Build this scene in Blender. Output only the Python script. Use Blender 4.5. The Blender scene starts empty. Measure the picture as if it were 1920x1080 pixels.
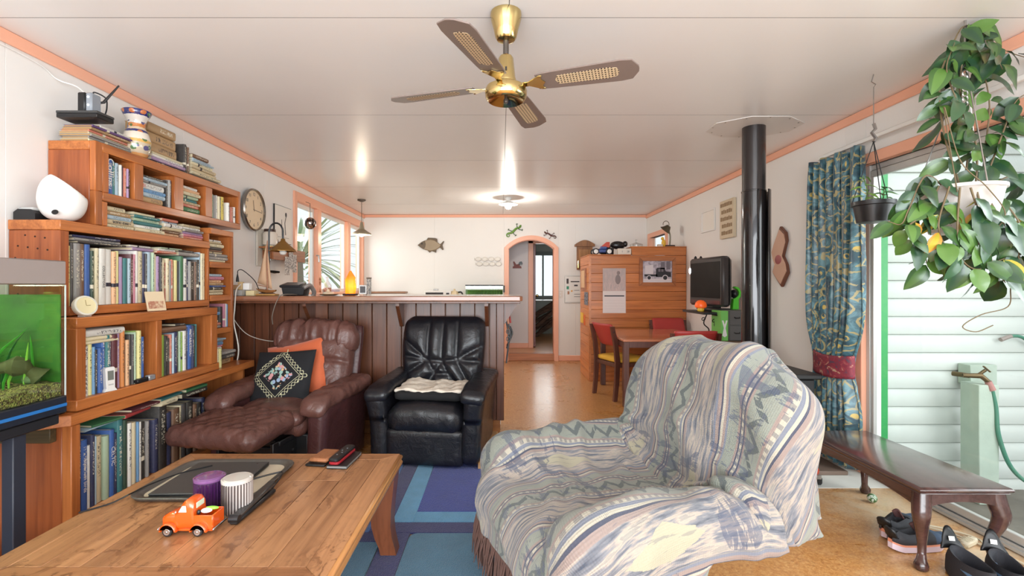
import bpy, bmesh, math, random
import numpy as np
from mathutils import Vector, Matrix, noise as mnoise
random.seed(7)
RNG = np.random.default_rng(7)
SC = bpy.context.scene
COL = SC.collection
PI = math.pi
R = math.radians

# ------------------------------------------------------------------ camera, sky, lights, exposure
FPX, VX, VY, CAMZ = 900.0, 939.0, 535.0, 1.24      # focal length and vanishing point in 1920x1080 pixels
cd = bpy.data.cameras.new('camera'); cam = bpy.data.objects.new('camera', cd); COL.objects.link(cam)
cam.location = (0, 0, CAMZ); cam.rotation_euler = (R(90), 0, 0)
cd.sensor_width = 36; cd.lens = FPX / 1920 * 36
cd.shift_x = (960 - VX) / 1920; cd.shift_y = (VY - 540) / 1920
cd.clip_start = .05
SC.camera = cam
SC.view_settings.view_transform = 'Standard'
try: SC.view_settings.look = 'None'
except Exception: pass
SC.view_settings.gamma = 1; SC.view_settings.use_curve_mapping = False
SC.view_settings.exposure = 0.28
SC.cycles.max_bounces = 10; SC.cycles.transparent_max_bounces = 16
SC.cycles.sample_clamp_indirect = 6; SC.cycles.caustics_reflective = False; SC.cycles.caustics_refractive = False
W = bpy.data.worlds.new('sky'); SC.world = W; W.use_nodes = True
bg = W.node_tree.nodes['Background']; bg.inputs[0].default_value = (.86, .93, 1, 1); bg.inputs[1].default_value = 1.05

def area(name, loc, rot, sx, sy, power, col=(1, 1, 1)):
    l = bpy.data.lights.new(name, 'AREA'); l.shape = 'RECTANGLE'; l.size = sx; l.size_y = sy; l.energy = power; l.color = col
    o = bpy.data.objects.new(name, l); COL.objects.link(o); o.location = loc; o.rotation_euler = rot
    return o
def lamp(name, loc, power, col=(1, .85, .65), r=.04):
    l = bpy.data.lights.new(name, 'POINT'); l.energy = power; l.color = col; l.shadow_soft_size = r
    o = bpy.data.objects.new(name, l); COL.objects.link(o); o.location = loc
    return o
area('rear_fill_light', (.1, -1.9, 1.3), (R(113), 0, 0), 4.2, 1.9, 235, (.90, .96, 1))  # added fill lamp behind the camera, tilted up to brighten the ceiling
area('daylight_patio_door', (3.6, 1.3, 1.9), (0, R(68), 0), 2.4, 2.2, 75, (.95, .98, 1))
area('daylight_kitchen_window', (-3.5, 6.6, 2.2), (0, R(-70), 0), 2.0, 2.6, 75, (1, .99, .95))

area('daylight_far_window', (.9, 11.8, 1.8), (R(-90), 0, 0), 1.2, 1.4, 22, (.95, .98, 1))

def P(px, py, Y):
    return Vector(((px - VX) / FPX * Y, Y, CAMZ - (py - VY) / FPX * Y))
def PX(px, Y): return (px - VX) / FPX * Y
def PZ(py, Y): return CAMZ - (py - VY) / FPX * Y

# ------------------------------------------------------------------ materials
def S(r, g, b):
    f = lambda c: (c / 255 / 12.92) if c / 255 <= .04045 else ((c / 255 + .055) / 1.055) ** 2.4
    return (f(r), f(g), f(b), 1)
class NT:
    def __init__(s, name):
        s.m = bpy.data.materials.new(name); s.m.use_nodes = True
        s.t = s.m.node_tree; s.n = s.t.nodes; s.b = s.n['Principled BSDF']; s.out = s.n['Material Output']
    def new(s, typ, **kw):
        x = s.n.new(typ)
        for k, v in kw.items(): setattr(x, k, v)
        return x
    def link(s, a, b): s.t.links.new(a, b)
    def put(s, sock, val):
        if hasattr(val, 'is_output') or isinstance(val, bpy.types.NodeSocket): s.link(val, sock)
        else: sock.default_value = val
    def math(s, op, a, b=None, c=None):
        x = s.new('ShaderNodeMath', operation=op)
        s.put(x.inputs[0], a)
        if b is not None: s.put(x.inputs[1], b)
        if c is not None: s.put(x.inputs[2], c)
        return x.outputs[0]
    def mix(s, fac, a, b, blend='MIX'):
        x = s.new('ShaderNodeMix', data_type='RGBA', blend_type=blend)
        s.put(x.inputs[0], fac); s.put(x.inputs[6], a); s.put(x.inputs[7], b)
        return x.outputs[2]
    def coord(s, kind='Object'):
        return s.new('ShaderNodeTexCoord').outputs[kind]
    def mapping(s, vec, scale=(1, 1, 1), rot=(0, 0, 0), loc=(0, 0, 0)):
        x = s.new('ShaderNodeMapping'); s.link(vec, x.inputs[0])
        x.inputs['Scale'].default_value = scale; x.inputs['Rotation'].default_value = rot; x.inputs['Location'].default_value = loc
        return x.outputs[0]
    def noise(s, vec, scale=5, detail=3, rough=.5, dist=0):
        x = s.new('ShaderNodeTexNoise'); s.link(vec, x.inputs['Vector'])
        x.inputs['Scale'].default_value = scale; x.inputs['Detail'].default_value = detail
        x.inputs['Roughness'].default_value = rough; x.inputs['Distortion'].default_value = dist
        return x.outputs[0]
    def ramp(s, fac, stops, interp='LINEAR'):
        x = s.new('ShaderNodeValToRGB'); s.link(fac, x.inputs[0]); cr = x.color_ramp; cr.interpolation = interp
        while len(cr.elements) < len(stops): cr.elements.new(.5)
        for e, (p, c) in zip(cr.elements, stops): e.position = p; e.color = c if len(c) == 4 else (*c, 1)
        return x.outputs[0]
    def sep(s, vec):
        x = s.new('ShaderNodeSeparateXYZ'); s.link(vec, x.inputs[0]); return x.outputs
    def rnd(s): return s.new('ShaderNodeObjectInfo').outputs['Random']
    def bump(s, h, strength=.3, dist=.01):
        x = s.new('ShaderNodeBump'); x.inputs['Strength'].default_value = strength; x.inputs['Distance'].default_value = dist
        s.link(h, x.inputs['Height']); s.link(x.outputs[0], s.b.inputs['Normal'])
    def set(s, col=None, rough=None, metal=None, spec=None, coat=None, crough=None, emit=None, estr=None, trans=None, ior=None, sheen=None):
        i = s.b.inputs
        for k, v in (('Base Color', col), ('Roughness', rough), ('Metallic', metal), ('Specular IOR Level', spec), ('Coat Weight', coat), ('Coat Roughness', crough),
                     ('Emission Color', emit), ('Emission Strength', estr), ('Transmission Weight', trans), ('IOR', ior), ('Sheen Weight', sheen)):
            if v is not None: s.put(i[k], v)
        return s.m
def plain(name, col, rough=.5, metal=0, bump=0, bscale=120, var=0, **kw):
    t = NT(name); c = col
    if var:
        n = t.noise(t.coord(), 6, 4); c = t.mix(n, tuple(x * (1 - var) for x in col[:3]) + (1,), tuple(min(1, x * (1 + var)) for x in col[:3]) + (1,))
    if bump: t.bump(t.noise(t.coord(), bscale, 3), bump, .004)
    return t.set(c, rough, metal, **kw)
def wood(name, c1, c2, axis='y', rough=.35, var=.25, freq=1.0, knots=0.0, coat=0.0, dist=1.0):
    t = NT(name); o = t.coord(); r = t.rnd()
    cmb = t.new('ShaderNodeCombineXYZ'); 
    for i, k in enumerate((13.1, 7.7, 5.3)): t.link(t.math('MULTIPLY', r, k), cmb.inputs[i])
    va = t.new('ShaderNodeVectorMath', operation='ADD'); t.link(o, va.inputs[0]); t.link(cmb.outputs[0], va.inputs[1]); v = va.outputs[0]
    sc = [9 * freq] * 3; sc['xyz'.index(axis)] = .7 * freq
    n1 = t.noise(t.mapping(v, sc), 1.6, 5, .6, dist)
    sc2 = [70 * freq] * 3; sc2['xyz'.index(axis)] = 2 * freq
    n2 = t.noise(t.mapping(v, sc2), 1.5, 3, .5, .3)
    f = t.math('ADD', t.math('MULTIPLY', n1, .75), t.math('MULTIPLY', n2, .35))
    c = t.ramp(f, [(.33, c1), (.66, c2)])
    if knots:
        sk = [4.5] * 3; sk['xyz'.index(axis)] = 1.7
        vo = t.new('ShaderNodeTexVoronoi'); t.link(t.mapping(v, sk), vo.inputs['Vector']); vo.inputs['Scale'].default_value = knots
        k = t.ramp(vo.outputs['Distance'], [(.03, (1, 1, 1)), (.10, (0, 0, 0))])
        c = t.mix(t.math('MULTIPLY', k, .75), c, tuple(x * .22 for x in c1[:3]) + (1,))
    hs = t.new('ShaderNodeHueSaturation'); t.link(c, hs.inputs['Color'])
    t.link(t.math('ADD', 1 - var / 2, t.math('MULTIPLY', r, var)), hs.inputs['Value'])
    t.bump(n2, .12, .002)
    return t.set(hs.outputs[0], rough, coat=coat, crough=.15)
def thin_glass(name, tint=(1, 1, 1, 1), gloss=1.0, rough=.0):
    t = NT(name); n = t.n; n.remove(t.b)
    tr = t.new('ShaderNodeBsdfTransparent'); tr.inputs[0].default_value = tint
    gl = t.new('ShaderNodeBsdfGlossy'); gl.inputs['Roughness'].default_value = rough
    fr = t.new('ShaderNodeLayerWeight'); fr.inputs[0].default_value = .5
    ms = t.new('ShaderNodeMixShader'); t.link(t.math('MULTIPLY', t.math('MULTIPLY_ADD', t.math('POWER', fr.outputs['Facing'], 5), .55, .03), gloss), ms.inputs[0])
    t.link(tr.outputs[0], ms.inputs[1]); t.link(gl.outputs[0], ms.inputs[2]); t.link(ms.outputs[0], t.out.inputs[0])
    return t.m
def emit(name, col, strength): 
    t = NT(name); return t.set(col, .5, emit=col, estr=strength)
def leather(name, c, rough=.35, scale=14, strength=.35):
    t = NT(name); o = t.coord()
    n = t.noise(o, scale, 5, .6, 1.5)
    vo = t.new('ShaderNodeTexVoronoi'); t.link(o, vo.inputs['Vector']); vo.inputs['Scale'].default_value = 220
    h = t.math('ADD', n, t.math('MULTIPLY', vo.outputs['Distance'], .06))
    t.bump(h, strength, .02)
    col = t.mix(t.noise(o, 7, 4), tuple(x * .75 for x in c[:3]) + (1,), tuple(min(1, x * 1.3) for x in c[:3]) + (1,))
    t.link(t.math('ADD', rough - .08, t.math('MULTIPLY', n, .18)), t.b.inputs['Roughness'])
    return t.set(col)

# ------------------------------------------------------------------ mesh builder
class MB:
    def __init__(s): s.v = []; s.f = []; s.mi = []; s.uv = None
    def add(s, vs, fs, M=None, mi=0):
        o = len(s.v)
        s.v += [tuple(M @ Vector(v)) if M is not None else tuple(v) for v in vs]
        s.f += [tuple(i + o for i in f) for f in fs]; s.mi += [mi] * len(fs)
        return s
    def box(s, x0, x1, y0, y1, z0, z1, b=0, M=None, mi=0):
        if x1 < x0: x0, x1 = x1, x0
        if y1 < y0: y0, y1 = y1, y0
        if z1 < z0: z0, z1 = z1, z0
        c = ((x0 + x1) / 2, (y0 + y1) / 2, (z0 + z1) / 2); h = ((x1 - x0) / 2, (y1 - y0) / 2, (z1 - z0) / 2)
        b = min(b, min(h) * .95)
        if b <= 0:
            vs = [(c[0] + i * h[0], c[1] + j * h[1], c[2] + k * h[2]) for i in (-1, 1) for j in (-1, 1) for k in (-1, 1)]
            return s.add(vs, [(0, 1, 3, 2), (4, 6, 7, 5), (0, 4, 5, 1), (2, 3, 7, 6), (0, 2, 6, 4), (1, 5, 7, 3)], M, mi)
        vs = []; idx = {}
        for i in (-1, 1):
            for j in (-1, 1):
                for k in (-1, 1):
                    sg = (i, j, k)
                    for a in range(3):
                        idx[(sg, a)] = len(vs)
                        vs.append(tuple(c[q] + sg[q] * (h[q] - (0 if q == a else b)) for q in range(3)))
        fs = []
        for a in range(3):
            p, q = (a + 1) % 3, (a + 2) % 3
            for sa in (-1, 1):
                f = []
                for (sp, sq) in ((-1, -1), (1, -1), (1, 1), (-1, 1)):
                    g = [0, 0, 0]; g[a] = sa; g[p] = sp; g[q] = sq; f.append(idx[(tuple(g), a)])
                fs.append(tuple(f if sa > 0 else f[::-1]))
            for sp in (-1, 1):
                for sq in (-1, 1):
                    g0 = [0, 0, 0]; g1 = [0, 0, 0]; g0[a] = -1; g1[a] = 1
                    for g in (g0, g1): g[p] = sp; g[q] = sq
                    f = [idx[(tuple(g0), p)], idx[(tuple(g1), p)], idx[(tuple(g1), q)], idx[(tuple(g0), q)]]
                    fs.append(tuple(f[::-1] if sp * sq > 0 else f))
        for i in (-1, 1):
            for j in (-1, 1):
                for k in (-1, 1):
                    f = [idx[((i, j, k), a)] for a in range(3)]
                    fs.append(tuple(f if i * j * k > 0 else f[::-1]))
        return s.add(vs, fs, M, mi)
    def cyl(s, p0, p1, r0, r1=None, n=16, mi=0):
        return s.tube([p0, p1], [r0, r0 if r1 is None else r1], n, mi=mi)
    def tube(s, pts, r, n=8, closed=False, caps=True, mi=0, flat=1.0, up=None):
        pts = [Vector(p) for p in pts]; m = len(pts)
        rs = r if isinstance(r, (list, tuple)) else [r] * m
        vs = []; prev = None
        for i, p in enumerate(pts):
            a = pts[(i - 1) % m] if (i > 0 or closed) else p; b = pts[(i + 1) % m] if (i < m - 1 or closed) else p
            t = (b - a)
            if t.length < 1e-9: t = Vector((0, 0, 1))
            t.normalize()
            if prev is None:
                u = Vector(up) if up else (Vector((0, 0, 1)) if abs(t.z) < .9 else Vector((1, 0, 0)))
                u = (u - t * u.dot(t)).normalized()
            else:
                u = prev - t * prev.dot(t)
                u = u.normalized() if u.length > 1e-6 else prev
            prev = u; w = t.cross(u)
            for k in range(n):
                an = 2 * PI * k / n
                vs.append(p + (u * math.cos(an) * flat + w * math.sin(an)) * rs[i])
        fs = []
        for i in range(m if closed else m - 1):
            for k in range(n):
                fs.append((i * n + k, i * n + (k + 1) % n, ((i + 1) % m) * n + (k + 1) % n, ((i + 1) % m) * n + k))
        if caps and not closed: fs += [tuple(range(n))[::-1], tuple(range((m - 1) * n, m * n))]
        return s.add(vs, fs, None, mi)
    def lathe(s, prof, c=(0, 0, 0), n=24, M=None, mi=0, sx=1, sy=1, cap=3):
        vs = []; m = len(prof)
        for (r, z) in prof:
            for k in range(n):
                a = 2 * PI * k / n; vs.append((c[0] + r * sx * math.cos(a), c[1] + r * sy * math.sin(a), c[2] + z))
        fs = [(i * n + k, i * n + (k + 1) % n, (i + 1) * n + (k + 1) % n, (i + 1) * n + k) for i in range(m - 1) for k in range(n)]
        if prof[0][0] > 1e-5 and cap & 1: fs.append(tuple(range(n))[::-1])
        if prof[-1][0] > 1e-5 and cap & 2: fs.append(tuple(range((m - 1) * n, m * n)))
        return s.add(vs, fs, M, mi)
    def prism(s, poly, d0, d1, M=None, mi=0, bev=0):
        # poly in local xy, extruded along local z
        n = len(poly); area_ = sum(poly[i][0] * poly[(i + 1) % n][1] - poly[(i + 1) % n][0] * poly[i][1] for i in range(n))
        if area_ < 0: poly = poly[::-1]
        rings = [(poly, d0), (poly, d1)]
        if bev:
            q = []
            for i in range(n):
                a, b, c = Vector(poly[i - 1]), Vector(poly[i]), Vector(poly[(i + 1) % n])
                e1 = (b - a).normalized(); e2 = (c - b).normalized(); nn = Vector((-(e1 + e2).y, (e1 + e2).x))
                nn = nn.normalized() if nn.length > 1e-6 else Vector((-e1.y, e1.x))
                q.append(tuple(b + nn * bev))
            rings = [(q, d0), (poly, d0 + bev), (poly, d1 - bev), (q, d1)]
        vs = [(x, y, d) for (pl, d) in rings for (x, y) in pl]
        fs = [tuple(range(n))[::-1], tuple(range((len(rings) - 1) * n, len(rings) * n))]
        for k in range(len(rings) - 1):
            fs += [(k * n + i, k * n + (i + 1) % n, (k + 1) * n + (i + 1) % n, (k + 1) * n + i) for i in range(n)]
        return s.add(vs, fs, M, mi)
    def sphere(s, c, r, n=14, M=None, mi=0):
        rx, ry, rz = r if isinstance(r, (tuple, list)) else (r, r, r)
        m = max(6, n // 2 + 1); vs = []; 
        prof = [(math.sin(PI * i / m), -math.cos(PI * i / m)) for i in range(m + 1)]
        for (q, z) in prof[1:-1]:
            for k in range(n):
                a = 2 * PI * k / n; vs.append((c[0] + rx * q * math.cos(a), c[1] + ry * q * math.sin(a), c[2] + rz * z))
        b = len(vs); vs += [(c[0], c[1], c[2] - rz), (c[0], c[1], c[2] + rz)]
        fs = [(i * n + k, i * n + (k + 1) % n, (i + 1) * n + (k + 1) % n, (i + 1) * n + k) for i in range(m - 2) for k in range(n)]
        fs += [(b, (k + 1) % n, k) for k in range(n)] + [(b + 1, (m - 2) * n + k, (m - 2) * n + (k + 1) % n) for k in range(n)]
        return s.add(vs, fs, M, mi)
    def grid(s, A, M=None, mi=0, wrap=False):
        h, w = A.shape[:2]; o = len(s.v)
        s.v += [tuple(M @ Vector(p)) if M is not None else tuple(map(float, p)) for p in A.reshape(-1, 3)]
        for i in range(h - 1):
            for j in range(w if wrap else w - 1):
                s.f.append((o + i * w + j, o + i * w + (j + 1) % w, o + (i + 1) * w + (j + 1) % w, o + (i + 1) * w + j)); s.mi.append(mi)
        return s
    def mesh(s, name, mats, off=None, inv=None, angle=38, recalc=False, flat=False):
        me = bpy.data.meshes.new(name)
        vs = s.v
        if inv is not None: vs = [tuple(inv @ Vector(v)) for v in vs]
        me.from_pydata(vs, [], s.f)
        for m in (mats if isinstance(mats, (list, tuple)) else [mats]): me.materials.append(m)
        if len(me.materials) > 1: me.polygons.foreach_set('material_index', s.mi)
        if recalc:
            bm = bmesh.new(); bm.from_mesh(me); bmesh.ops.recalc_face_normals(bm, faces=bm.faces); bm.to_mesh(me); bm.free()
        if not flat:
            me.polygons.foreach_set('use_smooth', [True] * len(me.polygons))
            if angle < 180: me.set_sharp_from_angle(angle=R(angle))
        me.update()
        return me
    def build(s, name, mats, parent=None, local=False, **kw):
        if parent is not None:
            inv = None if local else WM(parent).inverted()
            me = s.mesh(name, mats, inv=inv, **kw)
            o = link(bpy.data.objects.new(name, me)); o.parent = parent
        else:
            a = np.array(s.v); lo, hi = a.min(0), a.max(0)
            c = Vector(((lo[0] + hi[0]) / 2, (lo[1] + hi[1]) / 2, lo[2]))
            me = s.mesh(name, mats, inv=None if local else Matrix.Translation(-c), **kw)
            o = link(bpy.data.objects.new(name, me))
            if not local: o.location = c
        return o
def link(o):
    COL.objects.link(o); return o
def WM(o):
    m = Matrix.LocRotScale(o.location, o.rotation_euler, o.scale)
    return WM(o.parent) @ m if o.parent else m
def tag(o, label=None, cat=None, group=None, kind=None):
    if label: o['label'] = label
    if cat: o['category'] = cat
    if group: o['group'] = group
    if kind: o['kind'] = kind
    return o
def thing(name, label, cat, loc=(0, 0, 0), rz=0, group=None, rot=None):
    o = bpy.data.objects.new(name, None); link(o); o.location = loc; o.rotation_euler = rot or (0, 0, rz)
    o.empty_display_size = .1
    return tag(o, label, cat, group)
KIDS = {}
def copy_tree(o, parent=None, label=None, group=None, loc=None, rz=None):
    c = o.copy(); link(c)
    if parent: c.parent = parent
    if label: c['label'] = label
    if group: c['group'] = group
    if loc is not None: c.location = loc
    if rz is not None: c.rotation_euler = (0, 0, rz)
    for ch in [k for k in COL.objects if k.parent == o]: copy_tree(ch, c)
    return c
def struct(o): o['kind'] = 'structure'; return o
def text(body, size, mat, parent, M, name='lettering', ext=.0004, align='CENTER', space=1.0, label=None, sx=1.0):
    cu = bpy.data.curves.new('t', 'FONT'); cu.body = body; cu.size = size; cu.extrude = ext; cu.align_x = align; cu.align_y = 'CENTER'; cu.space_character = space
    cu.resolution_u = 3
    ob = bpy.data.objects.new('t', cu); me = bpy.data.meshes.new_from_object(ob); bpy.data.objects.remove(ob)
    T = WM(parent).inverted() @ M @ Matrix.Diagonal((sx, 1, 1, 1))
    me.transform(T); me.materials.clear(); me.materials.append(mat); me.name = name
    o = link(bpy.data.objects.new(name, me)); o.parent = parent
    if label: o['label'] = label
    return o
def frame(org, xdir, ydir):
    # matrix with local x, y axes along given world directions
    x = Vector(xdir).normalized(); y = Vector(ydir); y = (y - x * y.dot(x)).normalized(); z = x.cross(y)
    return Matrix(((x.x, y.x, z.x, org[0]), (x.y, y.y, z.y, org[1]), (x.z, y.z, z.z, org[2]), (0, 0, 0, 1)))
def bez(pts, n=24):
    # Catmull-Rom through points
    p = [Vector(q) for q in pts]; p = [p[0] * 2 - p[1]] + p + [p[-1] * 2 - p[-2]]; out = []
    m = len(p) - 3
    for i in range(m):
        for k in range(max(2, n // m)):
            t = k / max(2, n // m); a, b, c, d = p[i:i + 4]
            out.append(.5 * ((2 * b) + (c - a) * t + (2 * a - 5 * b + 4 * c - d) * t * t + (3 * b - a - 3 * c + d) * t ** 3))
    out.append(p[-2]); return out
def cushion(hx, hy, hz, r, n=(14, 14, 8), fn=None, puff=0.0, pz=1.0):
    # dense rounded box centred at the origin; fn(array, normals) -> displaced array
    mb = MB(); h = np.array((hx, hy, hz)); key = {}; V = []; F = []
    def vid(p):
        k = tuple(np.round(p, 5))
        if k not in key: key[k] = len(V); V.append(p)
        return key[k]
    for a in range(3):
        p, q = (a + 1) % 3, (a + 2) % 3
        for sg in (-1, 1):
            for i in range(n[p]):
                for j in range(n[q]):
                    f = []
                    for (di, dj) in ((0, 0), (1, 0), (1, 1), (0, 1)):
                        v = np.zeros(3); v[a] = sg; v[p] = -1 + 2 * (i + di) / n[p]; v[q] = -1 + 2 * (j + dj) / n[q]; f.append(vid(v))
                    F.append(tuple(f if sg > 0 else f[::-1]))
    U = np.array(V); Pq = U * h
    inner = np.maximum(h - r, 1e-4); cl = np.clip(Pq, -inner, inner); d = Pq - cl
    L = np.linalg.norm(d, axis=1, keepdims=True); nrm = d / np.maximum(L, 1e-9)
    Q = cl + nrm * r
    if puff:
        Q[:, 2] += np.sign(U[:, 2]) * np.abs(U[:, 2]) ** .5 * puff * np.clip(1 - U[:, 0] ** 2, 0, 1) ** pz * np.clip(1 - U[:, 1] ** 2, 0, 1) ** pz
    if fn is not None: Q = fn(Q, nrm, U)
    mb.v = [tuple(map(float, p)) for p in Q]; mb.f = F; mb.mi = [0] * len(F)
    return mb
def xform(mb, M):
    mb.v = [tuple(M @ Vector(v)) for v in mb.v]; return mb
def wav(P_, k, seed=0, oct_=4):
    # cheap smooth noise on an (N,3) array, about -1..1
    g = np.random.default_rng(seed); out = np.zeros(len(P_)); a = 1.0; tot = 0
    for o in range(oct_):
        for _ in range(3):
            d = g.normal(size=3); d /= np.linalg.norm(d); ph = g.uniform(0, 6.28)
            out += a * np.sin(P_ @ d * k * (1.9 ** o) + ph + 1.3 * np.sin(P_ @ g.normal(size=3) * k * .6 + ph)) / 3
        tot += a; a *= .55
    return out / tot * 1.6
# ------------------------------------------------------------------ setting materials
XL, XR, YB, ZC, YF = -2.25, 2.40, 7.90, 2.40, -1.6
def wallmat(name, c, rough=.55):
    t = NT(name); o = t.coord(); n = t.noise(o, 1.3, 5, .6)
    col = t.mix(n, tuple(x * .93 for x in c[:3]) + (1,), c)
    t.bump(t.noise(o, 90, 2), .05, .002)
    return t.set(col, rough)
M_wall = wallmat('white_painted_board', S(241, 238, 234))
M_ceil = wallmat('ceiling_gloss_paint', S(244, 243, 242), .30)
M_pink = plain('salmon_trim_paint', S(242, 178, 148), .4)
M_dpink = plain('dusty_salmon_frame', S(206, 160, 140), .45)
M_alu = plain('aluminium', S(196, 194, 190), .38, .3)
M_glass = thin_glass('window_glass', (.97, .99, .98, 1), 1.0)
M_black = plain('black_plastic', S(24, 24, 26), .4)
M_white = plain('white_plastic', S(238, 236, 232), .35)
M_dark = plain('dark_gap', S(20, 16, 14), .8)
M_steel = plain('brushed_steel', S(170, 168, 165), .35, .9)
M_chrome = plain('chrome', S(210, 210, 212), .12, 1)
M_brass = plain('polished_brass', S(206, 184, 128), .14, 1)
M_paper = plain('paper', S(238, 234, 226), .7)

# particle board floor
def floor_mat():
    t = NT('varnished_particle_board'); o = t.coord()
    a = t.noise(o, 1.1, 4, .6); f = t.noise(t.mapping(o, (1, 1, 1)), 75, 4, .75, .6)
    c1 = t.ramp(f, [(.30, S(150, 92, 44)), (.5, S(202, 142, 78)), (.72, S(228, 186, 126))])
    w = t.noise(o, 2.4, 5, .7, .5)
    wear = t.ramp(w, [(.38, (0, 0, 0)), (.62, (1, 1, 1))])
    xs = t.sep(o)
    near = t.math('MULTIPLY', t.ramp(t.math('MULTIPLY', t.math('SUBTRACT', xs[0], 1.35), 1.6), [(0, (.12, .12, .12)), (1, (.9, .9, .9))]), wear)
    c = t.mix(near, c1, S(212, 196, 168))
    c = t.mix(t.math('MULTIPLY', a, .35), c, S(176, 110, 52))
    h = t.noise(o, 30, 3); t.bump(t.math('ADD', h, t.math('MULTIPLY', f, .4)), .22, .006)
    return t.set(c, t.math('ADD', .27, t.math('MULTIPLY', near, .4)), coat=.3, crough=.2)
M_floor = floor_mat()

# ---- floor: sheets laid edge to edge
fl = MB().box(XL - .1, XR + .1, YF, YB + .1, -.06, -.0205).build('floor', M_dark); struct(fl)
for ix in range(3):
    for iy in range(4):
        x0 = XL + (XR - XL) * ix / 3; x1 = XL + (XR - XL) * (ix + 1) / 3
        y0 = YF + 2.4 * iy + (-.6 if ix == 1 else 0); y1 = min(YB, y0 + 2.4)
        if ix == 1 and iy == 3:
            y1 = YB
        y0 = max(y0, YF)
        MB().box(x0, x1, y0, y1, -.02, 0, .0012).build('floor_sheet', M_floor, fl)
# white vinyl threshold under the curtain end of the door
th = MB().box(1.86, XR, 2.93, 3.75, 0.0005, .004, .001).build('trim_threshold', plain('white_vinyl', S(226, 224, 216), .45, var=.1)); struct(th)

# ---- ceiling: 1.2 m sheets with open joints
ce = MB().box(XL - .1, XR + .1, YF, YB + .1, ZC + .02, ZC + .08).build('ceiling', M_dark); struct(ce)
JY = [YF, -.33, .9, 2.08, 3.27, 4.46, 5.66, 6.86, YB]
for a, b in zip(JY[:-1], JY[1:]):
    for x0, x1 in ((XL, .035), (.035, XR)):
        m = MB().box(x0 + .0015, x1 - .0015, a + .0015, b - .0015, ZC, ZC + .019); m.mi = [1, 1, 1, 1, 0, 0]; m.build('ceiling_sheet', [M_ceil, M_dark], ce)

# ---- walls
wl = MB().box(XL - .12, XL - .02, YF, 5.20, 0, ZC + .05).box(XL - .12, XL - .02, 5.20, YB, 0, 1.10).box(XL - .12, XL - .02, 5.20, YB, 2.27, ZC + .05).box(XL - .12, XL - .02, 7.84, YB + .1, 1.1, 2.27).build('wall_left', M_wall); struct(wl)
jl = [YF, -.2, 1.0, 2.18, 3.40, 4.57]
for a, b in zip(jl, jl[1:] + [5.20]):
    MB().box(XL - .021, XL, a, b, 0, ZC, .002).build('wall_sheet', M_wall, wl)
MB().box(XL - .021, XL, 5.20, YB, 0, 1.10, .002).build('wall_sheet', M_wall, wl)
MB().box(XL - .021, XL, 5.20, YB, 2.27, ZC, .002).build('wall_sheet', M_wall, wl)
MB().box(XL - .021, XL, 7.84, YB, 1.10, 2.27, .002).build('wall_sheet', M_wall, wl)
# right wall with patio door opening (Y .55 - 3.10) and small kitchen window (Y 6.95 - 7.75)
DY0, DY1, DZ = .45, 3.155, 2.02
mr = MB()
for (a, b, z0, z1) in ((YF, DY0, 0, ZC + .05), (DY0, DY1, DZ, ZC + .05), (DY1, 6.95, 0, ZC + .05), (6.95, 7.75, 0, 1.45), (6.95, 7.75, 2.0, ZC + .05), (7.75, YB + .1, 0, ZC + .05)):
    mr.box(XR + .02, XR + .10, a, b, z0, z1)
wr = mr.build('wall_right', M_wall); struct(wr)
for (a, b, z0, z1) in ((YF, DY0, 0, ZC), (DY0, 1.9, DZ, ZC), (1.9, DY1, DZ, ZC), (DY1, 3.34, 0, ZC), (3.34, 4.56, 0, ZC), (4.56, 5.78, 0, ZC), (5.78, 6.95, 0, ZC), (6.95, 7.75, 0, 1.45), (6.95, 7.75, 2.0, ZC), (7.75, YB, 0, ZC)):
    MB().box(XR, XR + .021, a, b, z0, z1, .002).build('wall_sheet', M_wall, wr)
# back wall with arched opening
AX0, AX1 = PX(962, YB), PX(1032, YB); AZ1 = 2.0; ASP = 1.845
AX0 = PX(952, YB); AX1 = PX(1040, YB)
mid = (AX0 + AX1) / 2; hw = (AX1 - AX0) / 2
def arch_pts(hw_, zsp, ztop, n=16, x=mid):
    rise = ztop - zsp; rr = (hw_ ** 2 + rise ** 2) / (2 * rise); a0 = math.asin(min(1, hw_ / rr))
    return [(x + rr * math.sin(-a0 + 2 * a0 * i / n), ztop - rr + rr * math.cos(-a0 + 2 * a0 * i / n)) for i in range(n + 1)]
ap = arch_pts(hw, ASP, 2.00)
mbk = MB(); XY = lambda y: Matrix(((1, 0, 0, 0), (0, 0, -1, y), (0, 1, 0, 0), (0, 0, 0, 1)))   # prism in the xz plane, depth towards the camera
cols = [(XL - .1, -.72), (-.72, AX0)]
mbk.box(XL - .1, AX0, YB, YB + .1, 0, ZC + .05).box(AX1, XR + .1, YB, YB + .1, 0, ZC + .05)
top = ap + [(AX1, ZC + .05), (AX0, ZC + .05)]
for i in range(len(ap) - 1):
    mbk.prism([ap[i], ap[i + 1], (ap[i + 1][0], ZC + .05), (ap[i][0], ZC + .05)], 0, .1, XY(YB + .1))
wb = mbk.build('wall_back', M_wall, angle=20); struct(wb)
for (x0, x1) in ((XL, -1.09), (-1.09, AX0 - .06), (AX1 + .06, 1.23), (1.23, XR)):
    MB().box(x0, x1, YB - .012, YB + .001, 0, ZC, .002).build('wall_sheet', M_wall, wb)
for i in range(0, 1):
    q = [(AX0 - .06, ASP)] + [(AX0, ASP)] + ap[1:-1] + [(AX1, ASP), (AX1 + .06, ASP), (AX1 + .06, ZC), (AX0 - .06, ZC)]
    MB().prism(q, 0, .012, XY(YB)).build('wall_sheet', M_wall, wb)
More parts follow.
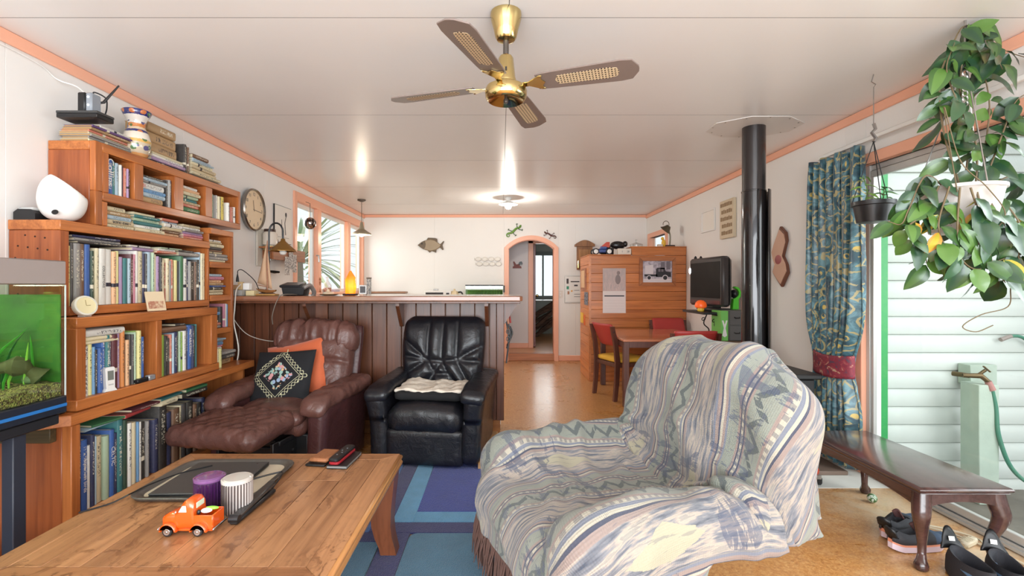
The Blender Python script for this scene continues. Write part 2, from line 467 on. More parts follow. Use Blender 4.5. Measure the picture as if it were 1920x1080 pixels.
# arch architrave
def arch_band(w0, w1, d, y, mat, name, par=None):
    inn = [(AX0 - w0, 0.0)] + [(x, z) for x, z in arch_pts(hw + w0, ASP, 2.0 + w0)] + [(AX1 + w0, 0.0)]
    out = [(AX0 - w1, 0.0)] + [(x, z) for x, z in arch_pts(hw + w1, ASP + .012, 2.0 + w1)] + [(AX1 + w1, 0.0)]
    m = MB()
    for i in range(len(inn) - 1): m.prism([inn[i], inn[i + 1], out[i + 1], out[i]], 0, d, XY(y))
    return m.build(name, mat, par, angle=25)
struct(arch_band(-.012, .058, .032, YB - .012, M_pink, 'trim_1'))
ml = MB(); q = [(AX0, 0.0)] + ap + [(AX1, 0.0)]
for a, b in zip(q[:-1], q[1:]):
    dx, dz = b[0] - a[0], b[1] - a[1]; L = math.hypot(dx, dz); nx, nz = -dz / L * .02, dx / L * .02
    ml.prism([a, b, (b[0] - nx * -1 * -1, b[1] - nz), (a[0] - nx, a[1] - nz)], -.11, 0, XY(YB - .012))
struct(ml.build('trim_2', M_pink, angle=25))
# cornices and baseboards
def bar(name, x0, x1, y0, y1, z0, z1, m, b=.006): return struct(MB().box(x0, x1, y0, y1, z0, z1, b).build(name, m))
bar('trim_3', XL, XL + .018, YF, YB, ZC - .062, ZC - .001, M_pink)
bar('trim_4', XR - .018, XR, YF, YB, ZC - .062, ZC - .001, M_pink)
bar('trim_5', XL + .018, XR - .018, YB - .032, YB - .012, ZC - .045, ZC - .001, M_pink)
bar('baseboard_back', AX1 + .06, XR, YB - .03, YB - .012, 0, .09, M_pink)
bar('baseboard_right', XR - .018, XR, 3.25, 6.2, 0, .09, M_pink)
bar('baseboard_left', XL, XL + .018, 3.62, 3.9, 0, .09, M_pink)

# ---- kitchen window, left wall: outer frame, two mullions, sashes and panes
M_sash = plain('white_sash', S(232, 230, 226), .4)
w1 = struct(MB().box(XL - .10, XL + .02, 5.20, 5.27, 1.10, 2.27, .005).box(XL - .10, XL + .02, 7.77, 7.84, 1.10, 2.27, .005)
            .box(XL - .10, XL + .02, 5.27, 7.77, 2.17, 2.27, .005).box(XL - .10, XL + .05, 5.20, 7.84, 1.10, 1.15, .005)
            .box(XL - .10, XL + .02, 5.86, 5.97, 1.15, 2.17, .005).box(XL - .10, XL + .02, 7.02, 7.13, 1.15, 2.17, .005).build('window_1', M_pink))
for (a, b) in ((5.27, 5.86), (5.97, 7.02), (7.13, 7.77)):
    m = MB(); s_ = .045
    m.box(XL - .07, XL - .03, a, a + s_, 1.15, 2.17, .003).box(XL - .07, XL - .03, b - s_, b, 1.15, 2.17, .003).box(XL - .07, XL - .03, a + s_, b - s_, 2.17 - s_, 2.17, .003).box(XL - .07, XL - .03, a + s_, b - s_, 1.15, 1.15 + s_, .003)
    m.build('sash', M_sash, w1)
    MB().box(XL - .053, XL - .047, a + s_, b - s_, 1.195, 2.125).build('pane', M_glass, w1)
MB().tube([(XL + .02, 5.80, 1.60), (XL + .05, 5.80, 1.60), (XL + .055, 5.80, 1.52)], .009, 8).build('window_catch', M_steel, w1)
# small window by the pantry on the right wall
w2 = struct(MB().box(XR - .02, XR + .08, 6.90, 6.97, 1.38, 2.07, .004).box(XR - .02, XR + .08, 7.73, 7.80, 1.38, 2.07, .004).box(XR - .02, XR + .08, 6.97, 7.73, 2.0, 2.07, .004).box(XR - .04, XR + .08, 6.97, 7.73, 1.38, 1.45, .004).build('window_2', M_pink))
MB().box(XR + .04, XR + .046, 6.97, 7.73, 1.45, 2.0).build('pane', M_glass, w2)

# ---- patio sliding door
d1 = MB().box(XR - .03, XR + .02, DY1, DY1 + .085, 0, DZ + .075, .005).box(XR - .03, XR + .02, DY0, DY1, DZ, DZ + .075, .005)
d1 = struct(d1.build('door_1', M_pink))
m = MB().box(XR + .0, XR + .05, DY1 - .03, DY1, 0, DZ, .003).box(XR + .015, XR + .10, DY0, DY1 - .03, DZ - .035, DZ, .003).box(XR - .02, XR + .10, DY0, DY1 - .035, .003, .022, .003)
m.build('door_frame', M_alu, d1)
for k, x in enumerate((XR - .006, XR + .028, XR + .062)):
    MB().box(x - .004, x + .004, DY0, DY1 - .036, .022, .034).build('track_rail', M_alu, d1)
for (x, a, b, nm) in ((XR + .020, 1.70, DY1 - .031, 'sliding_panel'), (XR + .074, DY0, 1.78, 'fixed_panel')):
    m = MB().box(x - .014, x + .014, a, a + .04, .035, DZ - .04, .003).box(x - .012, x + .012, b - .022, b, .035, DZ - .04, .003).box(x - .014, x + .014, a, b, .035, .075, .003).box(x - .014, x + .014, a, b, DZ - .08, DZ - .037, .003)
    p = m.build(nm, M_alu, d1)
    MB().box(x - .003, x + .003, a + .038, b - .02, .072, DZ - .078).build('pane', M_glass, p)
# curtain track
ct = thing('curtain_track', 'white curtain track on small brackets above the patio door', 'curtain track', (XR - .06, 2.2, 2.20))
MB().box(XR - .075, XR - .058, .3, 3.52, 2.155, 2.182, .003).build('rail', M_white, ct)
for y in (.9, 1.7, 2.62, 3.35):
    MB().box(XR - .058, XR - .001, y - .01, y + .01, 2.150, 2.186, .002).build('bracket', M_steel, ct)
MB().tube([(XR - .066, 2.62, 2.185), (XR - .066, 2.60, 2.205), (XR - .066, 2.55, 2.205), (XR - .066, 2.545, 2.19)], .006, 6).build('hook', M_steel, ct)

# ---- hall and the room beyond the arch
HF = .115; HY = 8.62
M_hfloor = wood('hall_floor_board', S(216, 150, 96), S(236, 180, 128), 'x', .3, .1)
M_lil = wallmat('lilac_white_paint', S(228, 222, 222))
struct(MB().box(XL, XR, YB + .1, 12, -.06, HF - .001).build('floor_hall', M_hfloor))
struct(MB().box(AX0 - .06, AX1 + .06, YB - .02, YB + .11, 0, HF + .002, .006).build('step_1', wood('step_riser_wood', S(150, 92, 60), S(190, 126, 84), 'x', .35)))
dx0, dx1 = PX(1001, HY), PX(1037, HY)
hw_ = MB().box(XL, dx0 - .09, HY, HY + .1, HF, ZC + .05).box(dx1 + .05, XR, HY, HY + .1, HF, ZC + .05).box(dx0 - .09, dx1 + .05, HY, HY + .1, 2.05, ZC + .05)
struct(hw_.build('wall_hall', M_lil)); struct(MB().box(XL, XR, YB + .1, 12, ZC, ZC + .06).build('ceiling_hall', M_ceil))
struct(MB().box(XL - .1, XL, YB + .1, 12, HF, ZC).build('wall_hall_left', M_lil)); struct(MB().box(XR, XR + .1, YB + .1, 12, HF, ZC).build('wall_hall_right', M_lil))
struct(MB().box(XL, dx0 - .09, HY - .018, HY - .0, HF, HF + .09, .004).build('baseboard_hall', M_pink))
d2 = struct(MB().box(dx0 - .10, dx0 - .01, HY - .025, HY + .11, HF, 2.06, .005).box(dx1 + .0, dx1 + .06, HY - .025, HY + .11, HF, 2.06, .005).box(dx0 - .10, dx1 + .06, HY - .025, HY + .11, 1.99, 2.07, .005).build('door_2', M_pink))
dl = MB().box(dx0 + .0, dx0 + .04, HY + .12, HY + .85, HF + .01, 1.985, .003).build('door_leaf', wood('dark_door_wood', S(96, 40, 30), S(130, 62, 44), 'z', .3), d2)
MB().sphere((dx0 + .075, HY + .2, 1.05), .028).cyl((dx0 + .04, HY + .2, 1.05), (dx0 + .07, HY + .2, 1.05), .01).build('door_knob', M_brass, dl)
YR = 11.2
wx0, wx1 = PX(1000, YR), PX(1044, YR); wz0, wz1 = PZ(556, YR), PZ(476, YR)
struct(MB().box(XL, wx0, YR, YR + .1, HF, ZC).box(wx1, XR, YR, YR + .1, HF, ZC).box(wx0, wx1, YR, YR + .1, HF, wz0).box(wx0, wx1, YR, YR + .1, wz1, ZC).build('wall_far', wallmat('pale_sage_paint', S(206, 214, 204))))
w3 = struct(MB().box(wx0 - .03, wx0 + .04, YR - .03, YR + .06, wz0 - .03, wz1 + .03, .004).box(wx1 - .04, wx1 + .03, YR - .03, YR + .06, wz0 - .03, wz1 + .03, .004).box(wx0, wx1, YR - .03, YR + .06, wz1 - .04, wz1 + .05, .004).box(wx0, wx1, YR - .05, YR + .06, wz0 - .05, wz0 + .02, .004).box((wx0 + wx1) / 2 - .07, (wx0 + wx1) / 2 - .03, YR - .01, YR + .04, wz0, wz1, .003).build('window_3', plain('window_3_paint', S(150, 160, 152), .5)))
MB().box(wx0 + .03, wx1 - .03, YR + .02, YR + .026, wz0, wz1).build('pane', M_glass, w3)

# ---- outside, right: weatherboard wall, ground, post with a garden tap
M_wb = plain('pale_weatherboard_paint', S(204, 207, 201), .55, bump=.15, bscale=60, var=.05)
ZG = -.17
gr = struct(MB().box(XR + .10, 7.5, -2.5, 6, ZG - .1, ZG).build('ground_right', plain('grey_dirt', S(112, 106, 98), .95, bump=1, bscale=22, var=.6)))
ow = struct(MB().box(2.60, 6.5, 3.34, 3.44, ZG, 3.2).build('wall_outside', M_wb))
BH = 34 / 900 * 3.3; z = 1.24 - (560 - 535) / 900 * 3.3
z -= BH * math.ceil((z - ZG) / BH)
prof = [(0, 0), (.022, .004), (.027, BH * .25), (.026, BH * .55), (.018, BH * .85), (.008, BH - .002), (0, BH - .002)]
YZm = lambda x: Matrix(((0, 0, 1, x), (-1, 0, 0, 0), (0, 1, 0, 0), (0, 0, 0, 1)))
bm_ = MB().prism(prof, 0, 3.9, YZm(2.60)).mesh('weatherboard', M_wb, angle=30)
k = 0
while z < 3.1:
    o = link(bpy.data.objects.new('weatherboard', bm_)); o.parent = ow
    o.location = Vector((0, 3.34, z)) - ow.location; z += BH
struct(MB().box(2.525, 2.612, 3.235, 3.46, ZG, 3.2, .004).build('trim_6', plain('bright_green_paint', S(60, 158, 88), .4)))
struct(MB().box(XR + .10, 2.524, 3.20, 3.46, ZG, 3.2).build('trim_7', M_wb))
# ------------------------------------------------------------------ left wall: bookcases
M_case = wood('orange_pine', S(140, 72, 32), S(196, 120, 64), 'y', .33, .18, 1, .55, .1)
M_casez = wood('orange_pine_upright', S(136, 70, 32), S(190, 114, 60), 'z', .33, .18, 1, .5, .1)
M_casex = wood('red_pine_end', S(120, 58, 30), S(168, 92, 50), 'z', .35, .15, .8, .5, .1)
M_caseback = plain('case_back_board', S(70, 38, 22), .6, var=.2)
BX = -2.01       # front plane of the upper cases
def yb(px, x): return x * FPX / (px - VX)
def panel(par, name, x0, x1, y0, y1, z0, z1, m, b=.003):
    return MB().box(x0, x1, y0, y1, z0, z1, b).build(name, m, par)
WX = XL + .003
# upper bookcase
ub = thing('bookcase', 'upper pine bookcase with four cubby holes, highest on the left wall', 'bookcase', (-2.13, 3.04, 1.542))
uy0, uy1 = 2.38, 3.707
panel(ub, 'end_panel', WX, BX - .03, uy0, uy0 + .045, 1.542, 1.915, M_casex)
panel(ub, 'end_panel', BX - .03, BX, uy0, uy0 + .043, 1.542, 1.712, M_casez); panel(ub, 'corner_post', BX - .03, BX, uy0, uy0 + .043, 1.712, 1.96, M_casez)
panel(ub, 'stile', BX - .03, BX, uy0 + .043, uy0 + .083, 1.712, 1.915, M_casez); panel(ub, 'stile', BX - .03, BX, uy0 + .043, uy0 + .075, 1.542, 1.665, M_casez)
panel(ub, 'top_board', WX, BX - .03, uy0, uy1, 1.915, 1.96, M_case); panel(ub, 'top_rail', BX - .03, BX, uy0 + .043, uy1 - .03, 1.915, 1.96, M_case)
panel(ub, 'shelf', WX, BX, uy0 + .045, uy1, 1.668, 1.712, M_case)
for a, b in ((2.637, 2.704), (2.961, 3.045), (3.272, 3.35)):
    panel(ub, 'divider', WX, BX - .002, a, b, 1.712, 1.915, M_casez)
panel(ub, 'end_panel', WX, BX, uy1 - .03, uy1, 1.712, 1.96, M_casez)
panel(ub, 'back_board', WX, WX + .006, uy0 + .045, uy1 - .03, 1.55, 1.915, M_caseback)
# middle bookcase
mbc = thing('bookcase', 'wide middle pine bookcase holding one long row of upright books', 'bookcase', (-2.13, 2.75, 1.097))
my0, my1 = 2.19, 3.308
panel(mbc, 'end_panel', WX, BX - .0, my0, my0 + .046, 1.097, 1.494, M_casex)
panel(mbc, 'top_board', WX, BX + .004, my0 - .004, my1 + .004, 1.494, 1.54, M_case)
panel(mbc, 'shelf', WX, BX, my0 + .046, my1, 1.098, 1.14, M_case)
panel(mbc, 'end_panel', WX, BX, my1 - .02, my1, 1.14, 1.494, M_casez)
panel(mbc, 'back_board', WX, WX + .006, my0 + .046, my1 - .02, 1.14, 1.494, M_caseback)
M_hole = plain('drilled_hole', S(40, 18, 10), .8)
for i in range(4):
    for j in range(6):
        if (i * 5 + j * 3) % 7 == 0: continue
        o = MB().cyl((-2.215 + i * .045 + (j % 2) * .012, my0 - .0012, 1.475 - j * .055 - i * .006), (-2.215 + i * .045 + (j % 2) * .012, my0 + .004, 1.475 - j * .055 - i * .006), .0042, n=8).build('drilled_hole', M_hole, mbc)
# narrow case to the right of it
nb = thing('bookcase', 'narrow pine bookcase with four shelves at the far right end of the run', 'bookcase', (-2.13, 3.46, .69))
ny0, ny1 = 3.33, 3.61
panel(nb, 'end_panel', WX, BX, ny1 - .028, ny1, .672, 1.60, M_casez)
panel(nb, 'top_board', WX, BX, ny0, ny1, 1.60, 1.64, M_case)
for z in (1.405, 1.17, .933): panel(nb, 'shelf', WX, BX - .002, ny0, ny1 - .028, z - .04, z, M_case)
panel(nb, 'end_panel', WX, BX - .01, ny0 - .018, ny0 - .001, .672, 1.60, M_casez)
panel(nb, 'back_board', WX, WX + .006, ny0, ny1 - .028, .68, 1.60, M_caseback)
# lower, deeper bookcase
LX = -1.90
lb = thing('bookcase', 'deep lower pine bookcase with two open compartments under a thick ledge', 'bookcase', (-2.07, 2.68, .672))
ly0, ly1 = 2.15, 3.22
panel(lb, 'top_ledge', WX, LX, ly0, ly1, 1.045, 1.093, M_case)
panel(lb, 'end_panel', WX, LX, ly0, ly0 + .05, .722, 1.045, M_casez)
panel(lb, 'divider', WX, LX, 2.650, 2.693, .722, 1.045, M_casez)
panel(lb, 'end_panel', WX, LX, 3.150, ly1, .722, 1.045, M_casez)
panel(lb, 'base_board', WX, LX, ly0, ly1 + .02, .674, .722, M_case)
panel(lb, 'back_board', WX + .04, WX + .046, ly0 + .05, ly1 - .07, .722, 1.045, M_caseback)
# long slab under everything, and the base case on the floor
sl = thing('plank_shelf', 'long thick pine plank running beneath the lower bookcase and on past it', 'shelf', (-2.06, 2.8, .612))
MB().prism([(XL + .003, 2.06), (LX - .10, 2.02), (LX + .02, 2.10), (LX + .02, 3.66), (XL + .003, 3.66)], .622, .671, None, bev=.003).build('plank', M_case, sl)
sn = MB().box(-1.985, -1.93, 2.10, 2.135, .673, .695, .006); sn.sphere((-1.94, 2.118, .693), .014, 10); sn.sphere((-1.97, 2.118, .693), .014, 10)
tag(sn.build('clamp', M_black), 'small black clamp on the near end of the pine plank', 'clamp')
bb = thing('bookcase', 'dark shaded base bookcase standing on the floor below the plank', 'bookcase', (-2.08, 2.6, 0))
panel(bb, 'end_panel', WX, LX - .03, 2.11, 2.155, .03, .62, M_casex); panel(bb, 'front_post', LX - .03, LX + .012, 2.11, 2.157, 0.02, .62, M_casez)
panel(bb, 'top_cleat', WX, LX - .05, 2.075, 2.108, .555, .62, wood('dark_olive_timber', S(56, 46, 26), S(96, 78, 48), 'x', .6))  # cleat in a darker, olive-brown timber tone
panel(bb, 'base_board', WX, LX - .01, 2.155, 3.6, .13, .175, M_case); panel(bb, 'kick_board', LX - .06, LX - .04, 2.155, 3.6, 0, .13, M_casez); panel(bb, 'foot_rail', WX, LX + .012, 2.06, 2.108, 0.0, .05, M_case)
panel(bb, 'end_panel', WX, LX - .02, 3.57, 3.60, .175, .62, M_casez); panel(bb, 'back_board', WX + .0, WX + .006, 2.155, 3.57, .175, .62, M_caseback)

# ------------------------------------------------------------------ books
PAL = {
    'white': S(232, 230, 222), 'cream': S(226, 214, 178), 'beige': S(206, 188, 152), 'tan': S(176, 142, 100), 'brown': S(112, 76, 52), 'grey': S(150, 146, 142),
    'charcoal': S(58, 56, 58), 'black': S(26, 25, 28), 'navy': S(28, 40, 84), 'blue': S(38, 92, 168), 'sky blue': S(112, 162, 206), 'pale blue': S(176, 200, 214),
    'teal': S(40, 120, 124), 'green': S(46, 116, 72), 'dark green': S(26, 66, 48), 'lime': S(140, 176, 74), 'pale green': S(176, 198, 168), 'yellow': S(226, 204, 96), 'pale yellow': S(228, 220, 150),
    'orange': S(222, 140, 72), 'peach': S(232, 184, 140), 'salmon': S(206, 120, 100), 'red': S(168, 40, 46), 'maroon': S(92, 26, 44), 'pink': S(206, 130, 150), 'lilac': S(168, 140, 178), 'purple': S(92, 62, 120)}
def book_mat():
    t = NT('printed_book_cover'); oi = t.new('ShaderNodeObjectInfo'); g = t.sep(t.coord('Generated')); ob = t.coord(); r = oi.outputs['Random']
    zz = g[2]; yy = g[1]
    # a block of small title marks on the spine, and one or two bands across it
    cv = t.new('ShaderNodeCombineXYZ'); t.link(t.math('MULTIPLY', zz, 26), cv.inputs[0]); t.link(t.math('MULTIPLY', yy, 2.2), cv.inputs[1]); t.link(t.math('MULTIPLY', r, 91), cv.inputs[2])
    n = t.noise(cv.outputs[0], 1.6, 3, .7)
    mark = t.math('GREATER_THAN', n, .53)
    win = t.math('MULTIPLY', t.math('GREATER_THAN', yy, .28), t.math('LESS_THAN', yy, .72))
    ext = t.math('MULTIPLY', t.math('GREATER_THAN', zz, t.math('MULTIPLY_ADD', r, .35, .12)), t.math('LESS_THAN', zz, .9))
    r2 = t.math('FRACT', t.math('MULTIPLY', r, 7.31)); r3 = t.math('FRACT', t.math('MULTIPLY', r, 17.7))
    has = t.math('GREATER_THAN', r2, .25)
    m = t.math('MULTIPLY', t.math('MULTIPLY', mark, win), t.math('MULTIPLY', ext, has))
    lum = t.new('ShaderNodeRGBToBW'); t.link(oi.outputs['Color'], lum.inputs[0])
    dark = t.math('GREATER_THAN', lum.outputs[0], .3)
    ink = t.mix(dark, S(226, 218, 196), S(44, 40, 52))
    nz = t.noise(ob, 60, 3); col = t.mix(t.math('MULTIPLY', nz, .22), oi.outputs['Color'], S(150, 140, 124))
    band = t.math('MULTIPLY', t.math('LESS_THAN', t.math('ABSOLUTE', t.math('SUBTRACT', zz, t.math('MULTIPLY_ADD', r3, .3, .08))), .035), t.math('GREATER_THAN', r3, .82))
    col = t.mix(band, col, ink); col = t.mix(t.math('MULTIPLY', m, .8), col, ink)
    return t.set(col, .42)
M_book = book_mat()
M_page = plain('book_pages', S(224, 210, 178), .85, bump=.1, bscale=300, var=.08)
M_agedpage = plain('aged_pages', S(176, 140, 96), .9, bump=.35, bscale=160, var=.12)
def book(label, group, color, t, h, d, M, aged=False, title=None):
    """one book: local x = spine direction (spine at x=0, pages towards -x), y = thickness, z = height"""
    o = bpy.data.objects.new('book', None); link(o); o.empty_display_size = .03
    o.matrix_basis = M; tag(o, label, 'book', group)
    c = .0022 if t > .012 else .0015
    mb = MB(); r = min(t * .22, .006)
    pts = [(0 - r, -t / 2), (-.0, -t / 2 + r), (.0012, 0), (-.0, t / 2 - r), (0 - r, t / 2)]
    outer = [(-d, -t / 2)] + pts + [(-d, t / 2)]
    inner = [(-d, t / 2 - c), (-.006, t / 2 - c), (-.006, -t / 2 + c), (-d, -t / 2 + c)]
    n = len(outer); poly = outer + inner
    vs = [(x, y, z) for z in (0, h) for (x, y) in poly]; N = len(poly)
    fs = [(i, (i + 1) % N, N + (i + 1) % N, N + i) for i in range(N)]
    # caps as strips: board, spine, board
    for base, flip in ((0, True), (N, False)):
        q = [(0, 1, n + 2, n + 3), (n - 1, n + 0, n + 1, n - 2), (1, 2, 3, 4, 5, n + 1, n + 2)]
        fs += [tuple((k + base) for k in (f[::-1] if flip else f)) for f in q]
    mb.add(vs, fs)
    me = mb.mesh('cover', M_book, angle=45); cv = link(bpy.data.objects.new('cover', me)); cv.parent = o
    k = random.uniform(.9, 1.1); cc = PAL[color]; cv.color = tuple(min(1, x * k) for x in cc[:3]) + (1,)
    pg = MB().box(-d + .003, -.004, -t / 2 + c, t / 2 - c, .003, h - .003).mesh('pages', M_agedpage if aged else M_page)
    pg = link(bpy.data.objects.new('pages', pg)); pg.parent = o
    if title: title(o, t, h)
    return o
ORD = ['first', 'second', 'third', 'fourth', 'fifth', 'sixth', 'seventh', 'eighth', 'ninth', 'tenth', 'eleventh', 'twelfth', 'thirteenth', 'fourteenth', 'fifteenth', 'sixteenth', 'seventeenth', 'eighteenth', 'nineteenth', 'twentieth']
def ordw(i):
    if i < 20: return ORD[i]
    tens = {2: 'twenty', 3: 'thirty', 4: 'forty'}
    return tens[(i + 1) // 10] + ('-' + ORD[(i + 1) % 10 - 1] if (i + 1) % 10 else 'th')
def row(x, y0, y1, z, items, where, hmul=1.0, d=.17, lean=0, group=None):
    """upright books from y0 towards y1; items: (colour, thickness weight, height[, title])"""
    tot = sum(i[1] for i in items); sc = (y1 - y0) / tot; y = y0; wh = where
    for k, it in enumerate(items):
        c, w, h = it[:3]; t = w * sc; ln = it[4] if len(it) > 4 else 0
        dd = min(d, h * .8) + random.uniform(-.008, .004); xx = x - random.uniform(.0, .012)
        Mx = Matrix.Translation((xx, y + t / 2, z + .0005)) @ Matrix.Rotation(ln, 4, 'X')
        nm = it[3] if len(it) > 3 else None
        book('%s book, %s from the left %s' % (c, ordw(k), wh), group or 'books standing ' + wh, c, max(.006, t * .955), h * hmul, dd, Mx, title=nm)
        y += t
def stack(x, y0, z, items, where, d=.16, aged=False, group=None):
    """flat books, spines to +x; items: (colour, thickness, length[, y shift])"""
    n = len(items)
    for k, it in enumerate(items):
        c, t, L = it[:3]; sh = it[3] if len(it) > 3 else 0; tt = it[4] if len(it) > 4 else None
        z += .0004
        Mx = Matrix.Translation((x - random.uniform(0, .02), y0 + sh, z + t / 2)) @ Matrix.Rotation(random.uniform(-.03, .03), 4, 'Z') @ Matrix.Rotation(R(-90), 4, 'X')
        pos = 'lowest' if k == 0 else ('topmost' if k == n - 1 else ORD[k] + ' up')
        book('%s book, %s %s' % (c, pos, where), group or 'books lying flat ' + where, c, t * .97, L, d + random.uniform(-.01, .015), Mx, aged, tt)
        z += t
    return z
M_inkw = plain('white_ink', S(236, 232, 224), .5); M_inkd = plain('dark_ink', S(36, 36, 44), .5); M_inkg = plain('gold_ink', S(206, 180, 110), .45)
def spine_text(body, size, ink, zf=.5, down=True, space=1.0):
    # lettering running along the spine of an upright book
    def f(o, t, h):
        Mt = o.matrix_basis @ frame((.0018, 0, h * zf), (0, 0, -1), (0, 1, 0))
        text(body, size, ink, o, Mt, space=space, ext=.0003)
    return f
def spine_col(body, size, ink, zf=.5):
    # letters stacked one above the other
    def f(o, t, h):
        step = size * .95
        for i, ch in enumerate(body):
            if ch == ' ': continue
            Mt = o.matrix_basis @ frame((.0018, 0, h * zf + (len(body) / 2 - i - .5) * step), (0, 1, 0), (0, 0, 1))
            text(ch, size, ink, o, Mt, ext=.0003)
    return f
bx = BX - .012
row(bx, 2.468, 2.632, 1.7125, [('blue', 46, .182, spine_text('Collins', .052, M_inkw, .62)), ('teal', 22, .175), ('pale blue', 30, .172), ('white', 16, .168), ('navy', 24, .165), ('salmon', 22, .160), ('lilac', 18, .160), ('black', 14, .155)], 'in the first cubby hole of the top bookcase')
stack(bx, 2.708, 1.7125, [('tan', .034, .16), ('pale blue', .026, .19), ('sky blue', .02, .195), ('white', .036, .19, 0, spine_text('101', .026, plain('red_ink', S(190, 60, 60), .5), .14)), ('grey', .012, .2), ('pale blue', .016, .21), ('charcoal', .014, .2)], 'in the second cubby hole of the top bookcase')
row(bx, 2.916, 2.958, 1.7125, [('charcoal', 12, .165), ('grey', 14, .17), ('navy', 14, .168)], 'beside the stack in the second cubby hole')
stack(bx, 3.05, 1.7125, [('green', .034, .185), ('salmon', .02, .18), ('beige', .016, .19), ('teal', .02, .18), ('pale green', .018, .17), ('cream', .022, .18), ('peach', .018, .175), ('white', .018, .14, .02)], 'in the third cubby hole of the top bookcase')
row(bx, 3.354, 3.52, 1.7125, [('charcoal', 12, .17), ('pale green', 16, .17), ('grey', 10, .165), ('white', 18, .168), ('cream', 16, .165), ('charcoal', 12, .16), ('yellow', 24, .17)], 'in the fourth cubby hole of the top bookcase')
row(bx, 3.56, 3.66, 1.7125, [('white', 14, .14), ('black', 14, .11), ('salmon', 26, .115), ('white', 12, .12)], 'at the far end of the fourth cubby hole')
# flat piles on the middle bookcase, under the top one
stack(bx, 2.46, 1.541, [('cream', .018, .185), ('beige', .024, .18, 0, spine_text('BIRD GUIDE', .019, M_inkd, .5)), ('pale blue', .022, .17), ('tan', .022, .165), ('cream', .026, .15)], 'in the near pile under the cubby holes')
stack(bx, 2.662, 1.541, [('cream', .022, .22), ('white', .018, .2), ('teal', .018, .21), ('pale green', .018, .2), ('teal', .016, .19), ('cream', .014, .16)], 'in the second pile under the cubby holes')
stack(bx, 2.90, 1.541, [('peach', .016, .14), ('brown', .018, .15), ('beige', .018, .145), ('white', .024, .155), ('pale blue', .01, .13), ('salmon', .016, .13, -.02)], 'in the third pile under the cubby holes')
stack(bx, 3.085, 1.541, [('salmon', .016, .195), ('pink', .016, .2), ('lilac', .014, .2), ('grey', .016, .19), ('white', .014, .17), ('beige', .016, .16)], 'in the far pile under the cubby holes')
# the long row in the middle bookcase
H = .295
row(bx, 2.24, 2.79, 1.141, [('pale yellow', 20, .285), ('charcoal', 10, .30), ('grey', 24, .30), ('brown', 18, .30), ('blue', 22, .30), ('dark green', 13, .27), ('cream', 15, .285), ('white', 30, .285, spine_text('COLLECTORS', .018, M_inkd, .5)), ('white', 28, .285), ('peach', 19, .275), ('pale yellow', 12, .28), ('lilac', 14, .25), ('teal', 20, .245), ('pale blue', 16, .245), ('maroon', 14, .27), ('pink', 10, .27), ('white', 14, .29), ('cream', 24, .29), ('navy', 12, .28), ('charcoal', 10, .28), ('pale blue', 22, .29)], 'in the left half of the long middle row', d=.2)
row(bx, 2.795, 3.282, 1.141, [('pale green', 14, .29), ('cream', 13, .28), ('lilac', 18, .27), ('black', 12, .265), ('beige', 14, .25), ('red', 13, .235), ('cream', 19, .262), ('grey', 11, .25), ('salmon', 11, .258), ('tan', 12, .25), ('pale yellow', 19, .255), ('black', 14, .25), ('pale blue', 10, .25), ('green', 24, .283), ('white', 26, .27), ('navy', 12, .262), ('grey', 14, .255), ('black', 30, .25), ('brown', 14, .255), ('black', 20, .27), ('pale blue', 12, .32), ('cream', 14, .315), ('beige', 14, .315)], 'in the right half of the long middle row', d=.2)
def flat_on(x, y, z, items, where, tilt=0):
    for k, (c, t, L, w, dy, rz) in enumerate(items):
        Mx = Matrix.Translation((x, y + dy, z + t / 2)) @ Matrix.Rotation(rz, 4, 'Z') @ Matrix.Rotation(R(-90) - tilt, 4, 'X')
        book('%s book laid flat %s, %s' % (c, where, ['undermost', 'second up', 'third up', 'fourth up', 'topmost'][k if k < len(items) - 1 else 4]), 'books laid flat ' + where, c, t * .96, L, w, Mx); z += t + .0006
flat_on(bx + .0, 2.30, 1.4445, [('charcoal', .010, .29, .2, 0, 0), ('grey', .014, .28, .2, -.02, .03), ('navy', .012, .27, .19, -.03, -.03)], 'across the left end of the long middle row')
flat_on(bx + .0, 2.64, 1.4335, [('lilac', .018, .17, .18, 0, .08), ('white', .010, .15, .16, -.02, .0)], 'on the long row behind the round clock')
flat_on(bx + .0, 2.83, 1.433, [('salmon', .012, .16, .18, 0, 0), ('white', .014, .15, .18, .01, .05), ('pale green', .008, .17, .18, .03, -.05)], 'at the middle of the long row')
flat_on(bx + .0, 3.02, 1.427, [('grey', .026, .2, .17, .0, 0), ('charcoal', .012, .17, .17, .0, .1)], 'on the right end of the long middle row')
# narrow case
nx = BX - .014
stack(nx, 3.335, 1.406, [('cream', .014, .19), ('grey', .022, .22), ('grey', .022, .225, .0), ('beige', .012, .16), ('brown', .012, .16), ('charcoal', .02, .15), ('cream', .026, .2), ('beige', .012, .16), ('white', .012, .15)], 'on the top shelf of the narrow bookcase', d=.15)
stack(nx, 3.335, 1.171, [('cream', .018, .17), ('beige', .018, .17), ('black', .02, .16), ('blue', .010, .2), ('tan', .02, .17), ('peach', .018, .17), ('pink', .024, .18), ('pale blue', .018, .16)], 'on the second shelf of the narrow bookcase', d=.15)
stack(nx, 3.335, .934, [('grey', .02, .13), ('salmon', .018, .13), ('cream', .018, .12), ('white', .02, .12), ('green', .014, .12), ('sky blue', .022, .13), ('blue', .016, .12), ('beige', .014, .08)], 'on the third shelf of the narrow bookcase', d=.15)
row(nx, 3.48, 3.575, .934, [('black', 30, .15), ('pink', 20, .17), ('white', 16, .17), ('sky blue', 20, .165)], 'on the third shelf of the narrow bookcase', d=.15)
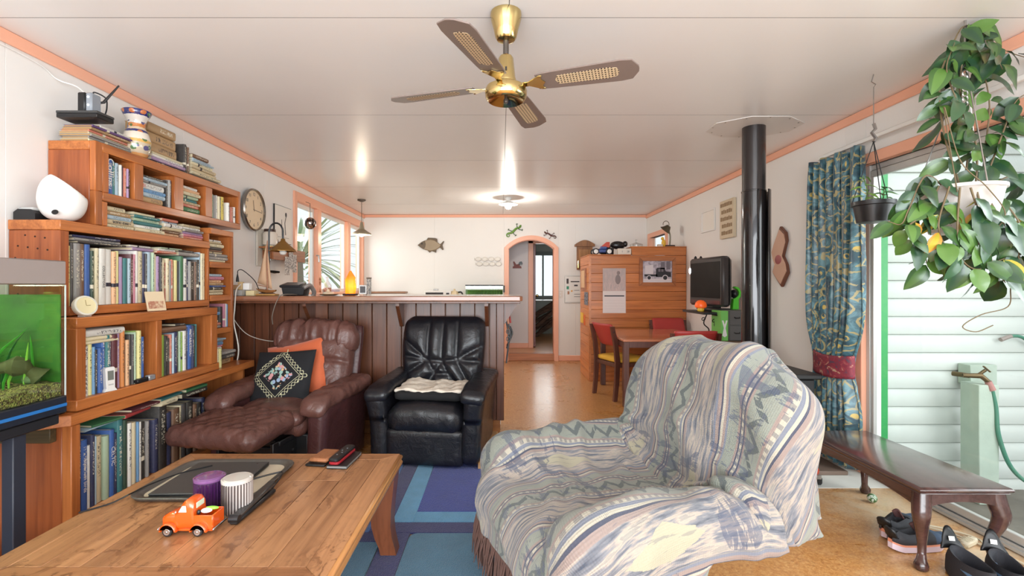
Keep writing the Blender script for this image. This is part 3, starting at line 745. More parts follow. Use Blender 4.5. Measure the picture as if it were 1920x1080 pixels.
# lower bookcase
lx = LX - .022
row(lx, 2.215, 2.60, .7225, [('white', 34, .235, spine_col('ENZO FERRARI', .021, M_inkd, .54)), ('pale yellow', 20, .24), ('sky blue', 12, .225), ('black', 16, .21), ('blue', 22, .215), ('blue', 20, .275), ('teal', 24, .272, spine_text('THE BIRDS', .014, M_inkw, .6)), ('navy', 8, .27), ('maroon', 34, .272), ('lilac', 20, .275), ('orange', 22, .29), ('charcoal', 10, .22), ('peach', 24, .235), ('black', 12, .26), ('charcoal', 14, .26), ('pale green', 12, .27), ('lime', 12, .275), ('pale yellow', 28, .275), ('blue', 24, .24)], 'in the left compartment of the lower bookcase', d=.22)
flat_on(lx, 2.212, .9635, [('cream', .014, .2, .18, 0, 0), ('cream', .018, .17, .18, 0, .04), ('white', .034, .24, .2, .0, 0)], 'on the lower bookcase, left compartment')
row(lx, 2.70, 3.055, .7225, [('white', 14, .12), ('lime', 30, .235), ('black', 24, .225), ('charcoal', 18, .21), ('salmon', 16, .23), ('pale blue', 12, .235), ('navy', 30, .24), ('black', 14, .24), ('pale green', 14, .24), ('lime', 14, .235), ('white', 28, .24), ('navy', 12, .262), ('blue', 40, .27, spine_text('ANTARCTICA', .026, M_inkw, .62)), ('navy', 22, .265), ('dark green', 16, .262), ('teal', 14, .27)], 'in the right compartment of the lower bookcase', d=.22)
flat_on(lx - .005, 2.71, .9655, [('brown', .032, .23, .17, 0, 0), ('charcoal', .012, .08, .12, .14, 0)], 'on the lower bookcase, right compartment')
# base bookcase
gx = LX - .06
row(gx, 2.17, 2.68, .1755, [('charcoal', 14, .28), ('teal', 22, .30), ('black', 16, .31), ('navy', 14, .37), ('blue', 30, .335, spine_text('Aquarium birds', .026, M_inkw, .5)), ('white', 14, .30), ('navy', 20, .345), ('pale blue', 10, .33), ('beige', 32, .325), ('pale green', 30, .315), ('blue', 26, .335, spine_text('CELTIC', .03, M_inkw, .6)), ('navy', 18, .31), ('teal', 32, .38), ('dark green', 24, .36), ('white', 24, .335), ('cream', 28, .33), ('sky blue', 14, .325), ('white', 16, .32), ('black', 28, .31), ('grey', 16, .31)], 'on the bottom shelf near the aquarium stand', d=.23)
row(gx, 2.72, 3.20, .1755, [('navy', 26, .30), ('black', 44, .375), ('navy', 30, .31), ('brown', 40, .32), ('cream', 16, .325), ('charcoal', 30, .33), ('black', 40, .33), ('brown', 24, .3), ('black', 30, .3), ('navy', 30, .32)], 'on the bottom shelf behind the brown recliner', d=.2)
flat_on(gx + .02, 2.24, .553, [('pale blue', .008, .22, .2, 0, .04), ('green', .012, .2, .2, .04, -.12)], 'on the near books of the bottom shelf')
flat_on(gx + .05, 2.47, .558, [('red', .020, .2, .2, -.02, .12), ('maroon', .014, .2, .2, .02, .0)], 'in the middle of the bottom shelf')
flat_on(gx + .045, 2.715, .553, [('cream', .03, .13, .2, 0, 0), ('teal', .012, .2, .2, .0, .1)], 'right of the red one on the bottom shelf')
flat_on(gx + .04, 2.90, .553, [('black', .028, .24, .2, 0, 0), ('green', .018, .2, .2, .04, .0)], 'on the books behind the brown recliner')
# plank end: boxes and books beyond the lower bookcase
stack(-1.99, 3.34, .672, [('tan', .045, .2, .0)], 'at the far end of the plank', d=.2)
stack(-1.93, 3.345, .7185, [('charcoal', .03, .17), ('grey', .022, .19)], 'on the tan one at the plank end', d=.17)
row(-1.93, 3.262, 3.326, .672, [('white', 12, .12), ('cream', 10, .13), ('pale yellow', 14, .13)], 'just past the lower bookcase on the plank', d=.13)
stack(-2.03, 3.335, .7715, [('white', .022, .17), ('pink', .010, .19), ('sky blue', .024, .19), ('grey', .012, .2), ('pale blue', .012, .21)], 'in the bottom bay of the narrow bookcase', d=.15)
# top of the bookcases
zt = stack(-2.035, 2.395, 1.9605, [('cream', .014, .27), ('grey', .011, .27), ('grey', .011, .27, .0), ('beige', .011, .26), ('salmon', .011, .25), ('tan', .012, .25), ('purple', .010, .25), ('white', .013, .26, .05)], 'in the big pile on the top bookcase', d=.15, aged=True)
zt2 = stack(-2.02, 2.795, 1.9605, [('charcoal', .014, .30), ('lilac', .02, .29), ('white', .014, .28), ('cream', .016, .27, .01)], 'under the old tan volumes on the top bookcase', d=.2)
stack(-2.055, 2.815, zt2, [('tan', .062, .235), ('tan', .062, .235, .004), ('tan', .055, .235, -.004)], 'of three old thick volumes on the top bookcase', d=.13, aged=True)
row(-2.05, 3.11, 3.165, 1.9605, [('charcoal', 22, .195), ('black', 14, .19), ('brown', 14, .185)], 'on the top bookcase beside the tan volumes', d=.12)
stack(-2.035, 3.185, 1.9605, [('charcoal', .022, .38, 0), ('cream', .02, .32), ('beige', .02, .28), ('beige', .022, .26), ('cream', .02, .22), ('pale blue', .01, .22), ('pale blue', .012, .2), ('brown', .026, .16)], 'in the far pile on the top bookcase', d=.13)
# ------------------------------------------------------------------ breakfast bar
M_bar = wood('dark_stained_board', S(58, 30, 19), S(104, 60, 38), 'z', .36, .22, .9, 0, .1)
M_bartop = wood('bar_top_wood', S(110, 66, 46), S(156, 104, 78), 'x', .16, .1, .7, 0, .4)
br = thing('breakfast_bar', 'long dark timber breakfast bar of upright boards between lounge and kitchen', 'bar counter', (-1.1, 4.1, 0))
BY = 3.90
xs_ = np.linspace(XL + .012, -.092, 19)
bme = {}
for a, b in zip(xs_[:-1], xs_[1:]):
    MB().box(a + .0019, b - .0019, BY, BY + .02, .145, 1.115, .004).build('board', M_bar, br)
MB().box(-.090, -.036, BY - .002, BY + .02, .145, 1.115, .003).build('corner_board', M_bar, br)
MB().box(-.034, .026, BY - .012, BY + .05, .145, 1.115, .003).build('corner_post', M_bar, br)
MB().box(.004, .024, BY + .05, 4.30, .145, 1.115, .002).build('end_panel', M_bar, br)
MB().box(XL + .012, .003, BY + .021, BY + .028, .145, 1.115).build('backing', plain('pale_joint_glint', S(196, 156, 126), .4), br)  # pale colour behind the board gaps stands in for glints on joint edges
MB().box(XL + .012, .0, 4.28, 4.30, .0, 1.115).build('rear_panel', M_white, br)
MB().box(XL + .012, -.005, BY + .13, BY + .15, .0, .145).build('kick_board', wood('kick_wood', S(112, 66, 34), S(168, 110, 62), 'x', .5), br)
M = MB().prism([(XL + .002, 4.38), (XL + .002, 3.68), (.145, 3.68), (.168, 3.70), (.168, 4.38)], 1.118, 1.157, None, bev=.006).build('worktop', M_bartop, br)
MB().box(XL + .004, .150, 3.692, 3.74, 1.100, 1.118, .003).build('edge_rail', M_bar, br)
for x in (-1.52, -.80, -.112):
    MB().prism([(0, 0), (-.19, 0), (-.19, -.02), (-.03, -.19), (0, -.19)], -.014, .014, Matrix(((0, 0, 1, x), (1, 0, 0, BY - .003), (0, 1, 0, 1.099), (0, 0, 0, 1)))).build('bracket', M_bar, br)
MB().prism([(0, 0), (.115, 0), (.115, -.016), (.006, -.19), (0, -.19)], -.02, 0, XY(BY + .0) @ Matrix.Translation((.027, 1.116, 0))).build('bracket', M_bar, br)

# ------------------------------------------------------------------ rug
M_r = {k: None for k in ()}
def pile(name, c, s=.9):
    t = NT(name); o = t.coord(); n = t.noise(o, 9, 4, .65); f = t.noise(o, 210, 2)
    col = t.mix(n, tuple(x * .72 for x in c[:3]) + (1,), tuple(min(1, x * 1.25) for x in c[:3]) + (1,))
    t.bump(t.math('ADD', f, t.math('MULTIPLY', n, .5)), .8, .012)
    return t.set(col, .95, sheen=.3)
RB = pile('rug_royal_blue', S(44, 66, 158)); RL = pile('rug_light_blue', S(96, 164, 206)); RN = pile('rug_navy', S(44, 50, 108)); RT = pile('rug_teal_grey', S(72, 122, 150)); RS = pile('rug_steel_blue', S(70, 110, 170))
rug = thing('rug', 'blue geometric rug under the coffee table and recliners', 'rug', (-.6, 2.4, 0))
def rpart(nm, x0, x1, y0, y1, m, h=.012):
    MB().box(x0, x1, y0, y1, .0006, h, .003).build(nm, m, rug)
XR0, XR1 = -.95, .26
rpart('border_band', XR0, XR1, 3.41, 3.53, RL); rpart('side_band', -.008, XR1, 2.607, 3.41, RL)
rpart('royal_block', -.455, -.008, 2.607, 3.41, RB, .0125)
rpart('pale_strip', -.565, -.455, 2.491, 3.41, RL); rpart('pale_strip', -.455, XR1, 2.491, 2.607, RL)
rpart('dark_strip', -.66, -.565, 2.39, 3.41, RN); rpart('steel_block', XR0, -.66, 2.39, 3.41, RS)
rpart('dark_strip', -.565, XR1, 2.385, 2.491, RN); rpart('dark_strip', -.575, -.449, 1.0, 2.385, RN)
q = [(-.449, 1.0), (-.449, 2.335)] + [(-.449 + .045 * (1 - math.cos(a)), 2.335 + .045 * math.sin(a)) for a in np.linspace(.2, PI / 2, 6)] + [(XR1, 2.38), (XR1, 1.0)]
MB().prism(q, .0006, .0135, None, bev=.003).build('teal_block', RT, rug)
rpart('teal_strip', -.72, -.575, 1.0, 2.30, RT); rpart('dark_strip', -.72, -.575, 2.30, 2.39, RN); rpart('steel_block', XR0, -.72, 1.0, 2.39, RS)

# ------------------------------------------------------------------ coffee table
M_ct = wood('worn_oak_plank', S(124, 80, 50), S(176, 126, 86), 'y', .38, .16, .8, 0, .12)
M_ctx = wood('worn_oak_end', S(118, 74, 44), S(170, 118, 78), 'x', .38, .12, .8, 0, .12)
M_ctd = wood('red_stained_leg', S(96, 50, 30), S(134, 78, 50), 'z', .35, .1)
def distress(m):
    t = NT.__new__(NT); t.m = m; t.t = m.node_tree; t.n = t.t.nodes; t.b = t.n['Principled BSDF']; t.out = t.n['Material Output']
    src = t.b.inputs['Base Color'].links[0].from_socket; o = t.coord()
    a = t.noise(t.mapping(o, (1, .55, 1)), 17, 5, .7, 1.5); k = t.ramp(a, [(.53, (0, 0, 0)), (.60, (1, 1, 1))])
    b = t.noise(o, 3.2, 3); k2 = t.math('MULTIPLY', k, t.ramp(b, [(.36, (0, 0, 0)), (.52, (1, 1, 1))]))
    t.link(t.mix(t.math('MULTIPLY', k2, .65), src, S(92, 52, 26)), t.b.inputs['Base Color'])
distress(M_ct); distress(M_ctx)
tx0, tx1, ty0, ty1, tz = -1.47, -.462, 1.262, 2.264, .45
ct_ = thing('coffee_table', 'big low oak coffee table with worn plank top and flared legs', 'coffee table', ((tx0 + tx1) / 2, (ty0 + ty1) / 2, 0))
fw = .085; th_ = .038
def mitre(pts, name, m): MB().prism(pts, tz - th_, tz, None, bev=.0012).build(name, m, ct_)
g = .0006; e = .012
ix0, ix1, iy0, iy1 = tx0 + fw, tx1 - fw, ty0 + fw, ty1 - fw; ox0, ox1, oy0, oy1 = tx0 + e, tx1 - e, ty0 + e, ty1 - e
mitre([(ox0, oy1), (ix0 + g, iy1), (ix1 - g, iy1), (ox1, oy1)], 'frame_board', M_ctx); mitre([(ox0, oy0), (ix0 + g, iy0), (ix1 - g, iy0), (ox1, oy0)], 'frame_board', M_ctx)
mitre([(ox0, oy0 + g), (ix0, iy0 + g), (ix0, iy1 - g), (ox0, oy1 - g)], 'frame_board', M_ct); mitre([(ox1, oy0 + g), (ix1, iy0 + g), (ix1, iy1 - g), (ox1, oy1 - g)], 'frame_board', M_ct)
xx = np.linspace(ix0, ix1, 9) + np.array([0] + list(np.random.default_rng(3).uniform(-.014, .014, 7)) + [0])
for a, b in zip(xx[:-1], xx[1:]):
    br_ = iy0 + (iy1 - iy0) * random.choice((.3, .45, .62, .72, 1, 1))
    for y0, y1 in ((iy0, br_), (br_, iy1)):
        if y1 - y0 > .02: MB().box(a + .0008, b - .0008, y0 + .0008, y1 - .0008, tz - th_, tz - .0003, .0010).build('plank', M_ct, ct_)
mo = MB()
ring = [(e, -.004), (.004, -.008), (0, -.016), (.001, -.022), (.006, -.026), (.004, -.032), (0, -.040), (.002, -.050), (.010, -.055), (.05, -.056), (.05, -.03), (.02, -.012)]
vs = []; 
for (d, z) in ring: vs += [(tx0 + d, ty0 + d, tz + z), (tx1 - d, ty0 + d, tz + z), (tx1 - d, ty1 - d, tz + z), (tx0 + d, ty1 - d, tz + z)]
n_ = len(ring); mo.add(vs, [(i * 4 + k, ((i + 1) % n_) * 4 + k, ((i + 1) % n_) * 4 + (k + 1) % 4, i * 4 + (k + 1) % 4) for i in range(n_) for k in range(4)])
mo.build('edge_moulding', wood('honey_edge', S(150, 92, 50), S(204, 150, 92), 'y', .35), ct_, angle=60, recalc=True)
MB().box(tx0 + .07, tx1 - .07, ty0 + .07, ty0 + .09, tz - .115, tz - .055, .002).build('apron', M_ctd, ct_)
MB().box(tx0 + .07, tx1 - .07, ty1 - .09, ty1 - .07, tz - .115, tz - .055, .002).build('apron', M_ctd, ct_)
MB().box(tx0 + .07, tx0 + .09, ty0 + .09, ty1 - .09, tz - .115, tz - .055, .002).build('apron', M_ctd, ct_)
MB().box(tx1 - .09, tx1 - .07, ty0 + .09, ty1 - .09, tz - .115, tz - .055, .002).build('apron', M_ctd, ct_)
for sx in (0, 1):
    for sy in (0, 1):
        cx = tx1 - .075 if sx else tx0 + .075; cy = ty1 - .075 if sy else ty0 + .075; ax = 1 if sx else -1; ay = 1 if sy else -1
        A = []
        for z, off, w in ((.0135, .026, .036), (.05, .020, .036), (.10, .008, .039), (.16, .0, .043), (.24, 0, .047), (.32, .004, .051), (.394, .008, .054)):
            x, y = cx + ax * off, cy + ay * off
            A.append([(x - w, y - w, z), (x + w, y - w, z), (x + w, y + w, z), (x - w, y + w, z)])
        m = MB().grid(np.array(A), wrap=True); m.f += [(3, 2, 1, 0), (24, 25, 26, 27)]; m.mi += [0, 0]
        m.build('leg', M_ctd, ct_, angle=50)

# ------------------------------------------------------------------ leather recliners
def seg_d(p, a, b):
    a, b = np.array(a), np.array(b); ab = b - a; t = np.clip(((p - a) @ ab) / (ab @ ab), 0, 1)[:, None]
    return np.linalg.norm(p - (a + t * ab), axis=1)
def groove(p2, segs, w):
    d = np.full(len(p2), 9.0)
    for a, b in segs: d = np.minimum(d, seg_d(p2, a, b))
    return np.exp(-(d / w) ** 2), d
M_blk = leather('black_leather', S(26, 26, 31), .30, 16, .22); M_brn = leather('brown_leather', S(98, 65, 58), .30, 16, .3); M_brnd = leather('dark_brown_leather', S(72, 42, 42), .33, 14, .25)
def TM(x, y, z, rx=0, rz=0, ry=0): return Matrix.Translation((x, y, z)) @ Matrix.Rotation(rz, 4, 'Z') @ Matrix.Rotation(ry, 4, 'Y') @ Matrix.Rotation(rx, 4, 'X')
def creased(seed, k, amp, groove_fn=None):
    def f(Q, N, U):
        n = wav(Q, k, seed); Q = Q + N * (amp * (1 - np.abs(n) * 2.2))[:, None]
        if groove_fn: Q = groove_fn(Q, N, U)
        return Q
    return f
# --- black recliner
bk = thing('recliner', 'black leather recliner with star-stitched back, standing before the bar', 'armchair', (-.475, 3.56, .0125), R(-7))
def add(par, nm, mb, M, mat, ang=180): return xform(mb, M).build(nm, mat, par, local=True, angle=ang)
HB = (.315, .085, .325)
starL, starR = (-.105, -.02), (.115, -.02)
segs = [((-.105, -.02), (-.105, .33)), ((.005, .33), (.005, -.03)), ((.115, -.02), (.115, .33)), (starL, (-.32, .16)), (starL, (-.32, .01)), (starL, (-.29, -.14)), (starL, (-.05, -.12)), (starL, (.005, -.03)), (starR, (.005, -.03)),
        (starR, (.32, .10)), (starR, (.32, -.03)), (starR, (.2, -.16)), ((.005, -.03), (.06, -.13)), ((.005, -.03), (-.06, -.13)), ((-.06, -.13), (.06, -.13)), ((-.06, -.13), (-.09, -.33)), ((.06, -.13), (.09, -.33)), ((-.06, -.13), (-.22, -.30)), ((.07, -.13), (.22, -.32))]
def bback(Q, N, U):
    p2 = Q[:, [0, 2]]; g_, d = groove(p2, segs, .011); fr = np.clip(-N[:, 1], 0, 1)
    pf = np.clip(d / .06, 0, 1) ** .6 * np.clip((1 - U[:, 2]) * 3, .1, 1)
    Q = Q.copy(); Q[:, 1] += fr * (.020 * g_ * np.clip((1 - U[:, 2]) * 4, .2, 1) - .034 * pf * (1 - U[:, 0] ** 2) ** .3)
    cr = wav(Q * np.array((1, .2, .5)), 22, 5); Q[:, 1] += fr * .007 * np.abs(cr)
    Q[:, 0] *= 1 + .05 * np.sin((U[:, 2] + .3) * 1.6) - .08 * np.clip(U[:, 2] - .2, 0, 1) ** 2
    Q[:, 1] += .05 * (U[:, 2]) ** 2
    return Q
add(bk, 'backrest', cushion(*HB, .075, (44, 8, 46), bback), TM(0, .20, .665, R(-9)), M_blk)
add(bk, 'back_shell', cushion(.30, .035, .34, .03, (10, 4, 10)), TM(0, .262, .63, R(-9)), M_blk)
def bseat(Q, N, U):
    Q = Q.copy(); Q[:, 2] += .02 * (1 - U[:, 0] ** 2) * (U[:, 2] > 0); w = wav(Q * np.array((1.4, .6, 1)), 26, 9); Q += N * (.006 * np.abs(w))[:, None]
    return Q
add(bk, 'seat', cushion(.265, .31, .095, .085, (26, 24, 10), bseat), TM(0, -.055, .325, R(3)), M_blk)
add(bk, 'front_panel', cushion(.265, .035, .12, .025, (16, 4, 10), creased(2, 9, .003)), TM(0, -.315, .135), M_blk)
add(bk, 'base', MB().box(-.26, .26, -.28, .30, .02, .24, .01), Matrix.Identity(4), M_black, 38)
for s_ in (-1, 1):
    def arm(Q, N, U, s_=s_):
        Q = Q.copy(); top = U[:, 2] > .3
        Q[:, 0] += s_ * .035 * (U[:, 2] > -1) * ((U[:, 2] + 1) / 2) ** 2; Q[:, 1] -= .03 * np.clip(U[:, 2], 0, 1) ** 2 * (U[:, 1] < 0); Q[:, 2] += .03 * U[:, 1] * top
        Q += N * (.004 * wav(Q, 18, 4 + s_))[:, None]
        return Q
    add(bk, 'arm', cushion(.068, .345, .245, .05, (10, 22, 18), arm), TM(s_ * .312, -.01, .27), M_blk)
    def pad(Q, N, U, s_=s_):
        Q = Q.copy(); Q[:, 2] -= .05 * np.clip(-U[:, 1] - .55, 0, 1) ** 1.2 * 1.5; Q += N * (.005 * np.abs(wav(Q * np.array((1, 2.2, 1)), 16, 14 + s_)))[:, None]
        return Q
    add(bk, 'arm_pad', cushion(.085, .365, .042, .04, (10, 28, 8), pad), TM(s_ * .335, -.02, .515, R(2), 0, R(s_ * 6)), M_blk)
add(bk, 'base_runner', MB().prism([(-.33, 0), (.35, 0), (.35, .045), (-.30, .045), (-.33, .03)], -.022, .022, Matrix(((0, 0, 1, .385), (1, 0, 0, 0.02), (0, 1, 0, 0.002), (0, 0, 0, 1)))), Matrix.Identity(4), wood('pale_runner', S(176, 130, 86), S(212, 168, 120), 'y', .4), 38)
add(bk, 'base_runner', MB().prism([(-.33, 0), (.35, 0), (.35, .045), (-.30, .045), (-.33, .03)], -.022, .022, Matrix(((0, 0, 1, -.25), (1, 0, 0, 0.02), (0, 1, 0, 0.002), (0, 0, 0, 1)))), Matrix.Identity(4), bpy.data.materials['pale_runner'], 38)
# black pad with a fleecy cover on the seat
bkM = WM(bk)
sp = thing('seat_pad', 'black folded pad edged with white fleece on the black recliner seat', 'seat cushion', bkM @ Vector((0.0, -.10, .431)), R(-7))
add(sp, 'pad', cushion(.235, .17, .028, .026, (14, 10, 5), creased(7, 14, .006)), TM(0, 0, .03), plain('black_fabric', S(22, 21, 22), .9))
def fl_(Q, N, U):
    Q = Q + N * (.010 * wav(Q, 60, 3))[:, None]; Q[:, 2] += .012 * np.exp(-((U[:, 0] + .75) / .2) ** 2) + .006 * np.sin(U[:, 0] * 9); return Q
add(sp, 'fleece', cushion(.24, .16, .012, .012, (40, 20, 3), fl_), TM(0, .012, .067, R(2)), plain('white_fleece', S(226, 214, 198), .95, bump=.9, bscale=70, var=.12))
# --- brown recliner
rb = thing('recliner', 'brown leather recliner with its quilted footrest raised, beside the bookcase', 'armchair', (-1.455, 3.36, .0), R(-9))
def rback(Q, N, U):
    Q = Q.copy(); fr = np.clip(-N[:, 1], 0, 1)
    for zc in (-.14, .08): Q[:, 1] += fr * .034 * np.exp(-((Q[:, 2] - zc - .012 * np.sin(Q[:, 0] * 11)) / .014) ** 2)
    Q[:, 1] -= fr * .03 * (1 - U[:, 0] ** 2) ** .4
    w = wav(Q * np.array((1.0, .3, 1.0)), 17, 31); Q[:, 1] += fr * .013 * np.abs(w)
    return Q
add(rb, 'backrest', cushion(.30, .09, .27, .07, (36, 8, 36), rback), TM(0, .255, .585, R(-14)), M_brn)
def rhead(Q, N, U):
    Q = Q.copy(); w = wav(Q * np.array((1.5, .5, .35)), 20, 41); Q += N * (.022 * (1 - np.abs(w) * 1.7))[:, None]
    Q[:, 2] -= .03 * U[:, 0] ** 2; return Q
add(rb, 'headrest', cushion(.315, .10, .105, .09, (44, 14, 16), rhead), TM(0, .325, .865, R(-20)), M_brn)
add(rb, 'back_shell', cushion(.315, .035, .36, .03, (8, 4, 10)), TM(0, .375, .58, R(-14)), M_brnd)
def quilt(Q, N, U):
    Q = Q.copy(); a = (Q[:, 0] + Q[:, 1] * .8) / .085; b = (Q[:, 0] - Q[:, 1] * .8) / .085; up = np.clip(N[:, 2], 0, 1) + .4 * np.clip(-N[:, 1], 0, 1)
    qq = np.minimum(np.abs(np.sin(a * PI)), np.abs(np.sin(b * PI))); Q[:, 2] += up * .016 * np.clip(qq, 0, .55) ** .6
    w = wav(Q * np.array((1.6, .5, 1)), 22, 17); Q += N * (.010 * np.abs(w))[:, None]
    Q[:, 2] -= .02 * U[:, 0] ** 2 * up; return Q
def rseat(Q, N, U):
    Q = Q.copy(); w = wav(Q * np.array((1.2, .8, 1)), 16, 23); Q += N * (.012 * np.abs(w))[:, None]; Q[:, 2] += .03 * (1 - U[:, 0] ** 2) * (U[:, 2] > 0); return Q
add(rb, 'seat', cushion(.265, .29, .08, .07, (34, 30, 8), rseat), TM(0, -.03, .365, R(4)), M_brn)
add(rb, 'footrest', cushion(.30, .21, .06, .057, (48, 40, 8), quilt), TM(-.075, -.50, .385, R(5), R(-4)), M_brn)
fl2 = lambda Q, N, U: Q + N * (.012 * np.abs(wav(Q, 18, 27)))[:, None]
add(rb, 'footrest_hinge_flap', cushion(.255, .06, .035, .03, (20, 6, 5), fl2), TM(0, -.30, .40, R(10)), M_brn)
add(rb, 'mechanism', MB().box(-.2, .2, -.45, -.26, .27, .30, .004).box(-.19, -.17, -.5, -.2, .16, .3, .003).box(.17, .19, -.5, -.2, .16, .3, .003).cyl((-.2, -.3, .2), (.2, -.3, .2), .012), Matrix.Identity(4), M_black, 38)
add(rb, 'base', MB().box(-.27, .27, -.26, .3, .03, .29, .01).box(-.3, .3, -.2, .28, .001, .03, .004), Matrix.Identity(4), M_black, 38)
for s_ in (-1, 1):
    def arm(Q, N, U, s_=s_):
        Q = Q.copy(); Q += N * (.006 * wav(Q, 14, 50 + s_))[:, None]; Q[:, 0] += s_ * .02 * ((U[:, 2] + 1) / 2) ** 2; return Q
    add(rb, 'arm', cushion(.065, .32, .235, .045, (8, 18, 16), arm), TM(s_ * .335, -.0, .245), M_brnd)
    def pad(Q, N, U, s_=s_):
        Q = Q.copy(); Q[:, 2] -= .045 * np.clip(-U[:, 1] - .5, 0, 1) ** 1.3 * 2; w = wav(Q * np.array((1, 1.8, 1)), 20, 60 + s_); Q += N * (.009 * (1 - 1.6 * np.abs(w)))[:, None]; Q[:, 0] += s_ * .02 * np.clip(U[:, 1], -1, 1); return Q
    add(rb, 'arm_pad', cushion(.088, .33, .05, .047, (12, 32, 10), pad), TM(s_ * .35, -.02, .515, R(3)), M_brn)
# two cushions on the brown recliner
rbM = WM(rb)
def pillow_mb(hx, hz, th):
    n = 26; A = np.zeros((2, n + 1, n + 1, 3)); g_ = np.linspace(-1, 1, n + 1)
    for k, sg in ((0, -1), (1, 1)):
        X, Z = np.meshgrid(g_, g_); b = np.clip((1 - X ** 2) * (1 - Z ** 2), 0, 1) ** .42
        pin = 1 - .045 * (1 - np.abs(Z)) * np.abs(X) ** 3; pin2 = 1 - .045 * (1 - np.abs(X)) * np.abs(Z) ** 3
        A[k, :, :, 0] = X * hx * pin; A[k, :, :, 2] = Z * hz * pin2; A[k, :, :, 1] = sg * th * b
    return A
def pillow(par, nm, hx, hz, th, M, mats, face=None):
    A = pillow_mb(hx, hz, th); m = MB(); m.grid(A[0]); m.grid(A[1][:, ::-1])
    return xform(m, M).build(nm, mats, par, local=True, angle=180)
rust = plain('rust_velvet', S(196, 92, 48), .7, bump=.2, bscale=80, sheen=.5)
cu1 = thing('cushion', 'rust orange cushion leaning behind the embroidered one on the brown recliner', 'cushion', rbM @ Vector((-.03, .10, .405)), R(-9), rot=(R(-16), R(-12), R(-9)))
pillow(cu1, 'cover', .235, .235, .06, TM(0, 0, .2), rust)
cu2 = thing('cushion', 'black cushion embroidered with flowers in a cream scroll diamond, on the brown recliner', 'cushion', rbM @ Vector((-.075, -.06, .425)), R(-9), rot=(R(-24), R(-4), R(-9)))
def embroid():
    t = NT('black_tapestry'); o = t.coord(); s3 = t.sep(o); x = s3[0]; z = t.math('SUBTRACT', s3[2], .18)
    ax, az = t.math('ABSOLUTE', x), t.math('ABSOLUTE', z); d = t.math('ADD', ax, t.math('MULTIPLY', az, 1.08))
    vo = t.new('ShaderNodeTexVoronoi'); t.link(o, vo.inputs['Vector']); vo.inputs['Scale'].default_value = 42
    n1 = t.noise(o, 26, 3, .6, 1.2)
    petal = t.ramp(vo.outputs['Color'], [(0, S(150, 170, 196)), (.3, S(206, 150, 150)), (.5, S(150, 180, 170)), (.7, S(216, 178, 140)), (.9, S(120, 140, 190))], 'CONSTANT')
    dist = t.math('ADD', d, t.math('MULTIPLY', t.math('SUBTRACT', n1, .5), .09))
    flo = t.math('MULTIPLY', t.math('LESS_THAN', dist, .105), t.math('GREATER_THAN', dist, .022))
    flo = t.math('MULTIPLY', flo, t.math('LESS_THAN', vo.outputs['Distance'], .62))
    line1 = t.math('LESS_THAN', t.math('ABSOLUTE', t.math('SUBTRACT', d, .158)), .0022)
    wv = t.math('MULTIPLY', t.math('SINE', t.math('MULTIPLY', t.math('SUBTRACT', ax, az), 75)), .017)
    sc1 = t.math('LESS_THAN', t.math('ABSOLUTE', t.math('SUBTRACT', t.math('ADD', d, wv), .190)), .0034)
    sc2 = t.math('LESS_THAN', t.math('ABSOLUTE', t.math('SUBTRACT', t.math('SUBTRACT', d, wv), .190)), .0034)
    dots = t.math('MULTIPLY', t.math('LESS_THAN', vo.outputs['Distance'], .25), t.math('MULTIPLY', t.math('GREATER_THAN', d, .17), t.math('LESS_THAN', d, .215)))
    cr = t.math('MINIMUM', t.math('ADD', t.math('ADD', line1, sc1), t.math('ADD', sc2, dots)), 1)
    fr = t.math('LESS_THAN', s3[1], .0)
    c = t.mix(t.math('MULTIPLY', cr, fr), S(20, 20, 24), S(196, 192, 158)); c = t.mix(t.math('MULTIPLY', flo, fr), c, petal)
    t.bump(t.noise(o, 320, 2), .3, .003)
    return t.set(c, .85)
pillow(cu2, 'cover', .225, .195, .065, TM(0, 0, .18), embroid())
MB().tube([(0, 0, .363), (.004, -.004, .378), (0, 0, .385)], .003, 6).build('tassel_loop', plain('cream_cord', S(206, 196, 150), .8), cu2, local=True)

# ------------------------------------------------------------------ armchair under a woven throw
ACX, ACY, AROT = .43, 1.84, R(197)            # local +x = the way the chair faces
ac = thing('armchair', 'armchair hidden under the patterned throw in the right foreground', 'armchair', (ACX, ACY, .0), AROT)
AM = WM(ac)
M_uph = plain('cream_upholstery', S(214, 204, 190), .8, bump=.3, bscale=200)
add(ac, 'seat', cushion(.21, .29, .10, .06, (10, 10, 6), None, .02), TM(.20, 0, .31), M_uph)
add(ac, 'base', MB().box(-.10, .37, -.34, .34, .10, .27, .02), Matrix.Identity(4), plain('brown_valance', S(84, 64, 56), .9), 38)
for s_ in (-1, 1): add(ac, 'arm', cushion(.19, .085, .165, .075, (12, 8, 10)), TM(.17, s_ * .375, .375), M_uph)
def crown(Q, N, U):
    Q = Q.copy(); Q[:, 2] -= .13 * (Q[:, 1] / .42) ** 2 * (U[:, 2] > 0) * U[:, 2]; return Q
add(ac, 'backrest', cushion(.08, .41, .27, .078, (8, 14, 12), crown), TM(-.436, 0, .685, 0, 0, R(-14)), M_uph)
for y in (-.27, .27): add(ac, 'back_rail', MB().tube([(.02, y, .20), (-.20, y, .34), (-.40, y, .55)], [.022, .024, .02], 10), Matrix.Identity(4), M_uph)
for x in (-.07, .30):
    for y in (-.27, .27): add(ac, 'leg', MB().tube([(x, y, .0135), (x, y, .13)], [.018, .026], 10), Matrix.Identity(4), M_uph)

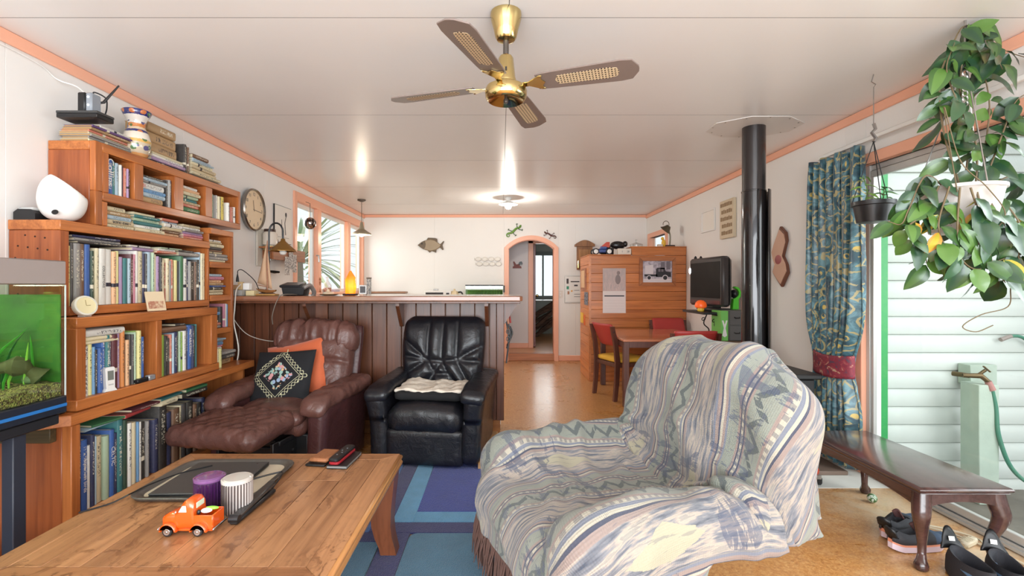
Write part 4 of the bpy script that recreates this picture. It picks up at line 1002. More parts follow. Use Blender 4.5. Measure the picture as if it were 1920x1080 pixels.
def sd_rbox(p, c, h, r):
    q = np.abs(p - c) - (np.array(h) - r)
    return np.linalg.norm(np.maximum(q, 0), axis=1) + np.minimum(q.max(1), 0) - r
CA, SA = math.cos(R(-14)), math.sin(R(-14))
def sdf(p):
    d = sd_rbox(p, np.array((.02, 0, .25)), (.40, .38, .19), .06)
    for s_ in (-1, 1): d = np.minimum(d, sd_rbox(p, np.array((.02, s_ * .375, .30)), (.36, .10, .26), .085))
    q = p - np.array((-.42, 0, .62)); l = np.stack((CA * q[:, 0] - SA * q[:, 2], q[:, 1], SA * q[:, 0] + CA * q[:, 2]), 1)
    l = l.copy(); l[:, 2] += .14 * (l[:, 1] / .42) ** 2
    d2 = sd_rbox(l, np.zeros(3), (.095, .44, .38), .085)
    k = .05; hh = np.clip(.5 + .5 * (d2 - d) / k, 0, 1)
    return d2 + (d - d2) * hh - k * hh * (1 - hh)
def drape():
    nS, nT = 116, 104; Ls, Lt = 2.34, 2.05
    prof = np.array([(.47, .32), (.46, .37), (.42, .455), (-.24, .455), (-.34, .55), (-.50, .98), (-.60, 1.05), (-.72, 1.0), (-.80, .50)])
    seg = np.linalg.norm(np.diff(prof, axis=0), axis=1); cum = np.r_[0, np.cumsum(seg)]
    s = np.linspace(0, cum[-1], nS); uu = np.interp(s, cum, prof[:, 0]); zz = np.interp(s, cum, prof[:, 1])
    Ls = cum[-1] * 1.08; Lt *= 1.05
    t = np.linspace(-Lt * .40, Lt * .425, nT)
    X = np.zeros((nS, nT, 3)); X[:, :, 0] = uu[:, None]; X[:, :, 1] = t[None] * .93; X[:, :, 2] = zz[:, None]
    arm = (np.abs(X[:, :, 1]) > .25) & (X[:, :, 0] > -.42) & (X[:, :, 0] < .44)
    X[:, :, 2] = np.where(arm, np.maximum(X[:, :, 2], .60), X[:, :, 2])
    fr = (np.abs(X[:, :, 1]) > .25) & (X[:, :, 0] >= .44); X[:, :, 0] += np.where(fr, .02, 0)
    g = np.random.default_rng(11)
    P_ = X.reshape(-1, 3); P_ += .014 * np.stack([wav(P_, 7, 70 + i) for i in range(3)], 1)
    P_ += g.normal(0, .0012, P_.shape)
    X = P_.reshape(nS, nT, 3); V = np.zeros_like(X)
    ds, dt_ = Ls / (nS - 1), Lt * .825 / (nT - 1)
    pin = (np.abs(s - cum[6]) < .07)[:, None] & (np.abs(t) < .40)[None]; Pp = X[pin]
    for _ in range(12):
        e_ = 1e-3; G = np.stack([(sdf(Pp + np.eye(3)[i] * e_) - sdf(Pp - np.eye(3)[i] * e_)) / (2 * e_) for i in range(3)], 1)
        Pp = Pp - G * (sdf(Pp) - .012)[:, None] * .7
    def con(A, B, L, k):
        d = B - A; n = np.linalg.norm(d, axis=-1, keepdims=True); c = d * ((n - L) / np.maximum(n, 1e-6)) * (.5 * k); A += c; B -= c
    dg = math.hypot(ds, dt_); h = 1 / 60
    for it in range(170):
        V[..., 2] -= 9.8 * h; V *= .955
        X0 = X.copy(); X = X + V * h
        for _ in range(7):
            for o in (0, 1):
                m = (nS - o) // 2 * 2; con(X[o:o + m:2], X[o + 1:o + 1 + m:2][: (m + 1) // 2], ds, 1)
                m = (nT - o) // 2 * 2; con(X[:, o:o + m:2], X[:, o + 1:o + 1 + m:2], dt_, 1)
            con(X[:-1:2, :-1:2], X[1::2, 1::2], dg, .35); con(X[1:-1:2, 1:-1:2], X[2::2, 2::2], dg, .35)
            con(X[1::2, :-1:2], X[:-1:2, 1::2], dg, .35); con(X[2::2, 1:-1:2], X[1:-1:2, 2::2], dg, .35)
        for st in (3, 5):
            for o in range(st):
                A, B = X[o::2 * st], X[o + st::2 * st]; n_ = min(len(A), len(B)); dd = B[:n_] - A[:n_]; L = np.linalg.norm(dd, axis=-1, keepdims=True); c = dd * (np.minimum(L - st * ds * .96, 0) / np.maximum(L, 1e-6)) * .10; A[:n_] += c; B[:n_] -= c
                A, B = X[:, o::2 * st], X[:, o + st::2 * st]; n_ = min(A.shape[1], B.shape[1]); dd = B[:, :n_] - A[:, :n_]; L = np.linalg.norm(dd, axis=-1, keepdims=True); c = dd * (np.minimum(L - st * dt_ * .96, 0) / np.maximum(L, 1e-6)) * .10; A[:, :n_] += c; B[:, :n_] -= c
        Pf = X.reshape(-1, 3); d = sdf(Pf) - .012; hit = d < 0
        if hit.any():
            q = Pf[hit]; e_ = 1e-3; G = np.stack([(sdf(q + np.eye(3)[i] * e_) - sdf(q - np.eye(3)[i] * e_)) / (2 * e_) for i in range(3)], 1)
            G /= np.maximum(np.linalg.norm(G, axis=1, keepdims=True), 1e-6); Pf[hit] = q - G * d[hit][:, None]
            mv = Pf - X0.reshape(-1, 3); mv[~hit] = 0; nn = np.zeros_like(mv); nn[hit] = G; tang = mv - nn * (mv * nn).sum(1, keepdims=True); Pf -= tang * .75
        fl_ = Pf[:, 2] < .02; Pf[fl_, 2] = .02
        X = Pf.reshape(nS, nT, 3); X[pin] += (Pp - X[pin]) * .5; V = np.clip((X - X0) / h, -3, 3)
    return X, ds, dt_
DX, dS, dT = drape()
Gs, Gt = np.gradient(DX, axis=0), np.gradient(DX, axis=1); Nn = np.cross(Gs, Gt); Nn /= np.linalg.norm(Nn, axis=2, keepdims=True) + 1e-9
i_, j_ = np.meshgrid(np.arange(DX.shape[0]) * dS, np.arange(DX.shape[1]) * dT, indexing='ij'); Q2 = np.stack((i_ * .55, j_, 0 * i_), 2).reshape(-1, 3); Q3 = np.stack((i_, j_ * .6, 0 * i_), 2).reshape(-1, 3)
fold = np.clip(1 - 2.6 * np.abs(wav(Q2, 9, 91, 2)), 0, 1) ** 1.4 * .034 + np.clip(1 - 3.2 * np.abs(wav(Q3, 11, 97, 2)), 0, 1) ** 1.4 * .026 + .006 * wav(Q2, 30, 92, 2)
sgn = np.sign(Nn[DX.shape[0] // 3, DX.shape[1] // 2, 2]); DX = DX + Nn * sgn * np.clip(fold.reshape(i_.shape) + .004, .002, .07)[..., None]
nS, nT = DX.shape[:2]
hem = np.interp(DX[..., 0], [-.02, .06, .38, .42], [.44, .05, .05, .27]); cut = DX[..., 2] < hem; DX[..., 2] = np.maximum(DX[..., 2], hem)
m = MB().grid(DX); cf = cut.ravel(); keep = [not all(cf[v] for v in f) for f in m.f]; m.f = [f for f, k in zip(m.f, keep) if k]; m.mi = [0] * len(m.f)
def throw_mat():
    t = NT('woven_throw'); uv = t.new('ShaderNodeUVMap').outputs[0]; s3 = t.sep(uv); s_, v_ = s3[0], s3[1]
    # ikat look: warp the stripe position with short streaks
    cmb = t.new('ShaderNodeCombineXYZ'); t.link(t.math('MULTIPLY', s_, 9), cmb.inputs[0]); t.link(t.math('MULTIPLY', v_, 95), cmb.inputs[1])
    st = t.noise(cmb.outputs[0], 1.0, 3, .6)
    cmb2 = t.new('ShaderNodeCombineXYZ'); t.link(t.math('MULTIPLY', s_, 34), cmb2.inputs[0]); t.link(t.math('MULTIPLY', v_, 9), cmb2.inputs[1])
    st2 = t.noise(cmb2.outputs[0], 1.0, 4, .7)
    CR, SG, BL, NV, PK, TN = S(204, 198, 180), S(158, 164, 152), S(138, 144, 158), S(86, 90, 108), S(170, 152, 144), S(164, 158, 146)
    per = .29
    f = t.math('FRACT', t.math('DIVIDE', t.math('ADD', v_, 5.03), per))
    def inb(a, b): return t.math('MULTIPLY', t.math('GREATER_THAN', f, a), t.math('LESS_THAN', f, b))
    base = t.ramp(f, [(0, SG), (.10, PK), (.125, NV), (.14, CR), (.165, NV), (.18, PK), (.20, SG), (.38, PK), (.40, CR), (.43, BL), (.455, CR), (.475, NV), (.49, PK), (.52, TN), (.62, CR), (.80, TN), (.86, BL), (.885, PK), (.915, NV), (.93, CR), (.955, PK), (.98, BL)], 'CONSTANT')
    # band A (.20-.38): dark zigzag on sage; band B (.52-.86): long cream lozenges on streaks; band C (.125-.18): dots
    za = t.math('ABSOLUTE', t.math('SUBTRACT', t.math('FRACT', t.math('DIVIDE', s_, .075)), .5)); fa = t.math('DIVIDE', t.math('SUBTRACT', f, .20), .18)
    zg = t.math('LESS_THAN', t.math('ABSOLUTE', t.math('SUBTRACT', t.math('ADD', t.math('MULTIPLY', za, 1.2), t.math('MULTIPLY', t.math('SUBTRACT', st2, .5), .55)), t.math('ADD', fa, -.2))), .17)
    c = t.mix(t.math('MULTIPLY', t.math('MULTIPLY', t.math('MULTIPLY', zg, t.math('GREATER_THAN', st2, .40)), inb(.20, .38)), .8), base, S(84, 94, 98))
    fb = t.math('ABSOLUTE', t.math('SUBTRACT', t.math('DIVIDE', t.math('SUBTRACT', f, .52), .34), .5))
    sb = t.math('ABSOLUTE', t.math('SUBTRACT', t.math('FRACT', t.math('DIVIDE', t.math('ADD', s_, .17), .50)), .5))
    loz = t.math('ADD', t.math('MULTIPLY', fb, 1.15), t.math('MULTIPLY', sb, 1.5)); loz = t.math('ADD', loz, t.math('MULTIPLY', t.math('SUBTRACT', st, .5), .22))
    bandB = inb(.52, .86)
    strk = t.ramp(st, [(.30, S(80, 88, 104)), (.46, S(146, 148, 154)), (.54, S(198, 184, 170)), (.70, S(208, 202, 182))])
    c = t.mix(t.math('MULTIPLY', bandB, t.math('GREATER_THAN', loz, .36)), c, strk)
    c = t.mix(t.math('MULTIPLY', bandB, t.math('LESS_THAN', loz, .36)), c, S(196, 190, 164))
    dd = t.math('LESS_THAN', t.math('FRACT', t.math('DIVIDE', s_, .022)), .5)
    c = t.mix(t.math('MULTIPLY', t.math('MULTIPLY', dd, inb(.14, .165)), .55), c, NV); c = t.mix(t.math('MULTIPLY', t.math('MULTIPLY', dd, inb(.40, .43)), .5), c, NV)
    # dark broken weft blocks here and there
    cm3 = t.new('ShaderNodeCombineXYZ'); t.link(t.math('MULTIPLY', s_, 3.1), cm3.inputs[0]); t.link(t.math('MULTIPLY', v_, 5), cm3.inputs[1]); big = t.noise(cm3.outputs[0], 1.0, 2)
    blk = t.math('MULTIPLY', t.math('GREATER_THAN', st2, .53), t.math('GREATER_THAN', big, .55))
    c = t.mix(t.math('MULTIPLY', blk, .62), c, S(84, 94, 120))
    c = t.mix(t.math('MULTIPLY', t.math('GREATER_THAN', st, .6), .35), c, S(92, 98, 122))
    c = t.mix(1, c, S(206, 204, 204), 'MULTIPLY')
    w1 = t.new('ShaderNodeTexWave'); w1.inputs['Scale'].default_value = 90; t.link(uv, w1.inputs['Vector']); w1.bands_direction = 'X'
    w2_ = t.new('ShaderNodeTexWave'); w2_.inputs['Scale'].default_value = 90; t.link(uv, w2_.inputs['Vector']); w2_.bands_direction = 'Y'
    t.bump(t.math('ADD', t.math('ADD', w1.outputs[1], w2_.outputs[1]), t.noise(uv, 60, 3)), .35, .003)
    return t.set(c, .92, sheen=.2)
M_throw = throw_mat()
thr = m.build('throw_blanket', M_throw, local=True, angle=180)
uvl = thr.data.uv_layers.new(name='UVMap')
ii = np.array([v for p in thr.data.polygons for v in p.vertices]); uvs = np.stack(((ii // nT) * dS, (ii % nT) * dT), 1).astype(np.float32)
uvl.data.foreach_set('uv', uvs.ravel())
thr.location = AM.to_translation(); thr.rotation_euler = (0, 0, AROT)
tag(thr, 'woven patterned throw in grey blue, cream and pink draped over an armchair', 'throw')
md = thr.modifiers.new('smooth', 'SUBSURF'); md.levels = 1; md.render_levels = 1
md = thr.modifiers.new('thick', 'SOLIDIFY'); md.thickness = .005; md.offset = 1
fg = MB(); g = np.random.default_rng(5)
for j in range(0, nT, 1):
    k_ = np.nonzero(~cut[:, j])[0]; p = DX[max(0, k_[0] - 1) if len(k_) else -1, j]; L = g.uniform(.10, .17)
    if p[0] < .34: continue
    for q in range(4):
        a = p + np.array((.0, (q - 1.5) * .005, 0.004)); b = a + np.array((g.uniform(-.005, .02), g.uniform(-.012, .012), -L * .5)); c = b + np.array((g.uniform(-.01, .015), g.uniform(-.015, .015), -L * .5))
        a[2] = max(a[2], .03); b[2] = max(b[2], .022); c[2] = max(c[2], .016)
        fg.tube([a, b, c], [.003, .0042, .0016], 4)
f_ = fg.build('fringe', plain('brown_fringe', S(92, 66, 58), .9, var=.3), thr, local=True); f_['kind'] = 'stuff'
# ------------------------------------------------------------------ aquarium at the left edge
AXF, AY0, AY1 = -1.75, .95, 1.93
aq = thing('aquarium', 'planted aquarium with grey hood and green glow at the left edge', 'aquarium', (-1.99, 1.44, .73))
M_aqg = thin_glass('aquarium_glass', (.94, .99, .95, 1), 1.2)
MB().box(XL + .02, AXF + .002, AY0, AY1 + .002, 1.243, 1.338, .004).build('hood', plain('hood_grey', S(150, 140, 136), .4, var=.06), aq)
m = MB().box(XL + .02, AXF + .004, AY0, AY1 + .004, .731, .798, .004); m.build('base_trim', plain('dark_blue_trim', S(30, 36, 48), .35), aq)
MB().box(AXF + .0045, AXF + .006, AY0, AY1, .757, .769).build('blue_stripe', plain('blue_stripe', S(40, 110, 180), .4), aq)
MB().box(AXF - .006, AXF, AY0, AY1, .799, 1.242).build('glass_pane', M_aqg, aq)
def aq_back():
    t = NT('green_tank_backdrop'); o = t.coord(); n = t.noise(t.mapping(o, (1, 4, 1.2)), 3, 4, .6)
    return t.set(t.ramp(n, [(.3, S(24, 62, 18)), (.55, S(64, 108, 40)), (.75, S(124, 160, 72))]), .7)
M_tb = aq_back()
MB().box(XL + .026, AXF - .007, AY1 - .006, AY1, .799, 1.242).build('glass_pane', M_aqg, aq)
MB().box(XL + .026, AXF - .007, AY0, AY0 + .006, .799, 1.242).build('glass_pane', M_aqg, aq)
MB().box(XL + .03, AXF - .012, AY1 - .012, AY1 - .0065, .799, 1.203).build('backdrop', M_tb, aq)
MB().box(AXF - .004, AXF + .001, AY1 - .001, AY1 + .002, .799, 1.242).build('corner_seal', plain('silicone', S(190, 196, 196), .3), aq)
MB().box(XL + .021, XL + .026, AY0, AY1, .799, 1.242).build('backdrop', M_tb, aq)
wat = NT('tank_water'); wat.n.remove(wat.b); tr = wat.new('ShaderNodeBsdfTransparent'); tr.inputs[0].default_value = (.93, .99, .90, 1); gl = wat.new('ShaderNodeBsdfGlossy'); gl.inputs['Roughness'].default_value = .02
ms = wat.new('ShaderNodeMixShader'); ms.inputs[0].default_value = .02; wat.link(tr.outputs[0], ms.inputs[1]); wat.link(gl.outputs[0], ms.inputs[2]); wat.link(ms.outputs[0], wat.out.inputs[0])
MB().box(XL + .028, AXF - .0075, AY0 + .007, AY1 - .0125, .80, 1.203).build('water', wat.m, aq)
A = np.zeros((30, 16, 3)); yy, xx2 = np.meshgrid(np.linspace(AY0 + .01, AY1 - .01, 30), np.linspace(XL + .03, AXF - .009, 16), indexing='ij')
A[..., 0] = xx2; A[..., 1] = yy; A[..., 2] = .845 + .012 * np.sin(yy * 21) + .006 * np.sin(xx2 * 33 + yy * 9) + np.random.default_rng(2).normal(0, .003, yy.shape)
gv = NT('tank_gravel'); go = gv.coord(); vv = gv.new('ShaderNodeTexVoronoi'); gv.link(go, vv.inputs['Vector']); vv.inputs['Scale'].default_value = 150
gv.bump(vv.outputs['Distance'], .9, .01); gv.set(gv.ramp(vv.outputs['Color'], [(0, S(50, 34, 26)), (.4, S(110, 84, 56)), (.6, S(170, 150, 90)), (1, S(120, 128, 60))]), .8)
gm = MB().grid(A); edge = [tuple(A[i, 15]) for i in range(30)]
sk = np.zeros((2, 30, 3)); sk[0] = A[:, 15]; sk[1] = A[:, 15]; sk[1, :, 2] = .80; gm.grid(sk)
g_ = gm.build('gravel', gv.m, aq, angle=180)
M_aqp = [plain('tank_plant_green', S(70, 150, 50), .5), plain('tank_plant_lime', S(150, 200, 80), .5), plain('tank_plant_dark', S(34, 84, 40), .5)]
def blade(pts, w, th=.0012):
    m = MB(); return m.tube(pts, [w * k for k in (.6, 1, .9, .75, .5, .12)][:len(pts)], 6, flat=.15, up=(0, 0, 1))
rr = random.Random(5)
for i in range(34):
    y = rr.uniform(1.55, 1.90); x = rr.uniform(XL + .1, AXF - .08); L = rr.uniform(.16, .36); a = rr.uniform(-1, 1); bx_ = rr.uniform(-.5, .5)
    pts = [(x + bx_ * .1 * t, y + a * .20 * t * t, .84 + L * (t - .28 * t * t)) for t in np.linspace(0, 1, 6)]
    pts = [(min(max(p[0], XL + .04), AXF - .016), min(p[1], AY1 - .016), min(p[2], 1.195)) for p in pts]
    MB().tube(pts, [.0035, .006, .006, .005, .0035, .001], 6, flat=.22, up=(1, 0, 0)).build('plant_blade', M_aqp[i % 3], aq)
for (y, z0, z1) in ((1.74, .95, 1.21), (1.80, 1.0, 1.2), (1.70, .9, 1.2)):
    MB().box(-2.0, -1.985, y - .013, y + .013, z0, z1, .003).build('filter_tube', M_aqp[1], aq)
lg = bez([(-2.1, 1.70, .86), (-1.98, 1.78, .90), (-1.86, 1.84, .93), (-1.80, 1.88, .88)], 12)
MB().tube(lg, [.03 + .012 * math.sin(i * 1.7) for i in range(len(lg))], 9).build('log', plain('tank_log', S(70, 66, 36), .8, bump=.6, bscale=25, var=.3), aq)
MB().sphere((-1.83, 1.87, .875), (.03, .028, .022), 10).build('stone', plain('tank_stone', S(90, 100, 70), .7, var=.3), aq)
MB().box(-2.05, -1.95, AY0 + .1, AY1 - .1, 1.2365, 1.2425).build('lamp_tube', emit('tank_lamp_glow', (.95, 1, .85, 1), 18), aq)
st_ = thing('aquarium_stand', 'dark metal and timber stand carrying the aquarium', 'stand', (-1.99, 1.44, 0))
MB().box(XL + .02, AXF - .005, AY0, AY1 - .02, .69, .7295, .004).build('top', plain('stand_black', S(26, 28, 34), .5), st_)
for x in (XL + .05, AXF - .04):
    for y in (AY0 + .04, 1.765): MB().box(x - .022, x + .022, y - .025, y + .025, 0, .689, .003).build('leg', plain('stand_leg', S(40, 44, 56), .5) if x < -2 and y < 1 else bpy.data.materials['stand_leg'], st_)
MB().box(XL + .03, AXF - .02, AY0 + .02, 1.79, .20, .225, .003).build('lower_shelf', M_black, st_)
MB().box(XL + .03, XL + .04, AY0 + .02, 1.79, .23, .688).build('back_panel', M_dark, st_)

# ------------------------------------------------------------------ on the bookcases
M_wp = plain('satin_white_plastic', S(236, 234, 230), .3)
def egg():
    n, k = 44, 34; C = Vector((-2.065, 2.262, 1.5412)); A = []
    for i in range(k + 1):
        a = PI * i / k; z = .112 - .112 * math.cos(a); r = .092 * math.sin(a) ** .75 * (1 - .14 * (z / .224 - .4))
        A.append([(r * math.cos(b), r * math.sin(b) + .0, z) for b in np.linspace(0, 2 * PI, n, endpoint=False)])
    A = np.array(A); nn = np.array((.46, .42, .78)); nn /= np.linalg.norm(nn); d = A @ nn - .142
    A -= np.clip(d, 0, 9)[..., None] * nn; A[..., 2] = np.maximum(A[..., 2], 0); A += np.array(C)
    return MB().grid(A, wrap=True), Matrix.Translation(C), nn
eg = thing('humidifier', 'white egg-shaped lamp speaker on the middle bookcase', 'speaker', (-2.065, 2.262, 1.541))
em, eM, en = egg(); em.build('shell', M_wp, eg, angle=60)
MB().lathe([(.012, 0), (.0125, .003), (.010, .004), (0, .004)], (0, 0, 0), 14, frame((-2.025, 2.181, 1.572), (1, .35, 0), (0, 0.4, 1))).build('button', M_dark, eg)
ro = thing('answering_machine', 'small grey and black desk device beside the white egg lamp', 'device', (-2.19, 2.235, 1.541))
MB().prism([(-.05, 0), (.05, 0), (.05, .03), (.03, .048), (-.03, .05), (-.05, .035)], -.04, .04, frame((-2.185, 2.24, 1.5412), (1, 0, 0), (0, 0, 1))).build('body', M_black, ro)
MB().box(-2.22, -2.15, 2.203, 2.285, 1.585, 1.60, .006).build('top_cover', plain('device_grey', S(190, 190, 188), .35), ro)
sb = thing('set_top_box', 'slim black set top box lying on the biggest pile of books', 'box', (-2.14, 2.42, zt + .0005))
zt_ = zt + .001
MB().box(-2.165, -1.965, 2.335, 2.44, zt_, zt_ + .022, .003).build('case', M_black, sb); MB().box(-2.1655, -1.964, 2.334, 2.441, zt_ + .022, zt_ + .034, .002).build('lid', plain('box_grille', S(62, 62, 62), .5), sb)
md_ = thing('modem', 'upright black modem with grey face and stick aerial, on the set top box', 'modem', (-2.05, 2.39, zt_ + .035)); z0 = zt_ + .0345
MB().box(-2.085, -2.045, 2.36, 2.43, z0, z0 + .10, .006).build('case', M_black, md_)
MB().box(-2.044, -2.012, 2.36, 2.42, z0, z0 + .098, .006).build('front_face', plain('modem_grey', S(142, 148, 156), .35), md_)
for q in (.035, .075): MB().lathe([(.005, 0), (.005, .002), (0, .0025)], (0, 0, 0), 10, frame((-2.028, 2.3595, z0 + q), (1, 0, 0), (0, 0, 1))).build('indicator_light', emit('modem_light', (.8, .9, 1, 1), 2), md_)
MB().tube([(-2.03, 2.425, z0 + .07), (-2.015, 2.435, z0 + .075), (-1.965, 2.47, z0 + .175)], [.007, .007, .004], 8).build('aerial', M_black, md_)
MB().tube(bez([(-2.05, 2.425, z0 + .09), (-2.06, 2.43, z0 + .125), (-2.01, 2.44, z0 + .10), (-2.0, 2.437, z0 + .05), (-2.005, 2.43, z0 + .002)]), .0035, 6).build('cable', M_black, md_)
cb = MB().tube(bez([(-2.07, 2.40, z0 + .10), (-2.16, 2.44, z0 + .16), (XL + .012, 2.42, 2.28), (XL + .012, 2.30, 2.315), (XL + .012, 1.9, 2.325), (XL + .012, 1.2, 2.33)], 50), .0035, 6)
tag(cb.build('aerial_cable', M_white), 'thin white cable running along the left wall under the cornice to the modem', 'cable')
# painted vase
def vase_mat():
    t = NT('painted_majolica'); o = t.coord(); z = t.sep(o)[2]; n = t.noise(o, 28, 3, .6, 1); vo = t.new('ShaderNodeTexVoronoi'); t.link(o, vo.inputs['Vector']); vo.inputs['Scale'].default_value = 30
    zz = t.math('ADD', t.math('DIVIDE', z, .262), t.math('MULTIPLY', t.math('SUBTRACT', n, .5), .06))
    base = t.ramp(zz, [(0, S(206, 150, 96)), (.08, S(196, 180, 156)), (.30, S(216, 170, 90)), (.36, S(226, 216, 200)), (.52, S(54, 54, 110)), (.58, S(214, 190, 160)), (.64, S(206, 130, 70)), (.72, S(220, 214, 206)), (.88, S(40, 48, 110)), (1, S(30, 36, 84))], 'CONSTANT')
    fl = t.ramp(vo.outputs['Color'], [(0, S(206, 120, 60)), (.3, S(60, 110, 60)), (.55, S(60, 60, 120)), (.8, S(224, 190, 120))], 'CONSTANT')
    k = t.math('MULTIPLY', t.math('LESS_THAN', vo.outputs['Distance'], .42), t.math('GREATER_THAN', t.math('FRACT', t.math('MULTIPLY', zz, 2.6)), .35))
    return t.set(t.mix(t.math('MULTIPLY', k, .9), base, fl), .12, coat=.6, crough=.05)
va = thing('vase', 'glazed vase with painted flowers and flared blue rim, on the top bookcase', 'vase', (-2.06, 2.715, 1.961))
MB().lathe([(.034, 0), (.05, .006), (.066, .05), (.070, .09), (.058, .135), (.043, .165), (.041, .19), (.05, .215), (.064, .240), (.072, .258), (.069, .262), (.060, .243), (.044, .215), (.036, .19), (.034, .17)], n=36).build('body', vase_mat(), va, local=True, angle=70)
# round clock and picture tile on the lower ledge, weather station, silver case
rc = thing('desk_clock', 'small round cream clock leaning on the lower ledge', 'clock', (-1.945, 2.255, 1.094))
Fc = frame((-1.945, 2.25, 1.145), (.35, .94, 0), (-.28, .08, .96))
MB().lathe([(.047, -.022), (.050, -.004), (.047, .004), (.040, .006), (.039, .003)], n=36, M=Fc).build('case', plain('clock_white', S(226, 224, 210), .3), rc)
MB().lathe([(.0395, .002), (.0395, .0035), (0, .0035)], n=30, M=Fc).build('dial', plain('clock_dial', S(232, 220, 176), .5), rc)
MB().box(-.001, .001, 0, .026, .0036, .0046, M=Fc).box(0, .018, -.001, .001, .0036, .0046, M=Fc).build('hand', plain('clock_hand', S(150, 130, 80), .4), rc)
MB().box(-1.97, -1.94, 2.235, 2.275, 1.094, 1.100).build('foot', M_white, rc)
pt = thing('picture_tile', 'square sepia picture tile leaning on the books above the lower ledge', 'picture', (-1.93, 2.70, 1.094))
Fp = frame((-1.942, 2.70, 1.1505), (.22, .97, 0), (-.2, .045, .98))
def sepia(name, seed, sky, ground, sc=9, thr=.52):
    t = NT(name); o = t.coord(); n = t.noise(t.mapping(o, (1, 1, 1), loc=(seed, 0, 0)), sc * 4, 4, .6); z = t.sep(o)[2]
    return t.set(t.mix(t.ramp(n, [(.42, (0, 0, 0)), (.58, (1, 1, 1))]), sky, ground), .6)
MB().box(-.056, .056, -.055, .055, -.004, .004, .001, M=Fp).build('tile', plain('tile_cream', S(226, 206, 172), .5), pt)
MB().box(-.05, .05, -.042, .0, .0041, .0046, M=Fp).build('print', sepia('sepia_print', 3, S(218, 190, 156), S(176, 120, 96)), pt)
ws = thing('weather_station', 'small white digital weather station in front of the lower bookcase books', 'weather station', (-1.905, 2.345, .7225))
MB().prism([(-.03, 0), (.03, 0), (.027, .008), (.02, .016), (.0225, .112), (.017, .118), (-.017, .118), (-.0225, .112), (-.02, .016), (-.027, .008)], -.012, .012, frame((-1.912, 2.345, .7226), (.25, .97, 0), (-.05, 0, 1)), bev=.002).build('body', M_wp, ws)
MB().box(-.014, .014, .055, .10, .0121, .0132, M=frame((-1.912, 2.345, .7226), (.25, .97, 0), (-.05, 0, 1))).build('display', plain('lcd_grey', S(120, 124, 116), .3), ws)
MB().box(-.012, .012, .03, .036, .0121, .0128, M=frame((-1.912, 2.345, .7226), (.25, .97, 0), (-.05, 0, 1))).build('button', plain('button_grey', S(190, 190, 188), .4), ws)
sc_ = thing('camera', 'small silver and black compact gadget lying at the left compartment edge', 'gadget', (-1.915, 2.60, .7225))
MB().box(-1.95, -1.905, 2.52, 2.60, .7227, .745, .004).build('case', M_black, sc_); MB().box(-1.93, -1.903, 2.60, 2.648, .7227, .752, .004).build('end_case', plain('silver_plastic', S(176, 178, 182), .3, .5), sc_)

# ------------------------------------------------------------------ coffee table objects
TZ = .4505
tr_ = thing('tray', 'oval-cornered grey serving tray on the coffee table', 'tray', (-1.13, 1.94, TZ))
def rrect(x0, x1, y0, y1, r, n=6):
    o = []
    for (cx, cy, a) in ((x1 - r, y1 - r, 0), (x0 + r, y1 - r, 90), (x0 + r, y0 + r, 180), (x1 - r, y0 + r, 270)):
        o += [(cx + r * math.cos(R(a + 90 * k / n)), cy + r * math.sin(R(a + 90 * k / n))) for k in range(n + 1)]
    return o
def rings(m, spec):
    A = np.array([[(x, y, z) for x, y in rrect(*a)] for (a, z) in spec]); m.grid(A, wrap=True); n = A.shape[1]; b = len(m.v) - n; m.f.append(tuple(range(b, b + n))); m.mi.append(0); return m
T = lambda d: (-1.375 + d, -.895 - d, 1.735 + d, 2.135 - d, .07 - d * .6)
rings(MB(), [(T(.03), TZ), (T(.008), TZ + .004), (T(0), TZ + .016), (T(.002), TZ + .019), (T(.016), TZ + .0185), (T(.022), TZ + .015), (T(.034), TZ + .0045)]).build('rim', plain('tray_rim_grey', S(96, 92, 88), .28, .4), tr_, angle=50)
n_ = rrect(*T(.0345)); MB().prism(n_, TZ + .0047, TZ + .0055).build('base_panel', plain('tray_stone', S(190, 176, 156), .4, var=.1), tr_)
lp = thing('laptop', 'closed dark grey laptop lying on the tray', 'laptop', (-1.14, 1.93, TZ + .006), R(2))
Ml = plain('laptop_grey', S(64, 62, 62), .45, bump=.15, bscale=600)
MB().box(-.16, .14, -.165, .15, .0005, .012, .003).build('base', M_black, lp, local=True); MB().box(-.161, .141, -.166, .151, .0125, .019, .003).build('lid', Ml, lp, local=True)
MB().lathe([(.004, 0), (.004, .0003), (0, .0003)], (.10, .125, .0191), 10).build('badge', M_chrome, lp, local=True)
tag(MB().tube(bez([(-1.365, 1.76, TZ + .022), (-1.35, 1.85, TZ + .023), (-1.30, 1.95, TZ + .027), (-1.22, 2.03, TZ + .028)]), .0028, 6).tube(bez([(-1.365, 1.76, TZ + .022), (-1.385, 1.745, TZ + .012), (-1.41, 1.72, TZ + .004), (-1.46, 1.66, TZ + .003)]), .0028, 6).build('cord', M_black), 'thin black charging cord across the left rim of the tray', 'cord')
